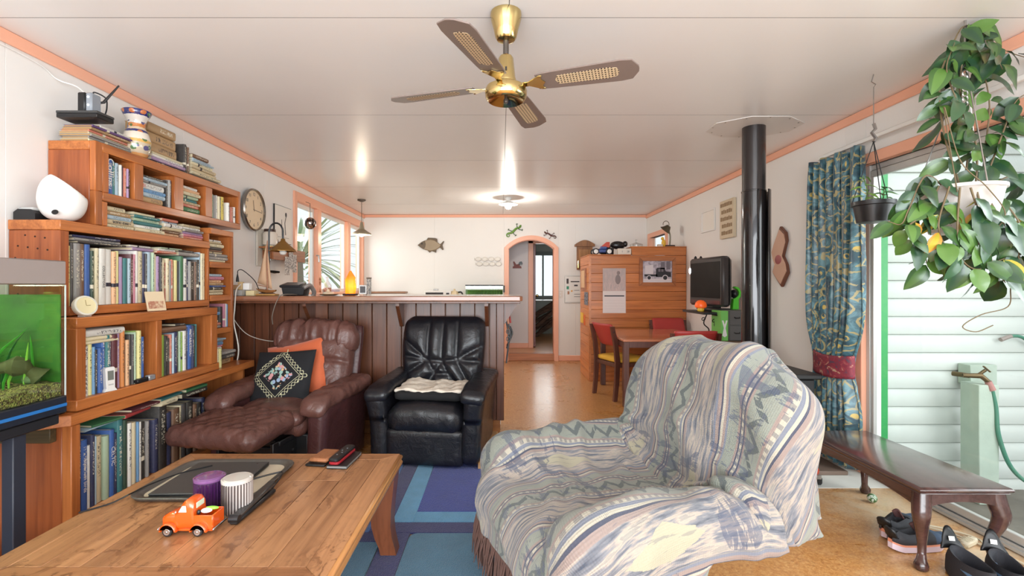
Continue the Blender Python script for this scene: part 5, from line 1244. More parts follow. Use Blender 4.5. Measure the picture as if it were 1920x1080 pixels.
def jar(name, lab, x, y, r, h, body, lid, band):
    j = thing(name, lab, 'candle jar', (x, y, TZ))
    n = 64; A = []
    for z, k in ((.002, .96), (.008, 1), (h * .86, 1), (h * .88, .985)): A.append([((r * k + (.0018 if q % 2 else 0) * (z < h * .87)) * math.cos(2 * PI * q / n), (r * k + (.0018 if q % 2 else 0) * (z < h * .87)) * math.sin(2 * PI * q / n), z) for q in range(n)])
    m = MB().grid(np.array(A), wrap=True); m.f += [tuple(range(n))[::-1], tuple(range(3 * n, 4 * n))]; m.mi += [0, 0]
    m.build('ribbed_glass', body, j, local=True, angle=20)
    MB().lathe([(r * 1.0, h * .885), (r * 1.05, h * .89), (r * 1.06, h * .93), (r * 1.05, h * .965), (r * .95, h * .985), (r * .9, h * .975), (r * .86, h * .99), (r * .4, h), (0, h)], n=40).build('lid', lid, j, local=True, angle=30)
    MB().lathe([(r * 1.0, 0), (r * 1.03, .003), (r * 1.03, .010), (r * 1.0, .012)], n=32).build('foot_ring', band, j, local=True)
    return j
def glassy(name, c, tr=.3, al=0): 
    t = NT(name); return t.set(c, .08, trans=tr, ior=1.4, coat=.6, crough=.04)
Mpg = glassy('purple_glass', S(66, 32, 78), .25); Mpl = glassy('purple_lid', S(140, 92, 148), .3)
jar('candle_jar', 'ribbed purple glass candle jar with lid behind the toy truck', -1.025, 1.690, .048, .122, Mpg, Mpl, Mpg)
def stripes():
    t = NT('frosted_rib_glass'); o = t.sep(t.coord()); a = t.math('ARCTAN2', o[1], o[0]); k = t.math('GREATER_THAN', t.math('SINE', t.math('MULTIPLY', a, 32)), -.1)
    return t.set(t.mix(k, S(66, 58, 58), S(168, 160, 156)), .1, coat=.5, crough=.05)
jar('candle_jar', 'ribbed clear and grey glass candle jar with pale lid', -.918, 1.672, .048, .124, stripes(), glassy('clear_lid', S(222, 214, 206), .25), M_chrome)
# toy pickup truck, nose to the left
tk = thing('toy_truck', 'orange old-fashioned toy pickup truck on the coffee table', 'toy truck', (-1.005, 1.545, TZ))
Mo = plain('orange_enamel', S(216, 84, 18), .2, coat=.7, crough=.05); Mtyre = plain('tyre_rubber', S(24, 24, 26), .6)
def body_loft(sec):
    A = []
    for (x, w, z0, z1, rr_) in sec:
        ring = []
        for k in range(16):
            a = 2 * PI * k / 16 + PI / 16; c, s_ = math.cos(a), math.sin(a); e = .45
            ring.append((x, w * math.copysign(abs(c) ** e, c), (z0 + z1) / 2 + (z1 - z0) / 2 * math.copysign(abs(s_) ** e, s_)))
        A.append(ring)
    m = MB().grid(np.array(A), wrap=True); n = len(sec); m.f += [tuple(range(16)), tuple(range((n - 1) * 16, n * 16))[::-1]]; m.mi += [0, 0]; return m
tk.scale = (.9, .9, .9); tk.location = (-.995, 1.548, TZ)
body_loft([(-.094, .018, .030, .048, 0), (-.088, .026, .022, .062, 0), (-.070, .032, .020, .072, 0), (-.045, .034, .018, .078, 0), (-.026, .036, .018, .080, 0)]).build('bonnet', Mo, tk, local=True, angle=40, recalc=True)
body_loft([(-.040, .036, .016, .076, 0), (-.026, .038, .016, .090, 0), (-.012, .038, .016, .116, 0), (.002, .037, .016, .124, 0), (.018, .037, .016, .122, 0), (.026, .036, .016, .110, 0), (.028, .035, .016, .08, 0)]).build('cab', Mo, tk, local=True, angle=40, recalc=True)
m = MB().box(.027, .094, -.036, -.031, .020, .070, .002).box(.027, .094, .031, .036, .020, .070, .002).box(.089, .095, -.034, .034, .020, .070, .002).box(.027, .092, -.032, .032, .018, .026, .001).box(-.09, .09, -.030, .030, .012, .02, .001)
m.build('cargo_bed', Mo, tk, local=True)
for s_ in (-1, 1):
    for x in (-.058, .048):
        q = [(x + .030 * math.cos(a), .016 + .030 * math.sin(a)) for a in np.linspace(-.05, PI + .05, 12)]; q2 = [(x + .022 * math.cos(a), .016 + .022 * math.sin(a)) for a in np.linspace(PI, 0, 10)]
        MB().prism(q + q2, -.010, .010, Matrix(((1, 0, 0, 0), (0, 0, -1, s_ * .040), (0, 1, 0, 0), (0, 0, 0, 1))), bev=.004).build('mudguard', Mo, tk, local=True, angle=60)
        w = MB().lathe([(.012, -.008), (.0165, -.0065), (.0175, 0), (.0165, .0065), (.012, .008)], n=22, M=frame((x, s_ * .041, .0178), (1, 0, 0), (0, 0, 1))).build('tyre', Mtyre, tk, local=True)
        MB().lathe([(.0115, .0085), (.0105, .0095), (.004, .0088), (0, .0105)] if s_ < 0 else [(.0115, -.0085), (.0105, -.0095), (.004, -.0088), (0, -.0105)], n=16, M=frame((x, s_ * .041, .0178), (1, 0, 0), (0, 0, 1))).build('hubcap', M_chrome, w, local=True)
    MB().prism([(-.024, .082), (.004, .082), (.002, .104), (-.010, .104)], -.001, .001, Matrix(((1, 0, 0, 0), (0, 0, -1, s_ * .0385), (0, 1, 0, 0), (0, 0, 0, 1)))).build('side_window', plain('toy_window', S(206, 214, 190), .3) if s_ < 0 else bpy.data.materials['toy_window'], tk, local=True)
    MB().sphere((-.030, s_ * .043, .083), (.003, .005, .006), 8).build('wing_mirror', M_chrome, tk, local=True)
MB().box(.0275, .030, -.022, .022, .088, .108, .002).build('rear_window', bpy.data.materials['toy_window'], tk, local=True)
MB().box(.096, .101, -.042, .042, .018, .026, .002).build('rear_bumper', M_chrome, tk, local=True); MB().box(-.100, -.095, -.038, .038, .016, .024, .002).build('front_bumper', M_chrome, tk, local=True)
MB().sphere((.055, -.006, .074), (.020, .014, .008), 12).build('white_surfboard', M_white, tk, local=True); MB().sphere((.068, .006, .078), (.024, .009, .006), 12).build('green_surfboard', plain('lime_toy', S(140, 206, 70), .4), tk, local=True)
MB().sphere((.036, -.02, .074), (.007, .006, .009), 8).build('dog', M_black, tk, local=True)
# hair straightener, phones, notebook, remote
hs = thing('hair_straightener', 'black hair straightener lying open on the table right of the jars', 'hair straightener', (-.875, 1.70, TZ), R(-2))
MB().box(-.016, .016, -.125, .13, .001, .018, .006).build('lower_arm', M_black, hs, local=True)
xform(MB().box(-.015, .015, -.125, .13, 0, .016, .005), Matrix.Translation((0, 0, .021)) @ Matrix.Rotation(R(4), 4, 'X')).build('upper_arm', plain('straightener_grey', S(52, 48, 46), .35), hs, local=True)
MB().cyl((-.016, -.115, .019), (.016, -.115, .019), .013, n=12).build('hinge', M_black, hs, local=True)
tag(MB().tube(bez([(-.875, 1.835, TZ + .012), (-.87, 1.90, TZ + .035), (-.90, 1.95, TZ + .03), (-.99, 1.86, TZ + .028), (-.97, 1.78, TZ + .03)]), .0035, 7).build('cord', M_black), 'black cord of the hair straightener looping over the tray edge', 'cord')
w1_ = thing('wallet', 'tan leather phone case lying shut, far left of the remotes on the table', 'case', (-.795, 2.155, TZ), R(-8))
MB().box(-.05, .04, -.07, .07, .0005, .010, .003).build('lower_case', M_black, w1_, local=True); MB().box(-.045, .045, -.055, .08, .011, .030, .009).build('upper_case', leather('tan_leather', S(150, 96, 62), .4), w1_, local=True)
n1_ = thing('notebook', 'slim black notebook with grey edge under the remote control', 'notebook', (-.70, 2.145, TZ), R(-4))
MB().box(-.045, .045, -.085, .095, .0005, .003, .0008).box(-.045, .045, -.085, .095, .012, .015, .0008).build('cover', M_black, n1_, local=True); MB().box(-.043, .044, -.083, .093, .0032, .0118).build('pages', plain('grey_pages', S(120, 118, 116), .7), n1_, local=True)
r1_ = thing('remote_control', 'chunky black remote control with red side on the black notebook', 'remote control', (-.712, 2.155, TZ + .0155), R(-6))
MB().prism(rrect(-.024, .024, -.09, .10, .015), 0, .012, bev=.003).build('lower_case', plain('red_plastic', S(150, 30, 40), .35), r1_, local=True)
MB().prism(rrect(-.025, .022, -.092, .10, .015), .0122, .028, bev=.005).build('upper_case', M_black, r1_, local=True)
for k in range(4): MB().lathe([(.005, 0), (.0045, .003), (0, .0032)], (-.006 + (k % 2) * .011, -.04 + k * .028, .028), 10).build('button', plain('button_dark', S(70, 66, 66), .5) if k == 0 else bpy.data.materials['button_dark'], r1_, local=True)

# ------------------------------------------------------------------ on the breakfast bar and the wall behind
CZ = 1.158
cl = thing('wall_clock', 'large round wall clock with cream face beside the bookcase', 'clock', (XL + .02, 4.31, 1.73))
Fk = frame((XL + .006, 4.31, 1.918), (0, 1, 0), (0, 0, 1))
MB().lathe([(.17, 0), (.186, .012), (.190, .034), (.182, .046), (.174, .04), (.172, .03)], n=56, M=Fk, cap=1).build('rim', plain('clock_rim', S(150, 146, 140), .18, .9), cl)
MB().lathe([(.173, .024), (.173, .028), (0, .028)], n=48, M=Fk).build('dial', plain('clock_face', S(238, 214, 178), .5), cl)
for k in range(12):
    a = R(90 - 30 * (k + 1)); text(str(k + 1), .042, M_inkd, cl, Fk @ Matrix.Translation((.138 * math.cos(a), .138 * math.sin(a), .0285)), 'numeral')
for L, a, w, nm in ((.085, 100, .004, 'hour_hand'), (.125, -4, .003, 'minute_hand')):
    MB().box(-.015, L, -w, w, .030, .0315, M=Fk @ Matrix.Rotation(R(a), 4, 'Z')).build(nm, plain(nm + '_metal', S(150, 130, 104), .4), cl)
MB().lathe([(.178, .050), (.17, .052), (0, .058)], n=40, M=Fk).build('glass', thin_glass('clock_glass', (1, 1, 1, 1), .18), cl)
# framed drawing
dr = thing('framed_drawing', 'narrow framed ink drawing on the left wall behind the arched lamp', 'picture', (XL + .01, 4.93, 1.67))
Fd = frame((XL + .003, 4.93, 1.86), (0, 1, 0), (0, 0, 1))
MB().box(-.19, .19, -.19, .19, 0, .012, .002, M=Fd).build('frame', M_black, dr); MB().box(-.182, .186, -.185, .185, .0121, .0135, M=Fd).build('sheet', M_paper, dr)
MB().tube([Fd @ Vector((.05, -.10, .0142)), Fd @ Vector((.03, .02, .0142)), Fd @ Vector((.06, .09, .0142))], .004, 5).tube([Fd @ Vector((-.03, -.12, .0142)), Fd @ Vector((-.04, .05, .0142))], .003, 5).tube([Fd @ Vector((-.12, -.13, .0142)), Fd @ Vector((.13, -.13, .0142))], .0015, 5).sphere(Fd @ Vector((.06, .11, .014)), (.002, .02, .025), 8).build('ink_lines', M_inkd, dr)
# coffee grinder on a board
gn = thing('coffee_grinder', 'wall-mounted coffee grinder with glass jar on a pale board', 'coffee grinder', (XL + .02, 4.5, 1.42))
Fg = frame((XL + .003, 4.50, 1.61), (0, 1, 0), (0, 0, 1))
MB().box(-.10, .11, -.19, .155, 0, .018, .003, M=Fg).build('board', plain('cream_board', S(214, 206, 192), .5), gn)
MB().lathe([(.05, -.03), (.062, -.02), (.064, .08), (.05, .10)], n=24, M=Matrix.Translation((XL + .085, 4.5, 1.64))).build('hopper', plain('ceramic_cream', S(224, 214, 200), .25, coat=.5), gn)
MB().lathe([(.05, .10), (.052, .105), (.05, .125), (0, .128)], n=24, M=Matrix.Translation((XL + .085, 4.5, 1.64))).build('lid', plain('dark_wood_lid', S(60, 40, 34), .4), gn)
MB().sphere((XL + .105, 4.56, 1.66), (.035, .03, .026), 12).tube([(XL + .12, 4.57, 1.66), (XL + .16, 4.60, 1.64), (XL + .16, 4.60, 1.59)], .006, 8).build('crank', M_steel, gn)
MB().lathe([(.045, -.17), (.05, -.165), (.05, -.08), (.035, -.06)], n=24, M=Matrix.Translation((XL + .085, 4.5, 1.64))).build('glass_jar', thin_glass('jar_glass', (.95, .97, .96, 1), 1.5), gn)
MB().lathe([(.053, -.075), (.064, -.06), (.064, -.035), (.05, -.03)], n=24, M=Matrix.Translation((XL + .085, 4.5, 1.64))).build('collar', M_brass, gn)
# wooden wall shelf with hanging cards
sh = thing('wall_shelf', 'small brown wooden wall shelf with cards clipped to it, left of the window', 'shelf', (XL + .08, 4.78, 1.42))
Mw = wood('warm_shelf_wood', S(128, 72, 40), S(176, 110, 66), 'y', .4)
MB().box(XL + .003, XL + .15, 4.42, 5.14, 1.585, 1.60, .003).build('shelf_board', Mw, sh); MB().box(XL + .14, XL + .155, 4.42, 5.14, 1.48, 1.598, .003).build('front_board', Mw, sh)
for y in (4.5, 5.05): MB().box(XL + .003, XL + .14, y - .01, y + .01, 1.49, 1.584, .002).build('bracket', Mw, sh)
for k, (y, z) in enumerate(((4.70, 1.43), (4.78, 1.49), (4.86, 1.46))):
    c_ = thing('card', ['left printed card hanging from the wall shelf', 'middle printed card hanging from the wall shelf', 'right printed card hanging from the wall shelf'][k], 'card', (XL + .162, y, z - .07), group='cards on the wall shelf')
    MB().box(XL + .158 + k * .0015, XL + .159 + k * .0015, y - .05, y + .05, z - .09, z + .09).build('sheet', sepia('card_print_%d' % k, k * 7, S(216, 210, 204), S(120, 114, 112), 14), c_)
kn = MB().tube([(XL + .02, 4.62, 1.375), (XL + .05, 4.66, 1.37), (XL + .07, 4.72, 1.37)], [.01, .014, .010], 8)
tag(kn.build('wall_hook', M_black), 'black wall hook below the wooden shelf', 'hook')
# arched lamp
al = thing('table_lamp', 'table lamp with arched black arm and brown metal shade on the bar', 'lamp', (-1.95, 4.12, CZ))
lx0 = PX(500, 4.12); arm_ = [(lx0, 4.12, CZ), (lx0 + .02, 4.12, 1.45), (lx0 + .02, 4.12, 1.67)] + [(lx0 + .02 + .06 - .06 * math.cos(a), 4.12, 1.695 + .08 * math.sin(a)) for a in np.linspace(.2, PI - .1, 10)] + [(lx0 + .14, 4.12, 1.635)]
MB().tube(arm_, .008, 8).build('arm', M_black, al)
MB().lathe([(.07, 0), (.075, .006), (.06, .016), (.015, .024), (.012, .05)], (lx0, 4.12, CZ), 28).build('base', plain('lamp_base', S(60, 44, 36), .4), al)
Mcop = plain('aged_brass_shade', S(150, 112, 58), .35, .7, var=.25)
n = 48; A = []
for (r, z) in ((.016, 1.64), (.020, 1.62), (.040, 1.60), (.072, 1.57), (.106, 1.54), (.112, 1.532)):
    A.append([(lx0 + .14 + r * (1 + .025 * math.cos(12 * q * 2 * PI / n) * (r > .05)) * math.cos(2 * PI * q / n), 4.12 + r * (1 + .025 * math.cos(12 * q * 2 * PI / n) * (r > .05)) * math.sin(2 * PI * q / n), z) for q in range(n)])
sd_ = MB().grid(np.array(A)[::-1], wrap=True).build('shade', Mcop, al, angle=60); md = sd_.modifiers.new('thick', 'SOLIDIFY'); md.thickness = .003
MB().lathe([(.0, -.055), (.02, -.05), (.03, -.032), (.026, -.01), (.013, .012), (.013, .03), (0, .03)], (lx0 + .14, 4.12, 1.555), 18).build('bulb', plain('frosted_bulb', S(240, 236, 228), .15, coat=.5), al)
# model sailing boat
bo = thing('model_boat', 'wooden model sailing boat with tan sails on the bar', 'model boat', (PX(498, 3.86), 3.86, CZ)); bx0 = PX(500, 3.86)
MB().box(bx0 - .07, bx0 + .085, 3.82, 3.90, CZ, CZ + .014, .004).build('plinth', wood('boat_plinth', S(150, 104, 56), S(206, 160, 96), 'x', .3), bo)
q = [(-.085, .045), (-.05, .016), (.05, .016), (.07, .032), (.085, .038), (.03, .036)]
A = [[(bx0 + x, 3.86 + w * math.cos(a), CZ + .018 + zk + d * math.sin(a)) for a in np.linspace(PI, 2 * PI, 9)] for x, w, zk, d in ((-.085, .002, .040, .004), (-.055, .018, .030, .018), (0, .026, .026, .026), (.05, .022, .026, .022), (.075, .012, .028, .012))]
h_ = MB().grid(np.array(A)); h_.f += [tuple(i * 9 + k for i in range(5) for k in (0,)) + tuple(i * 9 + 8 for i in range(4, -1, -1))]; h_.mi += [0]
h_.build('hull', wood('boat_hull', S(110, 70, 40), S(160, 110, 64), 'x', .3), bo, angle=60, recalc=True)
MB().tube([(bx0 + .005, 3.86, CZ + .04), (bx0 + .005, 3.86, 1.60)], [.005, .003], 8).tube([(bx0 + .005, 3.86, CZ + .07), (bx0 - .07, 3.86, CZ + .085)], .003, 6).build('mast', Mw, bo)
Msail = plain('tan_sailcloth', S(196, 160, 128), .7, bump=.2, bscale=90, var=.08)
def sail(a, b, c, bulge):
    a, b, c = map(Vector, (a, b, c)); n = 8; A = np.zeros((n + 1, n + 1, 3))
    for i in range(n + 1):
        for j in range(n + 1):
            u = i / n; v = j / n; p = a.lerp(b, u); p2 = a.lerp(c, u); r_ = p.lerp(p2, v); r_.y -= bulge * math.sin(PI * v) * math.sin(PI * min(1, u)); A[i, j] = r_
    m = MB().grid(A); o = m.build('sail', Msail, bo, angle=180); md = o.modifiers.new('thick', 'SOLIDIFY'); md.thickness = .002
sail((bx0 + .001, 3.86, 1.59), (bx0 + .0, 3.86, CZ + .075), (bx0 - .075, 3.86, CZ + .10), .02)
sail((bx0 + .010, 3.86, 1.50), (bx0 + .012, 3.86, CZ + .06), (bx0 + .045, 3.86, CZ + .05), .012)
# power board, adapters and book
pb = thing('power_board', 'tan power adapter block with plugs on the bar end', 'power board', (-2.10, 3.82, CZ + .045))
MB().box(-2.14, -2.085, 3.79, 3.86, CZ + .046, CZ + .085, .004).build('adapter', plain('beige_adapter', S(190, 150, 110), .5), pb); MB().box(-2.085, -2.05, 3.80, 3.84, CZ + .046, CZ + .11, .004).build('adapter', plain('tan_adapter', S(206, 176, 130), .5), pb)
MB().lathe([(.012, 0), (.010, .03), (.006, .05), (.004, .06)], (-2.095, 3.82, CZ + .11), 10).build('plug', M_black, pb)
MB().box(-2.045, -1.995, 3.80, 3.85, CZ + .046, CZ + .10, .004).build('socket_block', M_white, pb)
tag(MB().box(-2.17, -2.03, 3.76, 3.90, CZ, CZ + .045, .002).build('box', plain('grey_card_box', S(160, 156, 150), .6)), 'flat grey box under the adapters at the left end of the bar', 'box')
tag(MB().box(-2.02, -1.955, 3.80, 3.88, CZ, CZ + .04, .002).build('box', plain('floral_card', S(214, 196, 150), .6, var=.3)), 'small cream patterned box beside the boat plinth', 'box')
tag(MB().tube(bez([(-2.095, 3.82, CZ + .165), (-2.09, 3.82, CZ + .20), (-2.06, 3.84, CZ + .20), (-1.98, 3.86, CZ + .12), (-1.93, 3.86, CZ + .03), (-1.88, 3.95, CZ + .01)], 30), .0035, 6).build('cord', M_black), 'black cord arching from the adapters over to the lamp', 'cord')
tag(MB().tube(bez([(-2.06, 3.80, CZ + .09), (-2.04, 3.70, CZ + .04), (-2.03, 3.66, CZ - .10), (-2.035, 3.66, .95), (-2.0, 3.66, .75), (-2.03, 3.66, .55), (-2.05, 3.69, .3)], 40), .005, 7).build('cord', plain('white_cord', S(222, 216, 206), .5)), 'thick white cord hanging down from the left end of the bar', 'cord')
tag(MB().tube(bez([(-2.12, 3.78, CZ + .05), (-2.12, 3.67, CZ + .0), (-2.05, 3.665, 1.0), (-1.95, 3.70, .86), (-1.80, 3.78, .80), (-1.74, 3.80, .84)], 36), .0032, 6).build('cord', plain('grey_cord', S(176, 166, 156), .5)), 'thin grey cord sagging from the bar to behind the brown recliner', 'cord')
# telephone
ph = thing('telephone', 'black desk telephone with silver handset on the bar', 'telephone', (PX(560, 3.92), 3.92, CZ)); px0 = PX(556, 3.92)
MB().prism([(-.085, 0), (.08, 0), (.095, .07), (-.10, .07)], -.05, .06, frame((px0, 3.92, CZ), (1, 0, 0), (0, 0, 1)), bev=.006).build('stand', M_black, ph)
xform(MB().box(-.115, .05, -.075, .075, 0, .022, .008), Matrix.Translation((px0 - .0, 3.93, CZ + .074)) @ Matrix.Rotation(R(10), 4, 'X')).build('keypad_unit', plain('phone_dark', S(32, 34, 38), .35), ph)
xform(MB().tube(bez([(0, -.02, .0), (.03, 0, .04), (.03, .06, .055), (.03, .12, .045), (.0, .15, 0.0)], 16), [.022] * 4 + [.017] * 9 + [.022] * 4 if False else .018, 12, flat=.8), Matrix.Translation((px0 + .085, 3.87, CZ + .05)) @ Matrix.Rotation(R(-35), 4, 'X')).build('handset', plain('handset_silver', S(150, 146, 142), .3, .3), ph)
MB().tube(bez([(px0 + .03, 3.86, CZ + .006), (px0 + .02, 3.77, CZ + .012), (px0 - .02, 3.69, CZ + .006), (px0 - .045, 3.66, CZ - .05), (px0 - .075, 3.66, CZ - .15), (px0 - .085, 3.69, .94)], 30), .0035, 6).build('cord', plain('brown_cord', S(120, 110, 100), .5), ph)
# pale shell dish, salt lamp, small metal frame
dsh = thing('dish', 'pale wooden dish with a cream shell on the bar by the telephone', 'dish', (PX(617, 3.95), 3.95, CZ)); dx_ = PX(617, 3.95)
MB().lathe([(.05, 0), (.07, .006), (.078, .012), (.07, .012), (.05, .006), (0, .006)], (dx_, 3.95, CZ), 26).build('plate', plain('dish_wood', S(170, 140, 110), .5), dsh)
MB().lathe([(.05, .007), (.042, .022), (.016, .032), (.008, .05), (0, .052)], (dx_ - .008, 3.95, CZ), 18).build('shell', plain('shell_cream', S(216, 198, 170), .4), dsh)
sp_ = thing('salt_lamp', 'glowing orange salt crystal lamp on the bar', 'lamp', (PX(657, 3.95), 3.95, CZ)); sx_ = PX(657, 3.95)
MB().box(sx_ - .05, sx_ + .05, 3.90, 4.0, CZ, CZ + .014, .004).build('base', plain('dark_base', S(64, 28, 18), .4), sp_)
def saltmat():
    t = NT('salt_crystal'); o = t.coord(); z = t.sep(o)[2]; n = t.noise(o, 18, 4)
    c = t.mix(n, S(230, 96, 10), S(255, 170, 40)); g = t.math('MULTIPLY_ADD', t.math('SUBTRACT', 1, t.math('MINIMUM', t.math('MULTIPLY', t.math('ABSOLUTE', t.math('SUBTRACT', z, CZ + .075 - CZ)), 9), .8)), 2.2, .25)
    return t.set(S(200, 90, 24), .6, emit=c, estr=g)
sm = MB(); ring = [(.044, .0), (.046, .05), (.043, .11), (.040, .125), (.006, .188)]
g = random.Random(3)
for i, (r_, z_) in enumerate(ring):
    for k in range(7): a = 2 * PI * k / 7 + .2; rr_ = r_ * g.uniform(.86, 1.05); sm.v.append((rr_ * math.cos(a), rr_ * math.sin(a), z_ + (g.uniform(-.008, .008) if 0 < i < 4 else 0)))
sm.f = [(i * 7 + k, i * 7 + (k + 1) % 7, (i + 1) * 7 + (k + 1) % 7, (i + 1) * 7 + k) for i in range(4) for k in range(7)] + [tuple(range(7))[::-1], tuple(range(28, 35))]; sm.mi = [0] * len(sm.f)
xform(sm, Matrix.Translation((0, 0, .0145))).build('crystal', saltmat(), sp_, local=True, flat=True)
fr_ = thing('photo_stand', 'small tilted metal photo stand right of the salt lamp', 'photo stand', (PX(679, 4.05), 4.05, CZ)); fx_ = PX(680, 4.05)
Ff = frame((fx_, 4.05, CZ + .045), (.9, .3, 0), (.2, .25, .9)); MB().box(-.032, .032, -.04, .04, -.004, .004, .002, M=Ff).build('frame', M_steel, fr_); MB().box(-.022, .022, -.028, .028, .0041, .0048, M=Ff).build('picture', plain('dark_photo', S(60, 62, 66), .3), fr_)
MB().tube([Ff @ Vector((0, -.02, -.004)), (fx_ + .02, 4.10, CZ + .002)], .003, 6).build('strut', M_steel, fr_)

# ------------------------------------------------------------------ window sill things, mirror ball, pendant lamps
SZ = 1.1505
pm = thing('pepper_mill', 'turned brown wooden pepper mill on the window sill', 'pepper mill', (XL + .0, 5.92, SZ))
MB().lathe([(.03, 0), (.032, .01), (.024, .04), (.020, .08), (.028, .12), (.026, .14)], n=20).build('body', Mw, pm, local=True); MB().lathe([(.018, .142), (.03, .155), (.03, .17), (.02, .19), (.0, .20)], n=20).build('knob', Mw, pm, local=True)
gv_ = thing('glass_bottle', 'clear pinkish glass bottle on the window sill', 'bottle', (XL - .0, 6.22, SZ))
MB().lathe([(.05, 0), (.055, .01), (.055, .09), (.03, .13), (.016, .15), (.016, .19), (.022, .20), (.018, .2)], n=22).build('glass', thin_glass('pink_glass', (.93, .84, .80, 1), 2), gv_, local=True); MB().lathe([(.046, .004), (.05, .01), (.05, .06), (0, .06)], n=20).build('contents', plain('pink_salt', S(222, 190, 176), .7), gv_, local=True)
tag(MB().box(XL - .03, XL + .03, 6.42, 6.62, SZ, SZ + .035, .003).build('box', plain('pale_purple_box', S(186, 176, 196), .5)), 'pale lilac flat box on the window sill', 'box')
mbl = thing('mirror_ball', 'small mirrored glass ball hanging in the kitchen window', 'mirror ball', (-2.17, 5.46, 1.94)); 
t = NT('mirror_facets'); vo = t.new('ShaderNodeTexVoronoi'); t.link(t.coord(), vo.inputs['Vector']); vo.inputs['Scale'].default_value = 42; t.set(t.ramp(vo.outputs['Color'], [(0, S(70, 60, 60)), (.5, S(170, 160, 156)), (1, S(240, 236, 230))], 'CONSTANT'), .08, .9)
MB().sphere((-2.17, 5.46, 1.945), .068, 24).build('ball', t.m, mbl); MB().tube([(-2.17, 5.46, 2.012), (-2.17, 5.46, 2.17), (-2.22, 5.46, 2.19)], .003, 6).build('cord', M_black, mbl)
def pendant(x, y, zb, r, lab, power):
    p = thing('pendant_lamp', lab, 'lamp', (x, y, zb))
    MB().lathe([(.055, ZC - .001), (.055, ZC - .014), (.02, ZC - .03), (0, ZC - .03)], (x, y, 0), 20).build('ceiling_rose', plain('pewter', S(96, 88, 80), .4, .7), p)
    k = 0; z = ZC - .03
    m = MB()
    while z > zb + .17:
        m.tube([(x + (.006 if k % 2 else 0) * math.cos(a), y + (0 if k % 2 else .006) * math.cos(a), z - .012 + .013 * math.sin(a)) for a in np.linspace(0, 2 * PI, 8, endpoint=False)], .0018, 4, closed=True); z -= .021; k += 1
    m.build('chain', bpy.data.materials['pewter'], p)
    s_ = MB().lathe([(r, zb), (r * .96, zb + .02), (r * .62, zb + .045), (r * .3, zb + .075), (r * .2, zb + .12), (r * .12, zb + .17), (0, zb + .172)], (x, y, 0), 32, cap=0).build('shade', plain('weathered_shade', S(150, 138, 116), .4, .3, var=.1), p)
    MB().sphere((x, y, zb + .012), .04, 16).build('bulb', emit('warm_bulb', (1, .82, .5, 1), 9), p)
    lamp('pendant_light', (x, y, zb - .05), power)
pendant(-1.885, 6.5, 1.925, .13, 'weathered bell-shaped pendant lamp on a chain near the kitchen window', 9)
cl2 = thing('ceiling_light', 'white ceiling light with shallow shade over the kitchen passage', 'ceiling light', (PX(953, 6.35), 6.35, 2.27)); cx_ = PX(953, 6.35)
MB().lathe([(.04, ZC - .001), (.045, ZC - .02), (.03, ZC - .045), (.12, ZC - .085), (.125, ZC - .092), (.03, ZC - .07)], (cx_, 6.35, 0), 32).build('shade', M_white, cl2)
MB().lathe([(0, 2.245), (.03, 2.255), (.042, 2.28), (.035, 2.305), (.018, 2.325), (0, 2.326)], (cx_, 6.35, 0), 20).build('bulb', emit('white_bulb', (1, .95, .85, 1), 12), cl2)
lamp('ceiling_lamp_light', (cx_, 6.35, 2.22), 22, (1, .93, .82), .05)
# ------------------------------------------------------------------ ceiling fan
FX, FY = .022, 2.045
fan = thing('ceiling_fan', 'brass ceiling fan with four cane-inset blades in the middle of the ceiling', 'ceiling fan', (FX, FY, 2.0))
MB().lathe([(.066, 2.399), (.067, 2.385), (.062, 2.36), (.052, 2.325), (.045, 2.295), (.038, 2.285), (.018, 2.28)], (FX, FY, 0), 24).build('canopy', M_brass, fan, angle=22)
M_pew = plain('dark_bronze', S(92, 84, 78), .35, .6)
MB().cyl((FX, FY, 2.17), (FX, FY, 2.29), .012, n=14).build('down_rod', M_pew, fan)
MB().lathe([(.016, 2.22), (.026, 2.215), (.032, 2.205), (.040, 2.125), (.044, 2.112), (.044, 2.104), (.03, 2.098)], (FX, FY, 0), 28).build('motor_neck', M_brass, fan, angle=30)
MB().box(FX - .004, FX + .004, FY - .041, FY - .036, 2.14, 2.155, .001).build('switch_slot', M_black, fan)
MB().lathe([(.03, 2.098), (.06, 2.096), (.084, 2.082), (.090, 2.065), (.088, 2.042), (.080, 2.028), (.074, 2.024), (.070, 2.026), (.045, 2.042), (.012, 2.050), (0, 2.050)], (FX, FY, 0), 40).build('motor_housing', M_brass, fan, angle=30)
MB().lathe([(0, 2.015), (.009, 2.017), (.011, 2.028), (.007, 2.036), (.006, 2.052)], (FX, FY, 0), 14).build('finial', M_pew, fan)
M_blade = plain('taupe_fan_blade', S(122, 108, 102), .32, var=.06)
def cane_mat():
    t = NT('cane_weave'); o = t.sep(t.coord()); 
    def cell(v, k): return t.math('LESS_THAN', t.math('ABSOLUTE', t.math('SUBTRACT', t.math('FRACT', t.math('MULTIPLY', v, k)), .5)), .26)
    h = t.math('MULTIPLY', cell(o[0], 78), cell(o[1], 78))
    return t.set(t.mix(h, S(206, 184, 150), S(52, 40, 34)), .55)
M_cane = cane_mat()
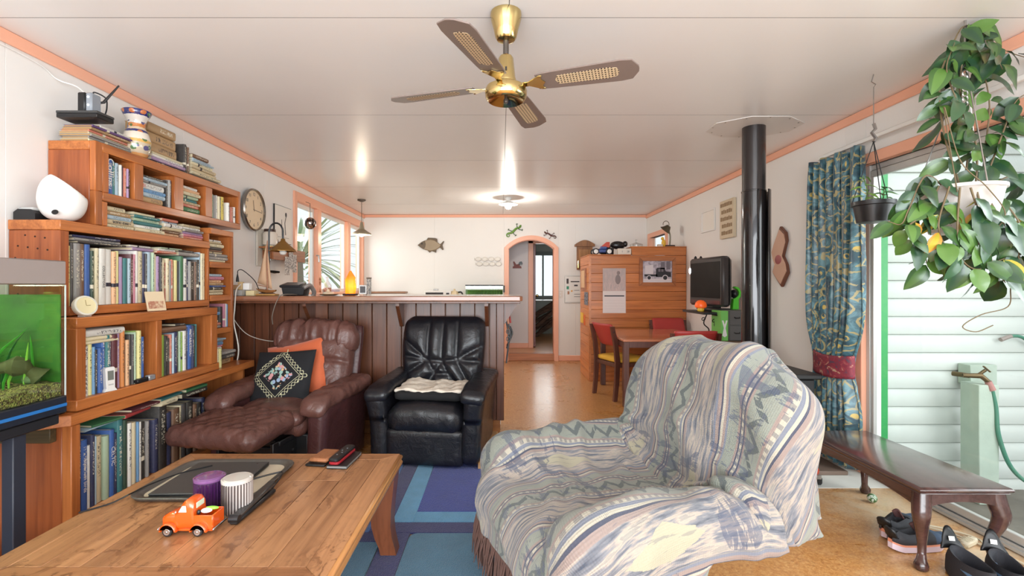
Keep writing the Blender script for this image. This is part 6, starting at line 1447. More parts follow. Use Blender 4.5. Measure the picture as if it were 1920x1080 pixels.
def blade_part(ang):
    M = Matrix.Translation((FX, FY, 2.09)) @ Matrix.Rotation(R(ang), 4, 'Z') @ Matrix.Rotation(R(-11), 4, 'X')
    o = bpy.data.objects.new('blade', None)
    poly = [(.135, -.05), (.135, .05), (.20, .056), (.475, .067), (.52, .060), (.545, .018), (.547, .0), (.545, -.018), (.52, -.060), (.475, -.067), (.20, -.056)]
    b = MB().prism(poly, -.003, .003, bev=.0012).mesh('blade', M_blade, angle=40)
    b = link(bpy.data.objects.new('blade', b)); b.parent = fan; b.matrix_basis = WM(fan).inverted() @ M
    n = 8; pan = [(.225 + .02 * (1 - math.cos(a)) - .02, .026 * math.sin(a)) for a in np.linspace(-PI / 2, -3 * PI / 2, n)] 
    pan = [(.225, -.028), (.245, -.030), (.43, -.034), (.462, -.026), (.47, 0), (.462, .026), (.43, .034), (.245, .030), (.225, .028), (.213, 0)]
    c = MB().prism(pan, -.0042, .0042).mesh('cane_panel', M_cane); c = link(bpy.data.objects.new('cane_panel', c)); c.parent = b
    ir = MB().prism([(.05, -.016), (.10, -.014), (.125, -.03), (.15, -.047), (.165, -.047), (.158, -.022), (.172, 0), (.158, .022), (.165, .047), (.15, .047), (.125, .03), (.10, .014), (.05, .016)], -.0075, -.0035, bev=.001)
    for y in (-.04, .04): ir.sphere((.158, y, -.006), (.006, .006, .004), 8)
    ir = ir.mesh('blade_iron', M_brass); ir = link(bpy.data.objects.new('blade_iron', ir)); ir.parent = b
for a in (-18, 72, 162, 250): blade_part(a)

# ------------------------------------------------------------------ wood heater and flue
M_flue = plain('black_enamel', S(54, 50, 50), .24, .35, coat=.3); M_flue2 = plain('gloss_black_enamel', S(38, 35, 36), .14, .4, coat=.5)
UX, UY = 1.855, 3.52
fh = thing('wood_heater', 'black wood heater with tall flue pipe rising to the ceiling', 'heater', (UX, UY, 0))
MB().cyl((UX, UY, 1.93), (UX, UY, ZC - .002), .079, n=36).build('upper_flue', M_flue, fh)
MB().lathe([(.079, 1.934), (.084, 1.93), (.084, 1.922), (.0795, 1.918)], (UX, UY, 0), 36).build('flue_band', M_flue2, fh)
MB().cyl((UX, UY, .64), (UX, UY, 1.925), .082, n=36).build('lower_flue', M_flue2, fh)
A = np.array([[(UX + .108 * math.cos(a), UY + .108 * math.sin(a), z) for z in (.66, 1.93)] for a in np.linspace(R(-62), R(80), 14)])
o = MB().grid(A).build('heat_shield', M_flue, fh); md = o.modifiers.new('thick', 'SOLIDIFY'); md.thickness = .004
MB().box(1.62, 2.16, 3.22, 3.72, .605, .64, .008).build('top_plate', plain('matt_black_iron', S(30, 28, 28), .5), fh)
MB().box(1.65, 2.13, 3.25, 3.70, .12, .604, .01).build('firebox', bpy.data.materials['matt_black_iron'], fh)
MB().box(1.71, 2.07, 3.238, 3.2495, .22, .54, .004).build('door', M_flue2, fh)
for x in (1.69, 2.09):
    for y in (3.29, 3.66): MB().cyl((x, y, 0.031), (x, y, .12), .02, n=10).build('leg', bpy.data.materials['matt_black_iron'], fh)
hth = MB().box(1.50, 2.26, 3.12, 3.82, .0042, .031, .004).build('hearth', plain('hearth_tile', S(120, 100, 88), .5, var=.1)); tag(hth, 'flat tiled hearth slab under the black wood heater', 'hearth')
fp = thing('flue_plate', 'white octagonal screwed ceiling plate around the flue', 'ceiling plate', (UX, UY, ZC - .004))
MB().prism([(UX + .34 * math.cos(R(a)) * (1 if k % 2 else 1), UY + .25 * math.sin(R(a))) for k, a in enumerate(range(22, 382, 45))], ZC - .0035, ZC - .0005).build('plate', plain('white_plate', S(226, 222, 218), .4), fp)
for a in range(0, 360, 30): MB().sphere((UX + .30 * math.cos(R(a)), UY + .22 * math.sin(R(a)), ZC - .004), (.006, .006, .003), 8).build('screw', M_steel, fp)

# ------------------------------------------------------------------ pine pantry divider
M_pine = wood('amber_pine_board', S(150, 78, 34), S(206, 126, 66), 'x', .3, .22, .8, .75, .2); M_piney = wood('amber_pine_side', S(170, 92, 44), S(222, 142, 82), 'y', .3, .2, .8, .5, .2)
GY = 6.2; gx0, gx1 = PX(1107, GY), XR - .003; gstep = PX(1185, GY)
pd = thing('pantry', 'stepped pantry cupboard clad in amber pine boards in the far right corner', 'cupboard', (1.78, 6.5, 0))
zt1, zt2_ = PZ(479, GY), PZ(462, GY); nb_ = 14; bh = zt1 / nb_
for i in range(nb_):
    MB().box(gx0, gx1, GY, GY + .018, i * bh + .001, (i + 1) * bh - .001, .003).build('board', M_pine, pd)
    MB().box(gx0 - .018, gx0 - .0005, GY + .001, 6.88, i * bh + .001, (i + 1) * bh - .001, .003).build('side_board', M_piney, pd)
MB().box(gstep, gx1, GY, GY + .018, zt1 + .001, zt2_ - .012, .003).build('board', M_pine, pd)
MB().box(gstep - .01, gx1, GY - .006, 6.87, zt2_ - .012, zt2_, .003).build('top_board', M_pine, pd); MB().box(gx0 - .022, gstep - .011, GY - .006, 6.88, zt1 + .0005, zt1 + .014, .003).build('top_board', M_pine, pd)
MB().box(gstep - .0, gstep + .018, GY + .019, 6.87, zt1 + .015, zt2_ - .013).build('side_board', M_piney, pd)
MB().box(gx0 - .02, gx0 + .01, GY - .004, GY - .0005, 0, zt1, .001).build('corner_bead', M_piney, pd)
MB().box(gx0, gx1, 6.86, 6.88, 0, zt1).build('back_panel', M_piney, pd)
# calendar
YC = GY - .004
ca = thing('calendar', 'wall calendar with a bird photograph hanging on the pantry boards', 'calendar', (PX(1150, GY), YC, PZ(587, GY)))
c0, c1 = PX(1130, GY), PX(1173, GY); cz0, czm, cz1 = PZ(587, GY), PZ(545, GY), PZ(503, GY)
MB().box(c0, c1, YC - .003, YC + .002, cz0, czm - .002).build('month_sheet', plain('calendar_paper', S(222, 210, 206), .6), ca)
def birdpic():
    t = NT('bird_photo'); o = t.coord(); z = t.sep(o); n = t.noise(t.mapping(o, (40, 1, 9), rot=(0, R(12), 0)), 1.2, 4, .7, .6)
    fade = t.math('SUBTRACT', .75, t.math('MULTIPLY', t.math('SUBTRACT', z[2], .29), 1.6))
    return t.set(t.mix(t.math('MULTIPLY', t.ramp(n, [(.4, (0, 0, 0)), (.62, (1, 1, 1))]), fade), S(176, 160, 156), S(216, 186, 178)), .5)
MB().box(c0, c1, YC - .003, YC + .002, czm, cz1).build('photo', birdpic(), ca)
cxm = c0 + (c1 - c0) * .66; zb = (czm + cz1) / 2
MB().sphere((cxm, YC - .003, zb + .0), (.035, .002, .062), 16).sphere((cxm + .006, YC - .003, zb + .085), (.022, .002, .024), 14).build('bird_print', plain('bird_grey', S(136, 122, 120), .6), ca)
MB().box(c0 + .02, c1 - .02, YC - .0036, YC - .003, czm - .075, czm - .060).build('month_bar', M_inkd, ca)
for k in range(1, 5): MB().box(c0 + .02, c1 - .02, YC - .0034, YC - .003, czm - .09 - k * .036, czm - .0885 - k * .036).build('grid_line', plain('grid_grey', S(190, 178, 176), .6) if k == 1 else bpy.data.materials['grid_grey'], ca)
MB().cyl((( c0 + c1) / 2, YC - .008, cz1 - .006), ((c0 + c1) / 2, YC + .003, cz1 - .006), .004, n=8).build('pin', M_steel, ca)
# framed photograph of an old lorry
fo = thing('framed_photo', 'wood-framed black and white photograph of a vintage truck on the pantry', 'picture', (PX(1231, GY), YC, PZ(536, GY)))
f0, f1, fz0, fz1 = PX(1198, GY), PX(1266, GY), PZ(536, GY), PZ(483, GY)
Mfr = wood('frame_oak', S(130, 74, 40), S(176, 110, 66), 'x', .35); fwid = .045
for q in ([(f0, fz0), (f1, fz0), (f1 - fwid, fz0 + fwid), (f0 + fwid, fz0 + fwid)], [(f0, fz1), (f1, fz1), (f1 - fwid, fz1 - fwid), (f0 + fwid, fz1 - fwid)], [(f0, fz0), (f0, fz1), (f0 + fwid, fz1 - fwid), (f0 + fwid, fz0 + fwid)], [(f1, fz0), (f1, fz1), (f1 - fwid, fz1 - fwid), (f1 - fwid, fz0 + fwid)]):
    MB().prism(q, 0, .024, XY(YC), bev=.004).build('frame_bar', Mfr, fo)
p0, p1, pz0, pz1 = f0 + fwid - .002, f1 - fwid + .002, fz0 + fwid - .002, fz1 - fwid + .002
MB().box(p0, p1, YC - .010, YC - .004, pz0, pz1).build('print', sepia('street_print', 5, S(196, 186, 196), S(150, 142, 150), 5), fo)
pw, phh = p1 - p0, pz1 - pz0; Yp = YC - .0105
def flat(polys, mat, nm):
    m = MB()
    for q in polys: m.prism([(p0 + x * pw, pz0 + z * phh) for x, z in q], 0, .0004, XY(Yp))
    return m.build(nm, mat, fo)
Mk = plain('photo_black', S(40, 38, 44), .5); Mkg = plain('photo_grey', S(112, 104, 112), .5); Mkl = plain('photo_pale', S(214, 204, 206), .5)
flat([[(.02, 0), (.98, 0), (.98, .18), (.02, .18)]], Mkl, 'road_print'); flat([[(.60, .62), (.62, .95), (.74, .95), (.76, .62)], [(.8, .6), (.8, .98), (.93, .98), (.93, .6)]], Mkg, 'window_print')
flat([[(.08, .36), (.08, .78), (.36, .82), (.36, .36)]], Mkl, 'load_print'); flat([[(.06, .28), (.06, .38), (.5, .38), (.5, .28)], [(.45, .25), (.45, .62), (.50, .68), (.74, .68), (.78, .52), (.95, .48), (.96, .26)]], Mk, 'truck_print')
circ = lambda x, z, r: [(x + r * math.cos(a), z + r * 1.35 * math.sin(a)) for a in np.linspace(0, 2 * PI, 16, endpoint=False)]
Yp -= .0005; flat([circ(.22, .22, .085), circ(.76, .22, .10)], Mkl, 'wheel_print'); Yp -= .0005; flat([circ(.22, .22, .06), circ(.76, .22, .072)], Mk, 'tyre_print')
flat([[(.53, .5), (.53, .62), (.60, .62), (.60, .5)], [(.63, .5), (.63, .62), (.70, .62), (.70, .5)]], Mkg, 'cab_window_print')
# things on the pantry top
T1, T2 = zt1 + .0145, zt2_ + .0005
tc = thing('toy_car', 'plain red and blue toy kart with pale wheels on the pantry top', 'toy car', (PX(1128, 6.35), 6.35, T1)); kx = PX(1128, 6.35)
MB().box(kx - .10, kx + .10, 6.30, 6.40, T1 + .03, T1 + .07, .012).box(kx - .02, kx + .07, 6.31, 6.39, T1 + .07, T1 + .12, .015).build('body', plain('kart_blue', S(70, 90, 150), .3), tc)
MB().prism([(-.02, .10), (.10, .10), (.10, .17), (.06, .17)], -.035, .035, XY(6.35) @ Matrix.Translation((kx, T1, 0))).build('seat_back', plain('kart_red', S(196, 66, 40), .35), tc)
for x in (-.09, .085):
    for y in (6.285, 6.415):
        w = MB().lathe([(.03, -.018), (.042, -.014), (.042, .014), (.03, .018)], n=18, M=frame((kx + x, y, T1 + .043), (1, 0, 0), (0, 0, 1))).build('wheel', Mtyre, tc)
        MB().lathe([(.029, .019), (.022, .022), (0, .021)], n=14, M=frame((kx + x, y, T1 + .043), (1, 0, 0), (0, 0, 1))).build('hub', M_white, w)
bp = thing('ornament', 'black ornamental bull figure pulling a cart beside the white blocks', 'ornament', (PX(1160, 6.4), 6.4, T1)); bx1 = PX(1158, 6.4)
MB().sphere((bx1, 6.4, T1 + .135), (.10, .05, .055), 16).sphere((bx1 + .10, 6.4, T1 + .15), (.035, .035, .04), 12).tube([(bx1 - .07, 6.38, T1 + .10), (bx1 - .075, 6.38, T1 + .002)], .016, 8).tube([(bx1 + .07, 6.38, T1 + .10), (bx1 + .075, 6.38, T1 + .002)], .016, 8).tube([(bx1 - .07, 6.42, T1 + .10), (bx1 - .075, 6.42, T1 + .002)], .016, 8).tube([(bx1 + .07, 6.42, T1 + .10), (bx1 + .075, 6.42, T1 + .002)], .016, 8).build('bull', plain('black_ceramic', S(30, 28, 30), .3), bp)
MB().tube([(bx1 - .10, 6.4, T1 + .12), (bx1 - .18, 6.4, T1 + .08), (bx1 - .25, 6.4, T1 + .05)], [.02, .03, .035], 8).sphere((bx1 - .19, 6.4, T1 + .045), (.05, .04, .045), 10).sphere((bx1 - .13, 6.36, T1 + .10), (.03, .03, .03), 8).build('cart', bpy.data.materials['black_ceramic'], bp)
db = thing('block_calendar', 'white block date display with two number tiles on the pantry top', 'date blocks', (PX(1170, 6.25), 6.25, T1)); qx = PX(1170, 6.25)
MB().box(qx - .085, qx + .085, 6.215, 6.275, T1, T1 + .078, .003).build('block', plain('ivory_block', S(222, 210, 196), .5), db)
for k, x in enumerate((-.03, .045)): text('1' if k == 0 else '28', .035, M_inkd, db, frame((qx + x, 6.2145, T1 + .036), (1, 0, 0), (0, 0, 1)), 'number')
gd = thing('glass_dish', 'lidded glass dish on the higher step of the pantry', 'dish', (PX(1193, 6.5), 6.5, T2)); dxg = PX(1193, 6.5)
MB().lathe([(.06, 0), (.085, .008), (.085, .05), (.06, .058), (.014, .075), (.010, .10), (.014, .115), (0, .12)], (dxg, 6.5, T2), 24).build('dish', thin_glass('dish_glass', (.86, .87, .86, 1), 2.5), gd)
dl_ = thing('desk_lamp', 'small dark gooseneck desk lamp standing on the pantry', 'lamp', (PX(1254, 6.4), 6.4, T2)); lx_ = PX(1253, 6.4)
MB().box(lx_ - .07, lx_ + .07, 6.34, 6.46, T2, T2 + .03, .005).build('base', plain('dark_wood_base', S(60, 40, 34), .4), dl_)
MB().tube(bez([(lx_ + .02, 6.4, T2 + .03), (lx_ + .025, 6.4, T2 + .15), (lx_ + .0, 6.4, T2 + .26), (lx_ - .02, 6.39, T2 + .30)]), .009, 8).build('arm', plain('olive_metal', S(92, 84, 66), .35, .5), dl_)
Ml_ = frame((lx_ - .055, 6.37, T2 + .255), (.75, 0, .66), (.35, -.9, .0))
MB().lathe([(.025, .075), (.035, .06), (.05, .03), (.078, 0), (.075, .002), (.03, .05)], n=24, M=Matrix.Translation((lx_ - .05, 6.37, T2 + .225)) @ Matrix.Rotation(R(35), 4, 'Y') @ Matrix.Rotation(R(25), 4, 'X')).build('shade', bpy.data.materials['olive_metal'], dl_)
MB().tube([(lx_ - .03 + .04 * math.cos(a), 6.4, T2 + .31 + .045 * math.sin(a)) for a in np.linspace(-.4, PI + .2, 10)], .004, 6).build('handle_loop', bpy.data.materials['olive_metal'], dl_)
yp = thing('figurine', 'little yellow figure on a cream block by the desk lamp', 'figurine', (PX(1240, 6.3), 6.3, T2)); yx = PX(1240, 6.3)
MB().box(yx - .05, yx + .01, 6.27, 6.33, T2, T2 + .035, .004).build('block', bpy.data.materials['ivory_block'], yp); MB().sphere((yx + .03, 6.3, T2 + .05), (.03, .025, .05), 12).sphere((yx + .015, 6.3, T2 + .11), (.022, .02, .022), 10).build('figure', plain('yellow_paint', S(226, 180, 60), .5), yp)
# things on the pantry side and back wall
def on_side(nm, lab, cat, y0, y1, z0, z1, mat, t=.006, part='sheet'):
    o = thing(nm, lab, cat, (gx0 - .02, (y0 + y1) / 2, z0)); MB().box(gx0 - .0185 - t, gx0 - .0188, y0, y1, z0, z1, .001).build(part, mat, o); return o
sf = on_side('side_frame', 'narrow framed picture on the side of the pantry', 'picture', 6.38, 6.72, 1.18, 1.47, Mfr, .02, 'frame'); MB().box(gx0 - .0395, gx0 - .0388, 6.42, 6.68, 1.21, 1.44).build('print', plain('buff_print', S(214, 176, 140), .6), sf)
on_side('dark_card', 'black and white card pinned to the pantry side', 'card', 6.26, 6.52, .98, 1.15, sepia('stripe_card', 9, S(150, 156, 170), S(40, 40, 46), 12), .006)
on_side('yellow_note', 'yellow note pad stuck to the pantry side', 'note', 6.62, 6.80, .72, .86, plain('yellow_note_paper', S(230, 190, 80), .6), .012)
on_side('orange_note', 'orange strip stuck beside the yellow note pad', 'note', 6.48, 6.56, .70, .84, plain('orange_note_paper', S(214, 110, 60), .6), .008)
kr = thing('key_cabinet', 'carved wooden arched key cabinet on the back wall', 'cabinet', (PX(1095, YB), YB - .06, PZ(508, YB))); kx0, kx1 = PX(1079, YB), PX(1111, YB)
MB().box(kx0 + .015, kx1 - .015, YB - .075, YB - .0125, PZ(506, YB), PZ(463, YB), .004).build('case', wood('key_wood', S(96, 60, 32), S(150, 102, 60), 'z', .4), kr)
q = [(kx0 - .02, PZ(463, YB)), (kx0 - .02, PZ(459, YB))] + [(kx0 - .02 + (kx1 - kx0 + .04) * u, PZ(459, YB) + .07 * math.sin(PI * u)) for u in np.linspace(0, 1, 11)][1:-1] + [(kx1 + .02, PZ(459, YB)), (kx1 + .02, PZ(463, YB))]
MB().prism(q, 0, .09, XY(YB - .0125)).build('arched_pediment', bpy.data.materials['key_wood'], kr)
MB().box(kx0 + .04, kx1 - .04, YB - .082, YB - .0755, PZ(500, YB), PZ(468, YB), .003).build('door', wood('key_door', S(120, 80, 44), S(170, 122, 76), 'z', .4), kr)
for k in range(4): MB().cyl((kx0 + .03 + k * .06, YB - .10, PZ(500, YB) - .03), (kx0 + .03 + k * .06, YB - .085, PZ(490, YB)), .012, n=8).build('hanging_key', M_brass, kr)
wbd = thing('whiteboard', 'small magnetic whiteboard with notes on the back wall', 'whiteboard', (PX(1075, YB), YB - .02, PZ(568, YB))); w0, w1b = PX(1058, YB), PX(1094, YB); wz0_, wz1_ = PZ(568, YB), PZ(517, YB)
MB().box(w0, w1b, YB - .03, YB - .0125, wz0_, wz1_, .004).build('frame', M_alu, wbd); MB().box(w0 + .015, w1b - .015, YB - .0315, YB - .0301, wz0_ + .018, wz1_ - .015).build('board', M_wp, wbd)
for (u, v, ww, hh, c) in ((.06, .72, .12, .2, S(70, 60, 60)), (.06, .5, .14, .12, S(60, 150, 120)), (.3, .78, .5, .04, S(40, 40, 44)), (.5, .62, .2, .06, S(50, 50, 56)), (.12, .3, .1, .12, S(170, 120, 90)), (.32, .4, .08, .06, S(226, 160, 60)), (.5, .3, .4, .02, S(120, 120, 124)), (.5, .2, .4, .02, S(120, 120, 124)), (.5, .45, .3, .02, S(120, 120, 124))):
    a = w0 + .015 + u * (w1b - w0 - .03); b = wz0_ + .018 + v * (wz1_ - wz0_ - .033)
    MB().box(a, a + ww * (w1b - w0 - .03), YB - .0345, YB - .0316, b, b + hh * (wz1_ - wz0_ - .033)).build('magnet', plain('magnet_%d' % int(u * 100 + v * 1000), c, .5), wbd)
sw = thing('light_switch', 'pale plastic light switch plate beside the arch', 'light switch', (PX(1050.5, YB), YB - .015, PZ(558, YB)))
MB().box(PX(1046, YB), PX(1055, YB), YB - .02, YB - .0125, PZ(558, YB), PZ(545, YB), .003).build('plate', plain('switch_cream', S(226, 216, 206), .4), sw)
for k in (-1, 1): MB().box(PX(1050.5, YB) - .01, PX(1050.5, YB) + .01, YB - .024, YB - .0202, PZ(551.5, YB) + k * .025 - .012, PZ(551.5, YB) + k * .025 + .012, .002).build('rocker', M_wp, sw)
# wall animals
Yw = YB - .0125
def wallM(px, py): return frame((PX(px, YB), Yw - .004, PZ(py, YB)), (1, 0, 0), (0, 0, 1))
fi = thing('wall_fish', 'grey-brown metal fish plaque on the back wall', 'plaque', (PX(807, YB), Yw, PZ(474, YB))); Mf = wallM(808, 460); u = YB / FPX
body = [(-24, 0), (-18, 5), (-10, 9), (0, 11), (8, 9), (16, 3), (20, -1), (16, -5), (10, -9), (0, -11), (-10, -9), (-18, -5)]
sc_f = lambda q: [(x * u, y * u) for x, y in q]
Mfish = plain('pewter_fish', S(150, 132, 108), .45, .3, var=.25); Mfd = plain('dark_fin', S(104, 88, 70), .5, .2)
MB().prism(sc_f(body), -.0, .03, Mf, bev=.010).build('body', Mfish, fi)
MB().prism(sc_f([(-24, 0), (-17, 5.6), (-11, 8.6), (-9, 2), (-10, -4), (-13, -8), (-18, -5)]), .0301, .034, Mf, bev=.002).build('head', Mfd, fi)
MB().prism(sc_f([(-8, 10), (-5, 14), (8, 13.5), (12, 12), (13, 6), (6, 9.5)]), 0, .012, Mf).prism(sc_f([(18, 2), (24, 8), (25, 7), (22, 0), (24, -8), (22, -9), (17, -4)]), 0, .012, Mf).prism(sc_f([(-6, -10), (-2, -14), (2, -11), (10, -14), (11, -8), (4, -10)]), 0, .012, Mf).build('fins', Mfd, fi)
MB().sphere(Mf @ Vector((-16 * u, 2.5 * u, .035)), (.012, .005, .012), 10).build('eye', M_black, fi)
pf = thing('wall_shoal', 'row of small pewter fish joined as a wall plaque beside the arch', 'plaque', (PX(916, YB), Yw, PZ(502, YB)))
for i in range(4):
    for j in range(2):
        Ms = wallM(897 + i * 12 + (j * 2), 486 + j * 9); e = MB().prism([(.048 * math.cos(a), .034 * math.sin(a)) for a in np.linspace(0, 2 * PI, 14, endpoint=False)], 0, .014, Ms, bev=.004).prism([(-.04, 0), (-.065, .022), (-.065, -.022)], 0, .008, Ms)
        e.build('fish', plain('pale_pewter', S(176, 166, 154), .4, .4) if i + j == 0 else bpy.data.materials['pale_pewter'], pf)
def gecko(nm, lab, cx, cy, sc_g, rot, mat, mat2, flip=1):
    g = thing(nm, lab, 'plaque', (PX(cx, YB), Yw, PZ(cy, YB))); Mg = frame((PX(cx, YB), Yw - .018, PZ(cy, YB)), (1, 0, 0), (0, 0, 1)) @ Matrix.Rotation(R(rot), 4, 'Z') @ Matrix.Diagonal((sc_g * flip, sc_g, 1, 1))
    sp = [(.9, .12), (.72, .03), (.55, -.02), (.3, .06), (0, .02), (-.3, -.06), (-.55, -.02), (-.78, .08), (-.98, .06), (-1.06, -.10), (-.96, -.24), (-.80, -.22), (-.78, -.10), (-.86, -.08)]
    pts = bez([(Mg @ Vector((x, y, 0))) for x, y in sp], 52); n = len(pts); rad = []
    for i in range(n):
        f = i / (n - 1); rad.append(sc_g * (np.interp(f, [0, .04, .10, .18, .30, .42, .55, .75, 1], [.03, .11, .13, .085, .13, .12, .085, .05, .02])))
    MB().tube(pts, rad, 8).build('body', mat, g, angle=180)
    for (x, y, dx, dy) in ((.42, .06, .12, .34), (.42, -.06, .26, -.32), (-.28, .04, -.24, .34), (-.28, -.12, .06, -.38)):
        a = Mg @ Vector((x, y, 0)); b = Mg @ Vector((x + dx * .5 - .05, y + dy * .6, 0)); c = Mg @ Vector((x + dx, y + dy, 0)); m = MB().tube([a, b, c], [.05 * sc_g, .04 * sc_g, .035 * sc_g], 6)
        for t_ in (-70, -25, 25, 70):
            d = Vector((dx, dy, 0)).normalized(); d.rotate(Matrix.Rotation(R(t_), 3, 'Z')); m.tube([c, Mg @ Vector((x + dx + d.x * .13, y + dy + d.y * .13, 0))], [.022 * sc_g, .026 * sc_g], 5)
        m.build('leg', mat2, g)
gecko('wall_gecko', 'green gecko plaque with curled tail on the wall above the arch', 965, 432, .15, 32, plain('gecko_green', S(96, 140, 44), .35, var=.3), plain('gecko_dark_green', S(44, 74, 30), .4))
gecko('wall_gecko', 'dark brown lizard plaque on the wall above the arch right side', 1030, 440, .11, -22, plain('lizard_brown', S(84, 40, 30), .4, var=.3), bpy.data.materials['lizard_brown'], -1)
# rooster plaque in the hall
rp = thing('rooster_plaque', 'little red and black rooster plaque on the hall wall through the arch', 'plaque', (PX(970, HY), HY - .01, PZ(503, HY))); Mr_ = frame((PX(970, HY), HY - .002, PZ(497, HY)), (1, 0, 0), (0, 0, 1)); uh = HY / FPX
MB().prism([(x * uh, y * uh) for x, y in ((-9, -6), (8, -6), (7, -2), (-8, -2))], 0, .02, Mr_).prism([(x * uh, y * uh) for x, y in ((-8, 6), (-6, 7), (-2, 1), (3, 2), (5, -2), (-6, -2))], 0, .02, Mr_).build('body', plain('rooster_red', S(120, 44, 30), .5, var=.2), rp)
MB().prism([(x * uh, y * uh) for x, y in ((2, 2), (4, 6), (8, 7), (10, 3), (8, -1), (7, 3), (5, -1))], 0, .02, Mr_).build('tail', M_black, rp)
# room beyond: stacked firewood planks
lgp = thing('log_stack', 'stack of dark firewood slabs in the room beyond the arch', 'firewood', (PX(1017, 10.6), 10.6, HF))
rw = random.Random(9)
for i in range(9):
    a = R(rw.uniform(-42, -25)); Mq = Matrix.Translation((PX(1019, 10.6) + rw.uniform(-.05, .15), 10.55 + i * .03, HF + .16 + (i % 5) * .12)) @ Matrix.Rotation(a, 4, 'Y')
    MB().box(-.28, .28, -.06, .06, -.035, .035, .006, M=Mq).build('slab', wood('firewood_dark', S(50, 34, 28), S(124, 92, 72), 'x', .7, .6) if i == 0 else bpy.data.materials['firewood_dark'], lgp)
MB().box(PX(1019, 10.6) - .35, PX(1019, 10.6) + .4, 10.46, 10.95, HF + .78, HF + .80, .003).build('cover_board', M_white, lgp)

# ------------------------------------------------------------------ kitchen bench at the back wall and what stands on it
kb = thing('kitchen_bench', 'white kitchen bench units along the back wall behind the bar', 'kitchen bench', (-1.1, 7.55, 0))
MB().box(PX(757, 7.5) + .004, .05, 7.28, YB - .014, .86, .90, .004).build('worktop', plain('bench_laminate', S(214, 196, 178), .35), kb)
for x in np.linspace(-1.50, -.50, 3)[:-1]:
    wdt = .5
    MB().box(x + .002, x + wdt - .002, 7.32, 7.86, .1, .858, .003).build('cabinet', M_white, kb)
stv = thing('stove', 'white freestanding stove with brown-trimmed raised back panel', 'stove', (PX(720, 7.5), 7.5, 0)); s0, s1 = PX(684, 7.5), PX(756, 7.5)
MB().box(s0, s1, 7.24, 7.80, 0.0, .905, .006).build('body', M_white, stv)
MB().box(s0, s1, 7.66, 7.84, .906, PZ(550, 7.7), .01).build('back_panel', M_white, stv); MB().box(s0 - .005, s1 + .005, 7.645, 7.85, PZ(550, 7.7), PZ(546.5, 7.7), .004).build('trim_strip', plain('brown_trim', S(150, 112, 88), .4), stv)
mw = thing('microwave', 'white microwave oven on the bench behind the bar', 'microwave', (PX(821, 7.5), 7.5, .901)); m0, m1 = PX(796, 7.4), PX(846, 7.4)
MB().box(m0, m1, 7.38, 7.76, .901, 1.158, .006).build('case', M_white, mw); MB().box(m0 + .02, m0 + .29, 7.372, 7.379, .93, 1.13, .003).build('door_window', plain('dark_door_glass', S(40, 36, 36), .15), mw); MB().box(m1 - .075, m1 - .03, 7.373, 7.379, 1.10, 1.125).build('display', M_inkd, mw)
tag(MB().box(m0 + .13, m0 + .20, 7.45, 7.50, 1.159, 1.185, .003).build('small_box', M_steel), 'small grey box on top of the microwave', 'box')
kt = thing('kettle', 'cream electric kettle with black handle beside the microwave', 'kettle', (PX(851, 7.45), 7.45, .901)); kx_ = PX(852, 7.45)
MB().lathe([(.075, 0), (.085, .02), (.08, .14), (.06, .23), (.045, .25), (.012, .258), (.016, .28), (0, .285)], (kx_, 7.45, .901), 24).build('body', plain('kettle_cream', S(222, 204, 168), .3), kt)
MB().tube(bez([(kx_ + .05, 7.45, 1.13), (kx_ + .11, 7.45, 1.13), (kx_ + .13, 7.45, 1.05), (kx_ + .09, 7.45, .95)]), .012, 8).build('handle', M_black, kt)
fq = thing('fish_tank', 'small planted fish tank on the bench end beside the arch', 'aquarium', (PX(908, 7.5), 7.5, .901)); q0, q1 = PX(873, 7.4), PX(943, 7.4); ztk = PZ(534, 7.45)
for a in ((q0, q1, 7.38, 7.386), (q0, q1, 7.754, 7.76), (q0, q0 + .006, 7.386, 7.754), (q1 - .006, q1, 7.386, 7.754)): MB().box(a[0], a[1], a[2], a[3], .902, ztk - .015).build('glass_pane', M_aqg, fq)
MB().box(q0 + .007, q1 - .007, 7.73, 7.752, .905, ztk - .085).build('backdrop', bpy.data.materials['green_tank_backdrop'], fq)
MB().box(q0 + .008, q1 - .008, 7.388, 7.728, .905, ztk - .085).build('water', wat.m, fq)
m = MB(); 
for a in ((q0 - .005, q1 + .005, 7.375, 7.39), (q0 - .005, q1 + .005, 7.75, 7.765), (q0 - .005, q0 + .01, 7.39, 7.75), (q1 - .01, q1 + .005, 7.39, 7.75)): m.box(*a, ztk - .018, ztk, .002)
m.build('top_frame', M_black, fq); MB().box(q1 + .006, q1 + .03, 7.45, 7.55, ztk - .12, ztk - .01, .004).build('filter', M_black, fq)
for i in range(10): xq = rr.uniform(q0 + .04, q1 - .04); MB().tube([(xq, 7.6, .91), (xq + rr.uniform(-.03, .03), 7.6, 1.03), (xq + rr.uniform(-.06, .06), 7.58, 1.15)], [.012, .016, .004], 5, flat=.3).build('plant_blade', M_aqp[i % 3], fq)
cn = thing('canister', 'grey patterned canister at the window corner of the kitchen', 'canister', (PX(692, 7.4), 7.4, .906))
MB().box(PX(688, 7.3), PX(695, 7.3), 7.28, 7.34, .906, PZ(523, 7.3), .004).build('body', sepia('canister_print', 2, S(190, 190, 190), S(120, 124, 130), 10), cn); MB().box(PX(687.5, 7.3), PX(695.5, 7.3), 7.275, 7.345, PZ(523, 7.3), PZ(520, 7.3), .003).build('lid', plain('canister_lid', S(110, 100, 90), .4), cn)
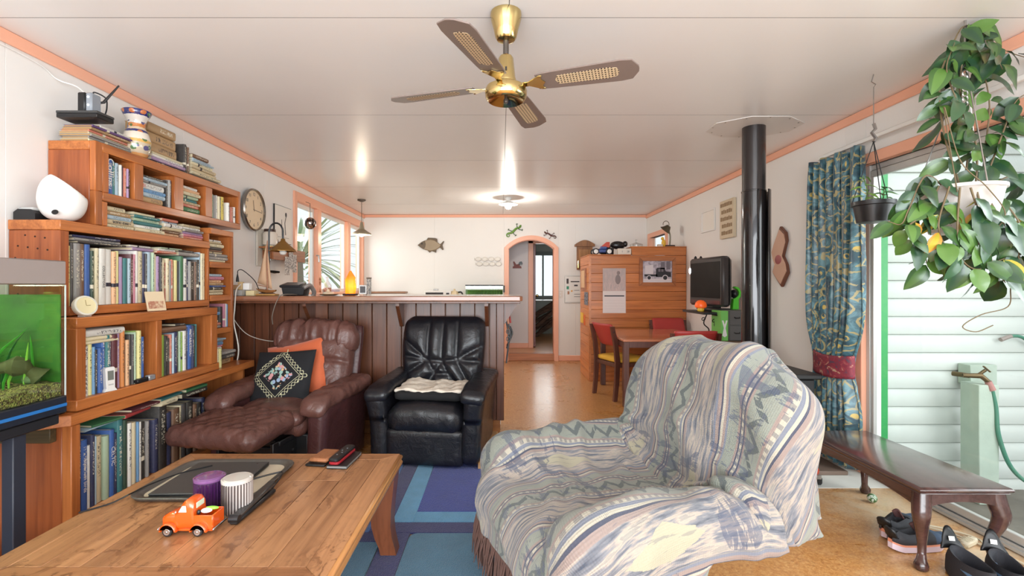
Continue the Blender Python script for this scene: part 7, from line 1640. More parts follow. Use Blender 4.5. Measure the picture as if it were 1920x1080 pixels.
# straps hanging at the end of the bar
Mst = plain('black_strap', S(28, 28, 30), .5)
stp = thing('dog_lead', 'black dog lead and harness straps hanging from the bar end', 'straps', (.05, 3.96, .95)); x0 = .042
MB().tube(bez([(x0, 3.97, 1.09), (x0 + .006, 3.97, 1.0), (x0 + .01, 3.97, .93)]), .003, 6).build('hanging_loop', plain('tan_string', S(176, 140, 90), .8), stp)
for k, (dx, z0_, z1_) in enumerate(((.004, .95, .60), (.02, .92, .72), (.034, .90, .74))): MB().tube(bez([(x0 + dx, 3.95 + k * .015, z0_), (x0 + dx + .018, 3.95 + k * .015, (z0_ + z1_) / 2 + .02), (x0 + dx - .012 * k, 3.95 + k * .012, z1_)]), .014, 6, flat=.5).build('strap', Mst, stp)
MB().tube([(x0 + .03, 3.96, 1.00), (x0 + .038, 3.96, .93)], [.006, .008], 8).build('red_tag', plain('red_tag', S(150, 40, 36), .4), stp)
for z in (.86, .80): MB().tube([(x0 + .02 + .016 * math.cos(a), 3.94, z + .02 * math.sin(a)) for a in np.linspace(0, 2 * PI, 10, endpoint=False)], .0035, 6, closed=True).build('buckle', plain('dark_buckle', S(70, 68, 66), .4, .6) if z > .85 else bpy.data.materials['dark_buckle'], stp)

# ------------------------------------------------------------------ dining table and chairs
M_dk = wood('dark_walnut', S(70, 38, 30), S(104, 62, 50), 'z', .35, .12); M_dtop = wood('rosewood_top', S(150, 82, 56), S(220, 150, 116), 'x', .18, .1, .6, 0, .3)
TZd = .69; a0, a1 = 1.24, 2.18; b0, b1 = 4.86, 6.03
dt = thing('dining_table', 'rectangular dining table with glossy reddish top and dark square legs', 'table', ((a0 + a1) / 2, (b0 + b1) / 2, 0))
MB().box(a0, a1, b0, b1, TZd - .022, TZd, .004).build('top', M_dtop, dt)
for y in (b0 + .012, b1 - .035): MB().box(a0 + .06, a1 - .06, y, y + .022, TZd - .085, TZd - .0225, .002).build('apron', M_dk, dt)
for x in (a0 + .012, a1 - .035): MB().box(x, x + .022, b0 + .06, b1 - .06, TZd - .085, TZd - .0225, .002).build('apron', M_dk, dt)
for x in (a0 + .006, a1 - .064):
    for y in (b0 + .006, b1 - .064): MB().box(x, x + .058, y, y + .058, 0, TZd - .0225, .004).build('leg', M_dk, dt)
Mred = plain('red_vinyl', S(176, 56, 52), .45, bump=.1, bscale=150); Mmus = plain('mustard_wool', S(216, 166, 56), .85, bump=.3, bscale=150)
def dchair(lab, x, y, rz):
    c = thing('dining_chair', lab, 'chair', (x, y, 0), rz, 'red-backed dining chairs'); I = Matrix.Identity(4)   # local -y = front
    add(c, 'seat', cushion(.205, .20, .03, .028, (8, 8, 4), None, .012), TM(0, -.01, .43), Mmus)
    MB().box(-.205, .205, -.20, .19, .355, .398, .004).build('seat_rail', M_dk, c, local=True)
    for s_ in (-1, 1):
        MB().box(s_ * .205 - .017, s_ * .205 + .017, -.195, -.155, 0, .40, .004).build('front_leg', M_dk, c, local=True)
        A = [[(s_ * .215 - .014, y_ - w, z), (s_ * .215 + .014, y_ - w, z), (s_ * .215 + .014, y_ + w, z), (s_ * .215 - .014, y_ + w, z)] for z, y_, w in ((0, .215, .022), (.2, .195, .025), (.42, .185, .028), (.60, .205, .025), (.80, .25, .022))]
        m = MB().grid(np.array(A), wrap=True); m.f += [(3, 2, 1, 0), (16, 17, 18, 19)]; m.mi += [0, 0]; m.build('back_post', M_dk, c, local=True, angle=30)
        MB().sphere((s_ * .2305, .238, .74), (.003, .008, .008), 8).build('bolt', M_black, c, local=True)
    def bk_(Q, N, U):
        Q = Q.copy(); Q[:, 1] += .03 * (U[:, 0] ** 2) * -1 + .015; Q[:, 1] += .06 * U[:, 2]; return Q
    add(c, 'backrest', cushion(.199, .018, .125, .016, (12, 3, 8), bk_), TM(0, .205, .70), Mred)
    return c
dchair('red-backed dining chair at the left side of the table, seen side on', 1.35, 5.39, R(109))
dchair('red-backed dining chair on the far side of the table, against the pantry', 2.12, 5.86, R(0))
dchair('red-backed dining chair on the near side of the table, back to the camera', 1.785, 4.64, R(180))

# ------------------------------------------------------------------ computer corner by the right wall
dk = thing('desk', 'low dark wood desk against the right wall behind the flue', 'desk', (2.18, 4.62, 0)); 
M_dsk = wood('desk_board', S(110, 84, 68), S(156, 124, 100), 'y', .4)
MB().box(2.02, XR - .02, 4.25, 4.84, .70, .728, .003).build('top', M_dsk, dk)
for y in (4.26, 4.81): MB().box(2.05, XR - .03, y, y + .025, .0, .699, .002).build('side_panel', M_dsk, dk)
wsr = thing('wire_shelf', 'raised black shelf on scrolled wire legs holding the monitor', 'shelf', (2.05, 4.85, .7285)); SH = PZ(583, 4.75)
MB().box(1.90, 2.33, 4.50, 5.02, SH - .022, SH, .003).build('shelf_board', M_black, wsr); MB().box(2.02, 2.30, 4.492, 4.60, SH - .034, SH - .0225, .003).build('drawer', M_black, wsr)
for x in (2.06, 2.30):
    for y in (4.56, 4.80):
        MB().tube(bez([(x, y, .7295), (x + .02, y, .80), (x - .03, y, .86), (x + .0, y, SH - .036)]), .006, 6).tube([(x - .035 + .022 * math.cos(a) * (1 - a / 9), y, .90 + .022 * math.sin(a) * (1 - a / 9)) for a in np.linspace(0, 7, 16)], .004, 5).build('wire_leg', M_black, wsr)
tvm = thing('monitor', 'old black computer monitor with deep rounded case', 'monitor', (2.06, 4.85, SH)); Mtv = plain('charcoal_case', S(58, 54, 54), .35)
TVM = Matrix.Translation((2.078, 4.78, SH + .0)) @ Matrix.Rotation(R(-84), 4, 'Z') @ Matrix.Diagonal((1, 1, 1.08, 1))
t0, t1 = .045, .49
xform(MB().box(-.31, .31, -.05, .03, t0, t1, .02), TVM).build('bezel', Mtv, tvm)
xform(MB().box(-.275, .275, -.052, -.048, t0 + .075, t1 - .045, .003), TVM).build('screen', plain('screen_black', S(8, 8, 10), .35, spec=.2), tvm)
A = np.array([[(x * k, y, zc + (z - zc) * k) for (x, z) in rrect(-.30, .30, t0 + .005, t1 - .005, .03)] for (y, k, zc) in ((.03, 1, .25), (.06, .93, .25), (.10, .70, .23), (.12, .6, .22))]); m = MB().grid(A, wrap=True); m.f.append(tuple(range(3 * A.shape[1], 4 * A.shape[1]))); m.mi.append(0)
xform(m, TVM).build('rear_case', Mtv, tvm, recalc=True); xform(MB().box(-.19, .19, -.04, .14, .0008, .028, .01).box(-.06, .06, 0, .09, .028, .06, .004), TVM).build('stand', Mtv, tvm)
xform(MB().box(-.27, .27, -.0515, -.0505, t0 + .022, t0 + .055), TVM).build('lower_panel', plain('wine_panel', S(92, 60, 62), .3), tvm)
cap = thing('clip_lamp', 'white clip-on reading lamp glowing at the monitor corner', 'lamp', (PX(1305, 4.7), 4.7, SH + .3)); cpx = lambda px, py: P(px, py, 5.07)
MB().tube(bez([cpx(1311, 487), cpx(1301, 490), cpx(1296, 500), cpx(1295, 510)]), .014, 8).build('neck', M_wp, cap); MB().sphere(cpx(1297, 508), (.03, .03, .042), 14).build('glowing_head', emit('cool_led', (.92, .88, 1, 1), 5), cap)
for px in (1304, 1314): MB().prism([(-.016, 0), (.016, 0), (.012, .03), (0, .045), (-.012, .03)], -.006, .006, frame(P(px, 488, 5.09), (1, 0, 0), (0, 0, 1))).build('ear_clip', M_black, cap)
ol = thing('night_light', 'orange dome night light on a yellow foot beside the monitor', 'lamp', (1.945, 4.70, SH + .0005)); ox = 1.945
MB().lathe([(.028, 0), (.034, .01), (.03, .035)], (ox, 4.67, SH + .0005), 20).build('foot', plain('yellow_foot', S(226, 190, 60), .4), ol); MB().lathe([(.03, .03), (.052, .04), (.056, .06), (.048, .085), (.028, .104), (0, .11)], (ox, 4.67, SH + .0005), 24).build('dome', plain('orange_dome', S(228, 92, 34), .3, emit=S(228, 92, 34), estr=.35), ol)
dr_ = thing('drawer_unit', 'small grey two-drawer unit with dark handles on the desk', 'drawers', (2.16, 4.45, .7285)); u0, u1 = PX(1366, 4.42), PX(1395, 4.42)
MB().box(u0, u1, 4.42, 4.72, .7285, PZ(582, 4.42), .004).build('case', plain('grey_drawer', S(92, 90, 88), .5), dr_)
hz_ = (PZ(582, 4.42) - .7285) / 2
for k in range(2):
    d_ = MB().box(u0 + .008, u1 - .008, 4.412, 4.419, .7285 + k * hz_ + .006, .7285 + (k + 1) * hz_ - .004, .002).build('drawer', bpy.data.materials['grey_drawer'], dr_)
    MB().tube([(u0 + .05, 4.411, .7285 + (k + .55) * hz_), (u0 + .055, 4.398, .7285 + (k + .5) * hz_), (u1 - .05, 4.398, .7285 + (k + .5) * hz_), (u1 - .045, 4.411, .7285 + (k + .55) * hz_)], .005, 6).build('handle', M_black, d_)
gb = thing('game_box', 'upright green and white game box with a white petal cross, beside the drawers', 'box', (PX(1359, 4.44), 4.44, .7285)); g0, g1 = PX(1352, 4.42), PX(1365.5, 4.42)
MB().box(g0, g1, 4.42, 4.62, .7285, PZ(583, 4.42), .002).build('case', plain('box_green', S(120, 196, 96), .4), gb)
gcx, gcz = (g0 + g1) / 2, (.7285 + PZ(583, 4.42)) / 2
MB().prism([(gcx - .022, gcz - .09), (gcx - .008, gcz - .02), (gcx - .026, gcz + .05), (gcx - .012, gcz + .05), (gcx, gcz + .01), (gcx + .012, gcz + .05), (gcx + .026, gcz + .05), (gcx + .008, gcz - .02), (gcx + .022, gcz - .09), (gcx, gcz - .105)], 0, .0008, XY(4.4195)).build('petal_print', M_white, gb)
hd = thing('headset_stand', 'bright green headset stand with black headphones beside the monitor', 'headphones', (PX(1376, 4.6), 4.6, PZ(582, 4.42))); hx_ = PX(1377, 4.6); hb = PZ(582, 4.42)
MB().prism([(-.03, 0), (.03, 0), (.03, .10), (.048, .12), (.052, .17), (.03, .21), (0, .22), (-.01, .205), (.02, .19), (.032, .165), (.026, .135), (-.0, .115), (-.022, .10)], -.03, .03, frame((hx_, 4.6, hb), (1, 0, 0), (0, 0, 1)), bev=.004).build('stand', plain('lime_plastic', S(86, 200, 50), .4), hd)
MB().sphere((hx_ - .015, 4.58, hb + .15), (.03, .05, .042), 14).build('ear_cup', M_black, hd)
cab = thing('cable_tangle', 'tangle of black cables under the wire shelf', 'cables', (2.08, 4.7, .7285), None or 0); m = MB(); rq = random.Random(4)
for k in range(5): m.tube(bez([(2.09 + rq.uniform(-.03, .15), 4.68 + rq.uniform(-.02, .1), .735 + rq.uniform(0, .06)) for _ in range(6)], 30), .004, 5)
m.build('cables', M_black, cab); MB().box(2.03, 2.2, 4.64, 4.80, .7287, .745, .003).build('white_box', M_wp, cab)
# pictures on the right wall
Fr = lambda y, z: frame((XR - .001, y, z), (0, -1, 0), (0, 0, 1))
def wpic(nm, lab, px0, px1, py0, py1, xw=XR):
    y1_, y0_ = xw * FPX / (px0 - VX), xw * FPX / (px1 - VX); ym = (y0_ + y1_) / 2; z1_, z0_ = PZ((py0[0] + py0[1]) / 2, ym), PZ((py1[0] + py1[1]) / 2, ym)
    return thing(nm, lab, 'picture', (XR - .01, ym, z0_)), y0_, y1_, z0_, z1_
o, y0, y1, z0, z1 = wpic('white_frame', 'small thin white-framed sheet on the right wall', 1317, 1342, (396, 391), (437, 432))
m = MB(); 
for q in ((y0, y0 + .02, z0, z1), (y1 - .02, y1, z0, z1), (y0 + .02, y1 - .02, z0, z0 + .02), (y0 + .02, y1 - .02, z1 - .02, z1)): m.box(XR - .018, XR - .001, *q, .002)
m.build('frame', M_wp, o); MB().box(XR - .006, XR - .001, y0 + .02, y1 - .02, z0 + .02, z1 - .02).build('sheet', M_paper, o)
o, y0, y1, z0, z1 = wpic('word_plaque', 'cream wooden plaque with lines of dark lettering on the right wall', 1355, 1381, (378, 371), (447, 446))
MB().box(XR - .032, XR - .001, y0, y1, z0, z1, .003).build('board', plain('plaque_cream', S(216, 200, 172), .5), o)
for k in range(5):
    zc = z1 - (z1 - z0) * (k + .6) / 5.4; ym = (y0 + y1) / 2; rq = random.Random(k); m = MB(); yy0 = y0 + .03
    while yy0 < y1 - .05:
        wl_ = rq.uniform(.02, .045); m.box(XR - .0335, XR - .0321, yy0, yy0 + wl_, zc - .022, zc + .022 - rq.uniform(0, .012)); yy0 += wl_ + .008
    m.build('word_line', plain('brown_ink', S(150, 124, 92), .6) if k == 0 else bpy.data.materials['brown_ink'], o)
o = thing('wood_plaque', 'scroll-shaped pink and brown wooden plaque on the right wall by the flue', 'plaque', (XR - .02, 4.18, 1.22)); Yq = 4.06; uu_ = Yq / FPX
Fq_ = frame((XR - .0015, Yq, PZ(482, Yq)), (0, -1, 0), (0, 0, 1)); k_ = 2.15
prof_ = [(-12, 28), (-2, 58), (6, 46), (8, 30), (4, 12), (2, 2), (8, -14), (10, -30), (0, -56), (-6, -46), (-14, -30), (-10, -14), (-14, -2), (-16, 12)]
MB().prism([(x * uu_ * k_ * .9, y * uu_) for x, y in prof_], 0, .03, Fq_, bev=.006).build('back_board', plain('plaque_dark', S(110, 66, 48), .4), o)
MB().prism([(x * uu_ * k_ * .84, y * uu_ * .90) for x, y in prof_], .0301, .036, Fq_).build('face', plain('plaque_pink', S(206, 164, 140), .5), o)
MB().sphere(Fq_ @ Vector((-.03, -.02, .036)), (.004, .05, .04), 12).build('painted_motif', plain('motif_red', S(170, 90, 90), .5, var=.4), o)

# ------------------------------------------------------------------ curtain
def curtain_mat():
    t = NT('teal_paisley_curtain'); uv = t.new('ShaderNodeUVMap').outputs[0]; n = t.noise(uv, 7, 4, .6, 2.5); vo = t.new('ShaderNodeTexVoronoi'); t.link(t.mapping(uv, (1, 1, 1)), vo.inputs['Vector']); vo.inputs['Scale'].default_value = 9
    d = t.math('FRACT', t.math('ADD', t.math('MULTIPLY', vo.outputs['Distance'], 3.2), t.math('MULTIPLY', n, .9)))
    base = t.ramp(n, [(.32, S(28, 50, 64)), (.5, S(56, 96, 108)), (.66, S(104, 146, 156))])
    sw_ = t.math('MULTIPLY', t.math('GREATER_THAN', d, .74), t.math('GREATER_THAN', n, .42)); c = t.mix(t.math('MULTIPLY', sw_, .8), base, S(178, 160, 104))
    pk = t.math('MULTIPLY', t.math('LESS_THAN', vo.outputs['Distance'], .16), t.math('GREATER_THAN', n, .5)); c = t.mix(pk, c, S(206, 178, 92))
    return t.set(c, .36, sheen=.3)
cu = thing('curtain', 'teal paisley curtain tied back beside the patio door', 'curtain', (XR - .10, 3.30, .05))
n, k = 130, 60; A = np.zeros((k, n, 3)); g = np.linspace(0, 1, n); z_ = np.linspace(2.125, .05, k)
for i in range(k):
    z = z_[i]; tie = np.exp(-((z - .70) / .20) ** 2); low = np.clip((.70 - z) / .6, 0, 1)
    y0_ = 3.05 + .09 * tie + .03 * low; y1_ = 3.53 - .06 * tie - .06 * low; ph = g * 2 * PI * 7 + .5 * np.sin(g * 5 + z * .8)
    amp = (.040 - .012 * tie) * (1 - .25 * np.clip((z - 1.95) / .2, 0, 1)); y = y0_ + (y1_ - y0_) * g
    A[i, :, 0] = XR - .115 + amp * np.sin(ph) + .012 * np.sin(ph * 2.1 + z * 2) * (1 - tie); A[i, :, 1] = y + .012 * np.cos(ph + 1.1 * math.sin(z * 2.2)); A[i, :, 2] = z + .012 * np.sin(ph * .5) * (i == 0)
c_ = MB().grid(A).build('cloth', curtain_mat(), cu, angle=180); uvl = c_.data.uv_layers.new(name='UVMap')
ii = np.array([v for p in c_.data.polygons for v in p.vertices]); uvl.data.foreach_set('uv', np.stack((((ii % n) / n) * 1.4, (ii // n) / k * 2.1), 1).astype(np.float32).ravel())
md = c_.modifiers.new('thick', 'SOLIDIFY'); md.thickness = .004
tb = []
for a in np.linspace(0, 2 * PI, 40, endpoint=False): tb.append((XR - .112 + .062 * math.cos(a), 3.305 + .19 * math.sin(a)))
A = np.array([[(x, y, z + .10 * (y - 3.305) * .12 - .03 * math.cos((y - 3.305) / .2 * 1.2)) for x, y in tb] for z in (.645, .665, .775, .795)])
t = NT('red_tieback'); uvn = t.noise(t.coord(), 22, 3, .6, 1); t.set(t.ramp(uvn, [(.3, S(60, 74, 90)), (.45, S(130, 44, 60)), (.6, S(150, 60, 70)), (.7, S(206, 186, 150))]), .6)
tb_ = MB().grid(A, wrap=True).build('tieback', t.m, cu, angle=180); md = tb_.modifiers.new('thick', 'SOLIDIFY'); md.thickness = .006

# ------------------------------------------------------------------ low bench by the door
M_mah = wood('polished_mahogany', S(52, 34, 32), S(84, 58, 54), 'y', .16, .05, .7, 0, .5)
bh_ = thing('bench', 'long low mahogany bench with cabriole legs along the patio door', 'bench', (2.0, 2.48, 0)); e0, e1, h0, h1, HZ = 1.80, 2.21, 2.06, 2.90, .368
ringp = [(0.0, 0), (-.0, -.003), (-.010, -.010), (-.006, -.018), (-.0, -.021), (-.004, -.030)]
A = np.array([[(x, y, HZ + dz) for x, y in ((e0 + d + .02, h0 + d + .02), (e1 - d - .02, h0 + d + .02), (e1 - d - .02, h1 - d - .02), (e0 + d + .02, h1 - d - .02))] for d, dz in ((0, 0), (-.012, -.004), (-.020, -.012), (-.016, -.020), (-.006, -.024), (-.010, -.030))])
m = MB().grid(A, wrap=True); m.f += [(0, 1, 2, 3), tuple(range(20, 24))]; m.mi += [0, 0]; m.build('top', M_mah, bh_, angle=30, recalc=True)
def apron(p0, p1, nm='apron', T=.018):
    d = Vector(p1) - Vector(p0); L = d.length; q = [(0, 0), (L, 0)] + [(L - L * u, -.036 - .030 * (abs(2 * u - 1) ** 2.2)) for u in np.linspace(0, 1, 15)]
    MB().prism(q, -T / 2, T / 2, frame(p0, d, (0, 0, 1))).build(nm, M_mah, bh_)
zz_ = HZ - .0305
apron((e0 + .03, h0 + .028, zz_), (e1 - .03, h0 + .028, zz_)); apron((e0 + .03, h1 - .028, zz_), (e1 - .03, h1 - .028, zz_)); apron((e0 + .028, h0 + .04, zz_), (e0 + .028, h1 - .04, zz_)); apron((e1 - .028, h0 + .04, zz_), (e1 - .028, h1 - .04, zz_))
for sx in (-1, 1):
    for sy in (-1, 1):
        cx = (e0 if sx < 0 else e1) - sx * .045; cy = (h0 if sy < 0 else h1) - sy * .045
        prof = [(HZ - .032, .0, .034), (.28, .006, .036), (.24, .012, .034), (.20, .008, .028), (.15, -.002, .022), (.10, -.008, .017), (.06, -.006, .016), (.04, .002, .020), (.022, .010, .028), (.008, .010, .027), (.0, .010, .020)]
        pts = [(cx + sx * o_ * 1.2, cy + sy * o_ * 1.2, z) for z, o_, r_ in prof]
        pts = bez(pts, 40); zs = [p[0] for p in prof][::-1]; rs = [p[2] for p in prof][::-1]
        MB().tube(pts, [float(np.interp(p.z, zs, rs)) for p in pts], 14, up=(1, 0, 0)).build('leg', M_mah, bh_, angle=60)
# running shoes
def shoe(lab, x, y, rz, c_up, c_toe, c_sole, c_mid, grp, nm='running_shoe'):
    s = thing(nm, lab, 'shoe', (x, y, .0), rz, grp)      # local +y = toe
    n = 26; st_ = np.linspace(-.135, .15, 22); 
    def wid(y_): t_ = (y_ + .135) / .285; return .030 + .016 * math.sin(min(1, t_ * 1.25) * PI * .5) + .006 * math.sin(t_ * PI * 1.0) if 0 < t_ < 1 else .028
    def plan(y_): t_ = (y_ + .135) / .285; e = min(1, max(0.02, t_) / .12) ** .5 * min(1, max(0.02, 1 - t_) / .22) ** .5; return wid(y_) * e
    def loft(f0, f1, k0, k1, mat, nm_, z_extra=0):
        A = []
        for y_ in st_:
            w = plan(y_); za, zb = f0(y_), f1(y_); A.append([(w * k0 * cx_, y_, za) if lv == 0 else (w * k1 * cx_, y_, zb) for lv, cx_ in ((0, -1), (0, -.5), (0, .5), (0, 1), (1, 1.0), (1, .5), (1, -.5), (1, -1.0))])
        m = MB().grid(np.array(A), wrap=True); m.f += [tuple(range(8))[::-1], tuple(range(21 * 8, 22 * 8))]; m.mi += [0, 0]; return m.build(nm_, mat, s, local=True, angle=50, recalc=True)
    spring = lambda y_: .004 + .018 * max(0, (y_ - .06) / .09) ** 2 + .010 * max(0, (-.09 - y_) / .045) ** 2
    loft(lambda y_: spring(y_), lambda y_: spring(y_) + .026, .98, 1.06, c_sole, 'sole'); loft(lambda y_: spring(y_) + .0262, lambda y_: spring(y_) + .036 + .006 * (y_ < -.05), 1.03, .98, c_mid, 'midsole')
    top = lambda y_: .036 + np.interp(y_, [-.135, -.11, -.06, -.02, .03, .07, .11, .15], [.055, .062, .040, .042, .05, .042, .028, .008])
    A = []
    for y_ in st_:
        w = plan(y_) * .96; za = spring(y_) + .036; zb = max(za + .004, top(y_)); opn = -.12 < y_ < .015
        row_ = []
        for a in np.linspace(0, PI, 13):
            c, q = math.cos(a), math.sin(a)
            zz = za + (zb - za) * min(1, q ** .55 * 1.02); xx = w * math.copysign(abs(c) ** .6, c)
            if opn and abs(c) < .72: xx = w * .62 * math.copysign(1, c) * (abs(c) / .72) ; zz = za + (zb - za) * (.25 + .72 * (abs(c) / .72) ** 3)
            row_.append((xx, y_, zz))
        A.append(row_)
    A = np.array(A); m = MB(); m.grid(A, mi=0)
    for f_i, f in enumerate(m.f):
        if np.mean([m.v[v][1] for v in f]) > .055: m.mi[f_i] = 1
    u = m.build('upper', [c_up, c_toe], s, local=True, angle=70); md = u.modifiers.new('thick', 'SOLIDIFY'); md.thickness = .004; md.offset = -1
    A = np.array([[(x_, -.005 + .035 * t_ - .004 * (x_ / .02) ** 2, .070 + .055 * (1 - t_) * (1 - .4 * (x_ / .024) ** 2)) for x_ in np.linspace(-.022, .022, 7)] for t_ in np.linspace(0, 1, 6)])
    tg = MB().grid(A).build('tongue', plain('mauve_lining', S(112, 76, 74), .8) if 'mauve_lining' not in bpy.data.materials else bpy.data.materials['mauve_lining'], s, local=True, angle=180); md = tg.modifiers.new('thick', 'SOLIDIFY'); md.thickness = .006
    A = np.array([[(.028 * math.cos(a) * (1 + .1 * t_), -.118 - .018 * math.sin(a) - .008 * t_, .07 + .045 * t_ * math.sin(a) ** .5 if math.sin(a) > 0 else .07) for a in np.linspace(0, PI, 9)] for t_ in (0, .5, 1)])
    hl = MB().grid(A).build('heel_collar', M_black, s, local=True, angle=180); md = hl.modifiers.new('thick', 'SOLIDIFY'); md.thickness = .006
    m = MB()
    for k in range(4): m.tube(bez([(-.024, .02 + k * .016, .082 - k * .006), (0, .022 + k * .016, .091 - k * .007), (.024, .02 + k * .016, .082 - k * .006)], 8), .0025, 5)
    m.build('lace', M_black, s, local=True)
    return s
Mup = plain('charcoal_knit', S(58, 58, 62), .8, bump=.3, bscale=250); Mtoe = plain('denim_blue_mesh', S(66, 82, 104), .85, bump=.4, bscale=220); Msol = plain('pale_lilac_foam', S(216, 196, 206), .6); Mmid = plain('coral_foam', S(216, 140, 110), .6)
shoe('charcoal running shoe with coral midsole, the nearer of the pair under the bench', 1.955, 2.265, R(-82), Mup, Mtoe, Msol, Mmid, 'running shoes under the bench')
shoe('charcoal running shoe with coral midsole, partly behind its mate under the bench', 1.985, 2.40, R(-62), Mup, Mtoe, Msol, Mmid, 'running shoes under the bench')
Mbk = plain('black_knit', S(40, 40, 46), .8, bump=.3, bscale=250); Mbs = plain('grey_foam', S(70, 70, 78), .6)
def slipper(lab, x, y, rz):
    s = thing('slip_on_boot', lab, 'shoe', (x, y, 0), rz, 'dark slip-on boots at the bottom right corner')
    n = 30; A = []
    for z, k, sh in ((.0, .92, 0), (.012, 1.0, 0), (.03, 1.0, 0), (.06, .97, 0), (.085, .92, -.004), (.102, .86, -.008)):
        A.append([(.052 * k * math.cos(a) * (1 + .12 * math.sin(a)), .125 * k * math.sin(a) + sh, z + (.012 * math.sin(a) ** 2 if z > .05 else 0)) for a in np.linspace(0, 2 * PI, n, endpoint=False)])
    for z, k in ((.098, .74), (.05, .66), (.02, .58)): A.append([(.052 * k * math.cos(a), .125 * k * math.sin(a) - .006, z + (.010 * math.sin(a) ** 2)) for a in np.linspace(0, 2 * PI, n, endpoint=False)])
    m = MB().grid(np.array(A), wrap=True); m.f += [tuple(range(n))[::-1], tuple(range(8 * n, 9 * n))]; m.mi += [0, 0]; m.build('upper', Mbk, s, local=True, angle=60)
    A = np.array([[(x_ * (1 - .35 * t_), .11 + .03 * t_ - 6 * x_ ** 2, .095 + .085 * t_ * (1 - (x_ / .06) ** 2)) for x_ in np.linspace(-.045, .045, 9)] for t_ in np.linspace(0, 1, 5)])
    q = MB().grid(A).build('pull_tab', M_black, s, local=True, angle=180); md = q.modifiers.new('thick', 'SOLIDIFY'); md.thickness = .008
    MB().box(-.011, .011, -.001, .001, -.009, .009, M=Matrix.Translation((0, .113, .135)) @ Matrix.Rotation(R(-18), 4, 'X')).build('size_label', M_white, s, local=True)
    MB().tube(bez([(-.03, -.08, .06), (-.034, 0, .07), (-.02, .06, .06)]), .014, 8).build('lining', plain('denim_lining', S(74, 104, 134), .8) if 'denim_lining' not in bpy.data.materials else bpy.data.materials['denim_lining'], s, local=True)
    return s
slipper('dark slip-on boot with blue lining, the left one at the bottom right corner', 1.945, 1.985, R(-12)); slipper('dark slip-on boot with blue lining, the right one at the frame corner', 2.075, 1.965, R(-25))
ball = thing('ball', 'small green and white rubber ball on the floor by the door track', 'ball', (2.12, 2.74, 0)); t = NT('swirl_ball'); nn = t.noise(t.coord(), 24, 2, .5, 2); t.set(t.ramp(nn, [(.42, S(70, 110, 60)), (.5, S(206, 214, 200)), (.6, S(96, 140, 84))], 'CONSTANT'), .4)
MB().sphere((2.12, 2.74, .0255), .025, 18).build('shell', t.m, ball)
pl = thing('extension_plug', 'cream extension socket with loops of cable on the floor by the door', 'extension lead', (2.25, 2.28, 0)); Mcr = plain('cream_plastic', S(206, 192, 166), .5)
xform(MB().box(-.02, .02, -.05, .05, 0, .034, .010).box(-.014, .014, .05, .075, .006, .028, .006), Matrix.Translation((2.215, 2.28, .001)) @ Matrix.Rotation(R(-65), 4, 'Z')).build('socket', Mcr, pl)
for k in range(4): xform(MB().box(-.021, .021, -.03 + k * .016, -.024 + k * .016, .0335, .0365, .001), Matrix.Translation((2.215, 2.28, .001)) @ Matrix.Rotation(R(-65), 4, 'Z')).build('rib', Mcr, pl)
MB().tube(bez([(2.15, 2.305, .016), (2.08, 2.34, .008), (2.04, 2.42, .008), (2.14, 2.46, .008), (2.24, 2.36, .010), (2.30, 2.20, .008), (2.33, 1.9, .008), (2.33, 1.5, .008)], 60), .0055, 7).tube(bez([(2.28, 2.26, .016), (2.31, 2.34, .010), (2.22, 2.44, .010), (2.06, 2.50, .008), (1.99, 2.53, .008)], 30), .0055, 7).build('cable', Mcr, pl)
fc = thing('tool_case', 'black and orange tool case on the floor behind the throw chair', 'case', (1.90, 3.02, .004))
MB().box(1.83, 1.99, 2.96, 3.05, .0045, .055, .010).build('lower_shell', M_black, fc); MB().box(1.85, 1.98, 2.965, 3.045, .056, .115, .018).build('upper_shell', plain('orange_red_plastic', S(206, 74, 40), .4), fc)
for x in (1.88, 1.96): MB().box(x - .015, x + .015, 2.953, 2.9605, .045, .07, .002).build('latch', M_steel, fc)

# ------------------------------------------------------------------ outside the door: post, tap, hose
po = thing('tap_post', 'weathered white post outside the glass door carrying the garden tap', 'post', (3.13, 3.17, ZG)); Mpo = plain('weathered_post', S(176, 188, 174), .8, bump=.5, bscale=40, var=.22)
MB().box(3.07, 3.20, 3.08, 3.21, ZG, PZ(722, 3.08), .004).build('post', Mpo, po); MB().box(PX(1797, 3.3), PX(1846, 3.3), 3.215, 3.305, PZ(720, 3.25), PZ(683, 3.25), .003).build('back_block', Mpo, po)
tpx = PX(1825, 3.1); tz_ = PZ(706, 3.1)
tp = thing('garden_tap', 'brass garden tap with pink hose fitting on the post outside', 'tap', (tpx, 3.12, tz_)); Mtb = plain('old_brass', S(110, 92, 66), .45, .7)
MB().cyl((tpx - .03, 3.21, tz_), (tpx, 3.13, tz_), .016, n=12).tube([(tpx - .03, 3.14, tz_), (tpx + .05, 3.10, tz_ + .005), (tpx + .085, 3.09, tz_ - .03)], [.014, .018, .014], 12).cyl((tpx + .03, 3.11, tz_), (tpx + .07, 3.09, tz_ + .045), .010, n=10).build('body', Mtb, tp)
MB().box(-.03, .03, -.006, .006, -.004, .004, .002, M=Matrix.Translation((tpx + .075, 3.088, tz_ + .05)) @ Matrix.Rotation(R(40), 4, 'Y')).build('handle', Mtb, tp); MB().cyl((tpx + .085, 3.09, tz_ - .03), (tpx + .105, 3.085, tz_ - .085), .018, .021, n=14).build('hose_connector', plain('pink_fitting', S(176, 124, 118), .5), tp)
hz0 = thing('garden_hose', 'green garden hose hanging from the tap outside', 'hose', (tpx + .15, 3.08, ZG)); Mhs = plain('green_hose', S(70, 128, 106), .45)
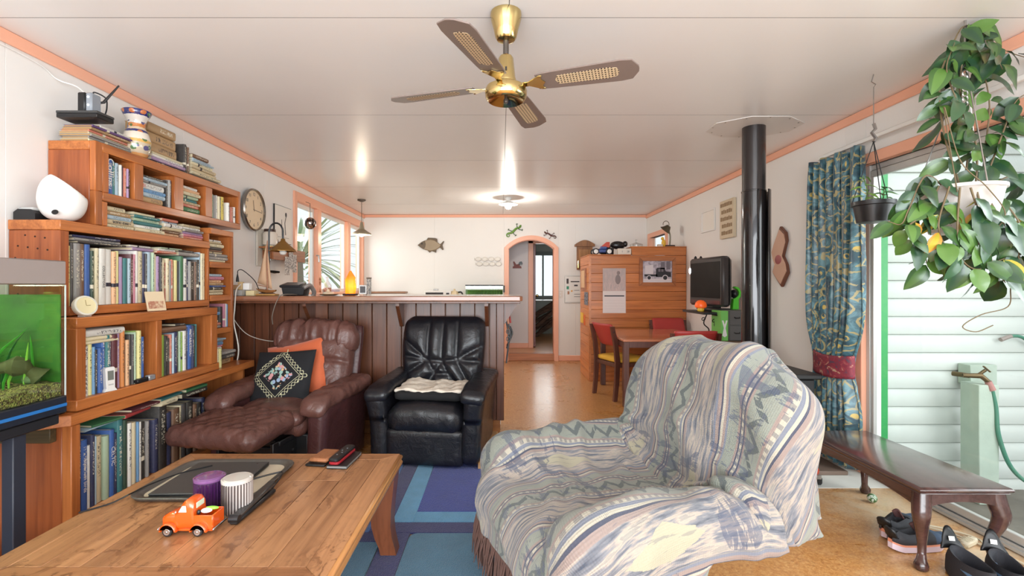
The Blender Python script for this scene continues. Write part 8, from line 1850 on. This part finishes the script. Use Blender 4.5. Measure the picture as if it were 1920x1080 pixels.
MB().tube(bez([(tpx + .105, 3.085, tz_ - .085), (tpx + .125, 3.08, tz_ - .20), (tpx + .135, 3.07, tz_ - .38), (tpx + .20, 3.05, tz_ - .58), (tpx + .33, 3.02, tz_ - .68), (tpx + .6, 2.98, tz_ - .72)], 50), .012, 10).build('tube', Mhs, hz0)
hz2 = thing('hose_end', 'second green hose end with grey fitting on the weatherboards', 'hose', (PX(1885, 3.28), 3.29, PZ(634, 3.28)))
MB().cyl(P(1876, 637, 3.28), P(1896, 630, 3.28), .014, .012, n=12).build('fitting', plain('grey_fitting', S(150, 136, 130), .5), hz2); MB().tube(bez([P(1896, 630, 3.28), P(1915, 632, 3.28), P(1950, 650, 3.28), P(2000, 640, 3.28)]), .011, 10).build('tube', Mhs, hz2)

# ------------------------------------------------------------------ hanging plants
def leaf_mesh(name, L, Wd, mats, curl, seed, two=False):
    g = random.Random(seed); n = 7; A = np.zeros((n + 1, 5, 3))
    for i in range(n + 1):
        t = i / n; w = Wd * (math.sin(PI * t ** .8) ** .8) * (1 if t < .98 else .2) + .0008; zc = -curl * t * t * L
        for j, s_ in enumerate((-1, -.5, 0, .5, 1)): A[i, j] = (s_ * w, t * L, zc + .35 * w * (abs(s_)) * (1 - t) + .1 * w * math.sin(t * 9 + seed) * s_)
    m = MB().grid(A); 
    for k, f in enumerate(m.f): m.mi[k] = 1 if (two and k % 4 in (1, 2)) else 0
    return m.mesh(name, mats, angle=180)
LG = [plain('leaf_green_%d' % i, c, .32, coat=.25, crough=.2) for i, c in enumerate((S(44, 76, 38), S(60, 94, 44), S(38, 68, 46), S(84, 120, 54), S(50, 84, 54)))]
LY = plain('leaf_yellow', S(176, 160, 52), .4); LO = plain('leaf_ochre', S(196, 140, 60), .5)
LEAVES = [leaf_mesh('leaf', .105, .030, [LG[0], LG[1]], .25, 1, True), leaf_mesh('leaf', .115, .034, [LG[1], LG[3]], .35, 2, True), leaf_mesh('leaf', .095, .028, [LG[2], LG[4]], .15, 3, True), leaf_mesh('leaf', .12, .032, [LG[4], LG[0]], .4, 4), leaf_mesh('leaf', .09, .030, [LG[3], LG[1]], .3, 5), leaf_mesh('leaf', .11, .024, [LY, LG[1]], .3, 6, True), leaf_mesh('leaf', .10, .026, [LO, LY], .3, 7, True), leaf_mesh('leaf', .13, .038, [LG[0], LG[2]], .2, 8, True)]
def put_leaf(par, p, d, up, k, s=1.0):
    o = link(bpy.data.objects.new('leaf', LEAVES[k])); o.parent = par
    M = frame(p, Vector(d).cross(Vector(up)) if Vector(d).cross(Vector(up)).length > 1e-3 else (1, 0, 0), d)
    o.matrix_basis = WM(par).inverted() @ M @ Matrix.Scale(s, 4)
PYc = 2.10; hkx = PX(1810, PYc)
hp = thing('hanging_plant', 'large trailing hoya in a white hanging pot by the patio door', 'hanging plant', (hkx, PYc, 1.45))
pcx, pcy = PX(1800, PYc), PYc
Mpot = plain('white_pot', S(196, 190, 184), .4)
n = 48; A = []
for r, z in ((.095, 1.468), (.105, 1.47), (.125, 1.56), (.142, 1.648), (.150, 1.652), (.150, 1.666), (.138, 1.666), (.130, 1.62)):
    A.append([(pcx + r * (1 + .018 * math.cos(12 * 2 * PI * k / n) * (z < 1.65)) * math.cos(2 * PI * k / n), pcy + r * (1 + .018 * math.cos(12 * 2 * PI * k / n) * (z < 1.65)) * math.sin(2 * PI * k / n), z) for k in range(n)])
m = MB().grid(np.array(A), wrap=True); m.f.append(tuple(range(n))[::-1]); m.mi.append(0); m.build('pot', Mpot, hp, angle=50)
MB().lathe([(0, 1.63), (.13, 1.635)], (pcx, pcy, 0), 24).build('soil', plain('potting_soil', S(60, 46, 36), .9), hp)
for a in (0, 120, 240): MB().tube([(pcx + .146 * math.cos(R(a + 20)), pcy + .146 * math.sin(R(a + 20)), 1.66), (hkx, PYc, 2.22)], .003, 5).build('hanger_wire', M_steel, hp)
MB().tube([(hkx, PYc, 2.21), (hkx, PYc, 2.399)], .005, 6).build('hook', M_steel, hp)
Mvine = plain('vine_stem', S(112, 96, 70), .7); gl_ = random.Random(21)
V = lambda px, py, dy=0: Vector(P(px, py, PYc + dy))
vines = [
 [(1800, 350, 0), (1770, 250, -.05), (1762, 150, -.04), (1790, 75, -.02), (1812, 48, 0), (1850, 70, .04), (1885, 95, .06), (1930, 110, .05)],
 [(1810, 345, .02), (1815, 260, .03), (1800, 170, .0), (1808, 90, .0), (1815, 55, 0), (1835, 52, -.03), (1860, 90, -.04), (1880, 130, -.05)],
 [(1830, 350, -.03), (1830, 270, -.06), (1795, 190, -.08), (1775, 130, -.06), (1790, 80, -.04)],
 [(1840, 350, .05), (1850, 260, .05), (1855, 190, .04), (1840, 120, .02), (1820, 60, 0)],
 [(1845, 345, 0), (1880, 250, 0), (1905, 190, .0), (1940, 170, -.02)],
 [(1770, 350, -.05), (1735, 330, -.10), (1705, 390, -.12), (1690, 420, -.12), (1665, 415, -.12)],
 [(1760, 350, -.08), (1735, 400, -.13), (1700, 430, -.14), (1730, 470, -.12), (1740, 500, -.10)],
 [(1780, 350, -.12), (1760, 420, -.16), (1775, 470, -.16), (1790, 520, -.16)],
 [(1800, 352, -.14), (1795, 430, -.18), (1800, 480, -.18), (1830, 505, -.17), (1870, 490, -.15), (1920, 470, -.12)],
 [(1830, 352, -.12), (1850, 430, -.16), (1860, 490, -.16), (1885, 530, -.15)],
 [(1855, 350, -.06), (1900, 400, -.10), (1925, 450, -.12), (1930, 500, -.12)],
 [(1860, 345, .04), (1900, 330, .05), (1930, 350, .05), (1960, 400, .04)],
 [(1840, 352, -.10), (1870, 400, -.14), (1895, 440, -.15), (1910, 480, -.14), (1905, 520, -.13)],
 [(1820, 352, -.15), (1840, 420, -.18), (1835, 470, -.18), (1852, 500, -.17)],
 [(1850, 345, .1), (1890, 390, .12), (1900, 440, .12), (1890, 500, .1)],
 [(1800, 345, .12), (1780, 400, .16), (1790, 450, .16), (1800, 490, .15)],
]
nl = 0
for vi, v in enumerate(vines):
    pts = bez([V(*q) for q in v], 34); MB().tube(pts, [.0042 - .0026 * i / len(pts) for i in range(len(pts))], 5).build('vine', Mvine, hp)
    tot = sum((b - a).length for a, b in zip(pts[:-1], pts[1:])); step = .031 if vi < 5 else .027; acc = 0
    for i in range(2, len(pts) - 1):
        acc += (pts[i + 1] - pts[i]).length
        while acc > step and nl < 285:
            acc -= step; nl += 1
            t_ = (pts[i + 1] - pts[i]).normalized(); side = Vector((gl_.uniform(-1, 1), gl_.uniform(-.9, .9), gl_.uniform(-.5, .3))).normalized()
            d = (side * .85 + Vector((0, 0, -.75)) + t_ * .25).normalized(); up = Vector((gl_.uniform(-.4, .4), -.8, gl_.uniform(.1, .9)))
            kk = gl_.choice((0, 0, 1, 2, 3, 7, 7, 4)) if gl_.random() < .9 or vi < 5 else gl_.choice((5, 6))
            put_leaf(hp, pts[i] + side * .006, d, up, kk, gl_.uniform(.75, 1.18))
for v in ([(1895, 540, -.15), (1890, 575, -.15), (1840, 590, -.15), (1805, 612, -.15), (1830, 622, -.14), (1862, 610, -.14)], [(1795, 360, -.1), (1770, 200, -.12), (1800, 300, -.15), (1850, 350, -.16), (1885, 400, -.15), (1860, 440, -.15)]):
    MB().tube(bez([V(*q) for q in v], 30), .0022, 5).build('bare_tendril', Mvine, hp)
m = MB(); 
for k in range(16): m.tube([(hkx - .02 + .012 * math.cos(a), PYc - .02, 2.16 - k * .022 + .013 * math.sin(a)) for a in np.linspace(0, 2 * PI, 7, endpoint=False)], .003, 4, closed=True)
m.build('chain', M_steel, hp)
# small black pot
SYc = 2.64; sxp = PX(1638, SYc)
sp2 = thing('hanging_plant', 'small black hanging pot with two young plants beside the curtain', 'hanging plant', (sxp, SYc, 1.57))
MB().lathe([(.07, 1.585), (.078, 1.587), (.093, 1.675), (.102, 1.678), (.102, 1.700), (.095, 1.700), (.09, 1.68)], (sxp, SYc, 0), 32).build('pot', plain('black_pot', S(34, 32, 34), .35), sp2); MB().lathe([(0, 1.688), (.091, 1.69)], (sxp, SYc, 0), 20).build('soil', bpy.data.materials['potting_soil'], sp2)
for a in (10, 130, 250): MB().tube([(sxp + .099 * math.cos(R(a)), SYc + .099 * math.sin(R(a)), 1.70), (sxp, SYc, 2.03)], .0025, 5).build('hanger_wire', M_black, sp2)
MB().tube([(sxp, SYc, 2.03), (sxp + .012, SYc, 2.05), (sxp - .01, SYc, 2.08), (sxp + .01, SYc, 2.10), (sxp, SYc, 2.13)], .009, 6).build('monkey_hook', M_steel, sp2)
MB().tube([(sxp, SYc, 2.13), (sxp, SYc, 2.33), (sxp + .012, SYc, 2.345), (sxp - .012, SYc, 2.36), (sxp, SYc, 2.399)], .0028, 6).build('chain', M_steel, sp2)
LEAVES += [leaf_mesh('leaf', .09, .016, [plain('leaf_light', S(120, 160, 70), .4)], .4, 11), leaf_mesh('leaf', .08, .018, [plain('leaf_mid', S(88, 132, 80), .4)], .2, 12)]
for (bx_, k, hh) in ((-.045, 8, .15), (.045, 9, .09)):
    b = Vector((sxp + bx_, SYc, 1.69)); tpv = b + Vector((bx_ * .3, 0, hh)); MB().tube(bez([b, b + Vector((.01, 0, hh * .5)), tpv], 8), .003, 5).build('stem', LG[3], sp2)
    for q in range(9):
        f = .15 + .85 * q / 8; a = q * 2.4; put_leaf(sp2, b.lerp(tpv, f), (math.cos(a), math.sin(a) * .6, .35 - .2 * (q % 3)), (0, -.5, 1), k, gl_.uniform(.7, 1.05))

# ------------------------------------------------------------------ garden outside the kitchen window
gl2 = struct(MB().box(-9, XL - .13, 2.5, 12, -.3, -.2).build('ground_left', plain('garden_soil', S(110, 112, 84), .9, var=.3)))
LSTRAP = [leaf_mesh('strap_leaf', 1.5, .035, [plain('strap_%d' % i, c, .5)], cu_, 30 + i) for i, (c, cu_) in enumerate(((S(150, 170, 120), .35), (S(186, 196, 160), .5), (S(120, 146, 96), .6)))]
def clump(x, y, z, n, s, lab, cat, name, seed, spread=1.0):
    o = thing(name, lab, cat, (x, y, -.2)); g = random.Random(seed)
    MB().tube([(x, y, -.2), (x + .03, y, z * .5), (x, y, z)], [.09 * s, .07 * s, .06 * s], 8).build('trunk', plain('palm_trunk', S(120, 104, 84), .9, bump=.6, bscale=30) if 'palm_trunk' not in bpy.data.materials else bpy.data.materials['palm_trunk'], o)
    for i in range(n):
        a = g.uniform(0, 2 * PI); e = g.uniform(-.2, 1.2); d = Vector((math.cos(a) * math.cos(e), math.sin(a) * math.cos(e), math.sin(e))); q = link(bpy.data.objects.new('strap_leaf', LSTRAP[i % 3])); q.parent = o
        q.matrix_basis = Matrix.Translation((0, 0, z + .2)) @ frame((0, 0, 0), d.cross(Vector((0, 0, 1))), d) @ Matrix.Scale(s * g.uniform(.7, 1.1), 4)
clump(-4.3, 7.4, 1.2, 90, 1.0, 'cabbage palm with long strap leaves outside the kitchen window', 'tree', 'cabbage_palm', 1)
clump(-3.9, 9.3, 1.7, 70, 1.1, 'taller cabbage palm further back outside the kitchen window', 'tree', 'cabbage_palm', 2)
clump(-4.6, 6.0, .4, 70, .9, 'low flax bush at the near side outside the kitchen window', 'shrub', 'flax_bush', 3)
def shrub(x, y, r, lab, seed, c):
    g = np.random.default_rng(seed); o = thing('shrub', lab, 'shrub', (x, y, -.2)); m = MB(); n = 900
    for i in range(n):
        d = g.normal(size=3); d /= np.linalg.norm(d); rr_ = r * g.uniform(.55, 1) ; p = np.array((x, y, .55 + r * .5)) + d * rr_ * np.array((1, 1, 1.15)); u_ = g.normal(size=3); u_ /= np.linalg.norm(u_); v_ = np.cross(u_, d); v_ /= np.linalg.norm(v_) + 1e-6; L = g.uniform(.05, .10)
        m.add([p - v_ * L * .35, p + u_ * L * .9, p + v_ * L * .35, p - u_ * L * .9], [(0, 1, 2, 3)])
    f = m.build('foliage', plain('shrub_leaf_%d' % seed, c, .6, var=.35), o, flat=True); f['kind'] = 'stuff'
    MB().tube([(x, y, -.2), (x, y, .7)], [.05, .03], 8).build('stem', bpy.data.materials['palm_trunk'], o)
shrub(-5.6, 8.2, 1.1, 'green shrub behind the palms outside the kitchen window', 4, S(120, 150, 90)); shrub(-5.2, 10.4, 1.3, 'pale green shrub at the far end of the kitchen window', 5, S(160, 180, 120)); shrub(-5.8, 6.6, 1.0, 'olive shrub outside the near kitchen window pane', 6, S(130, 140, 90))
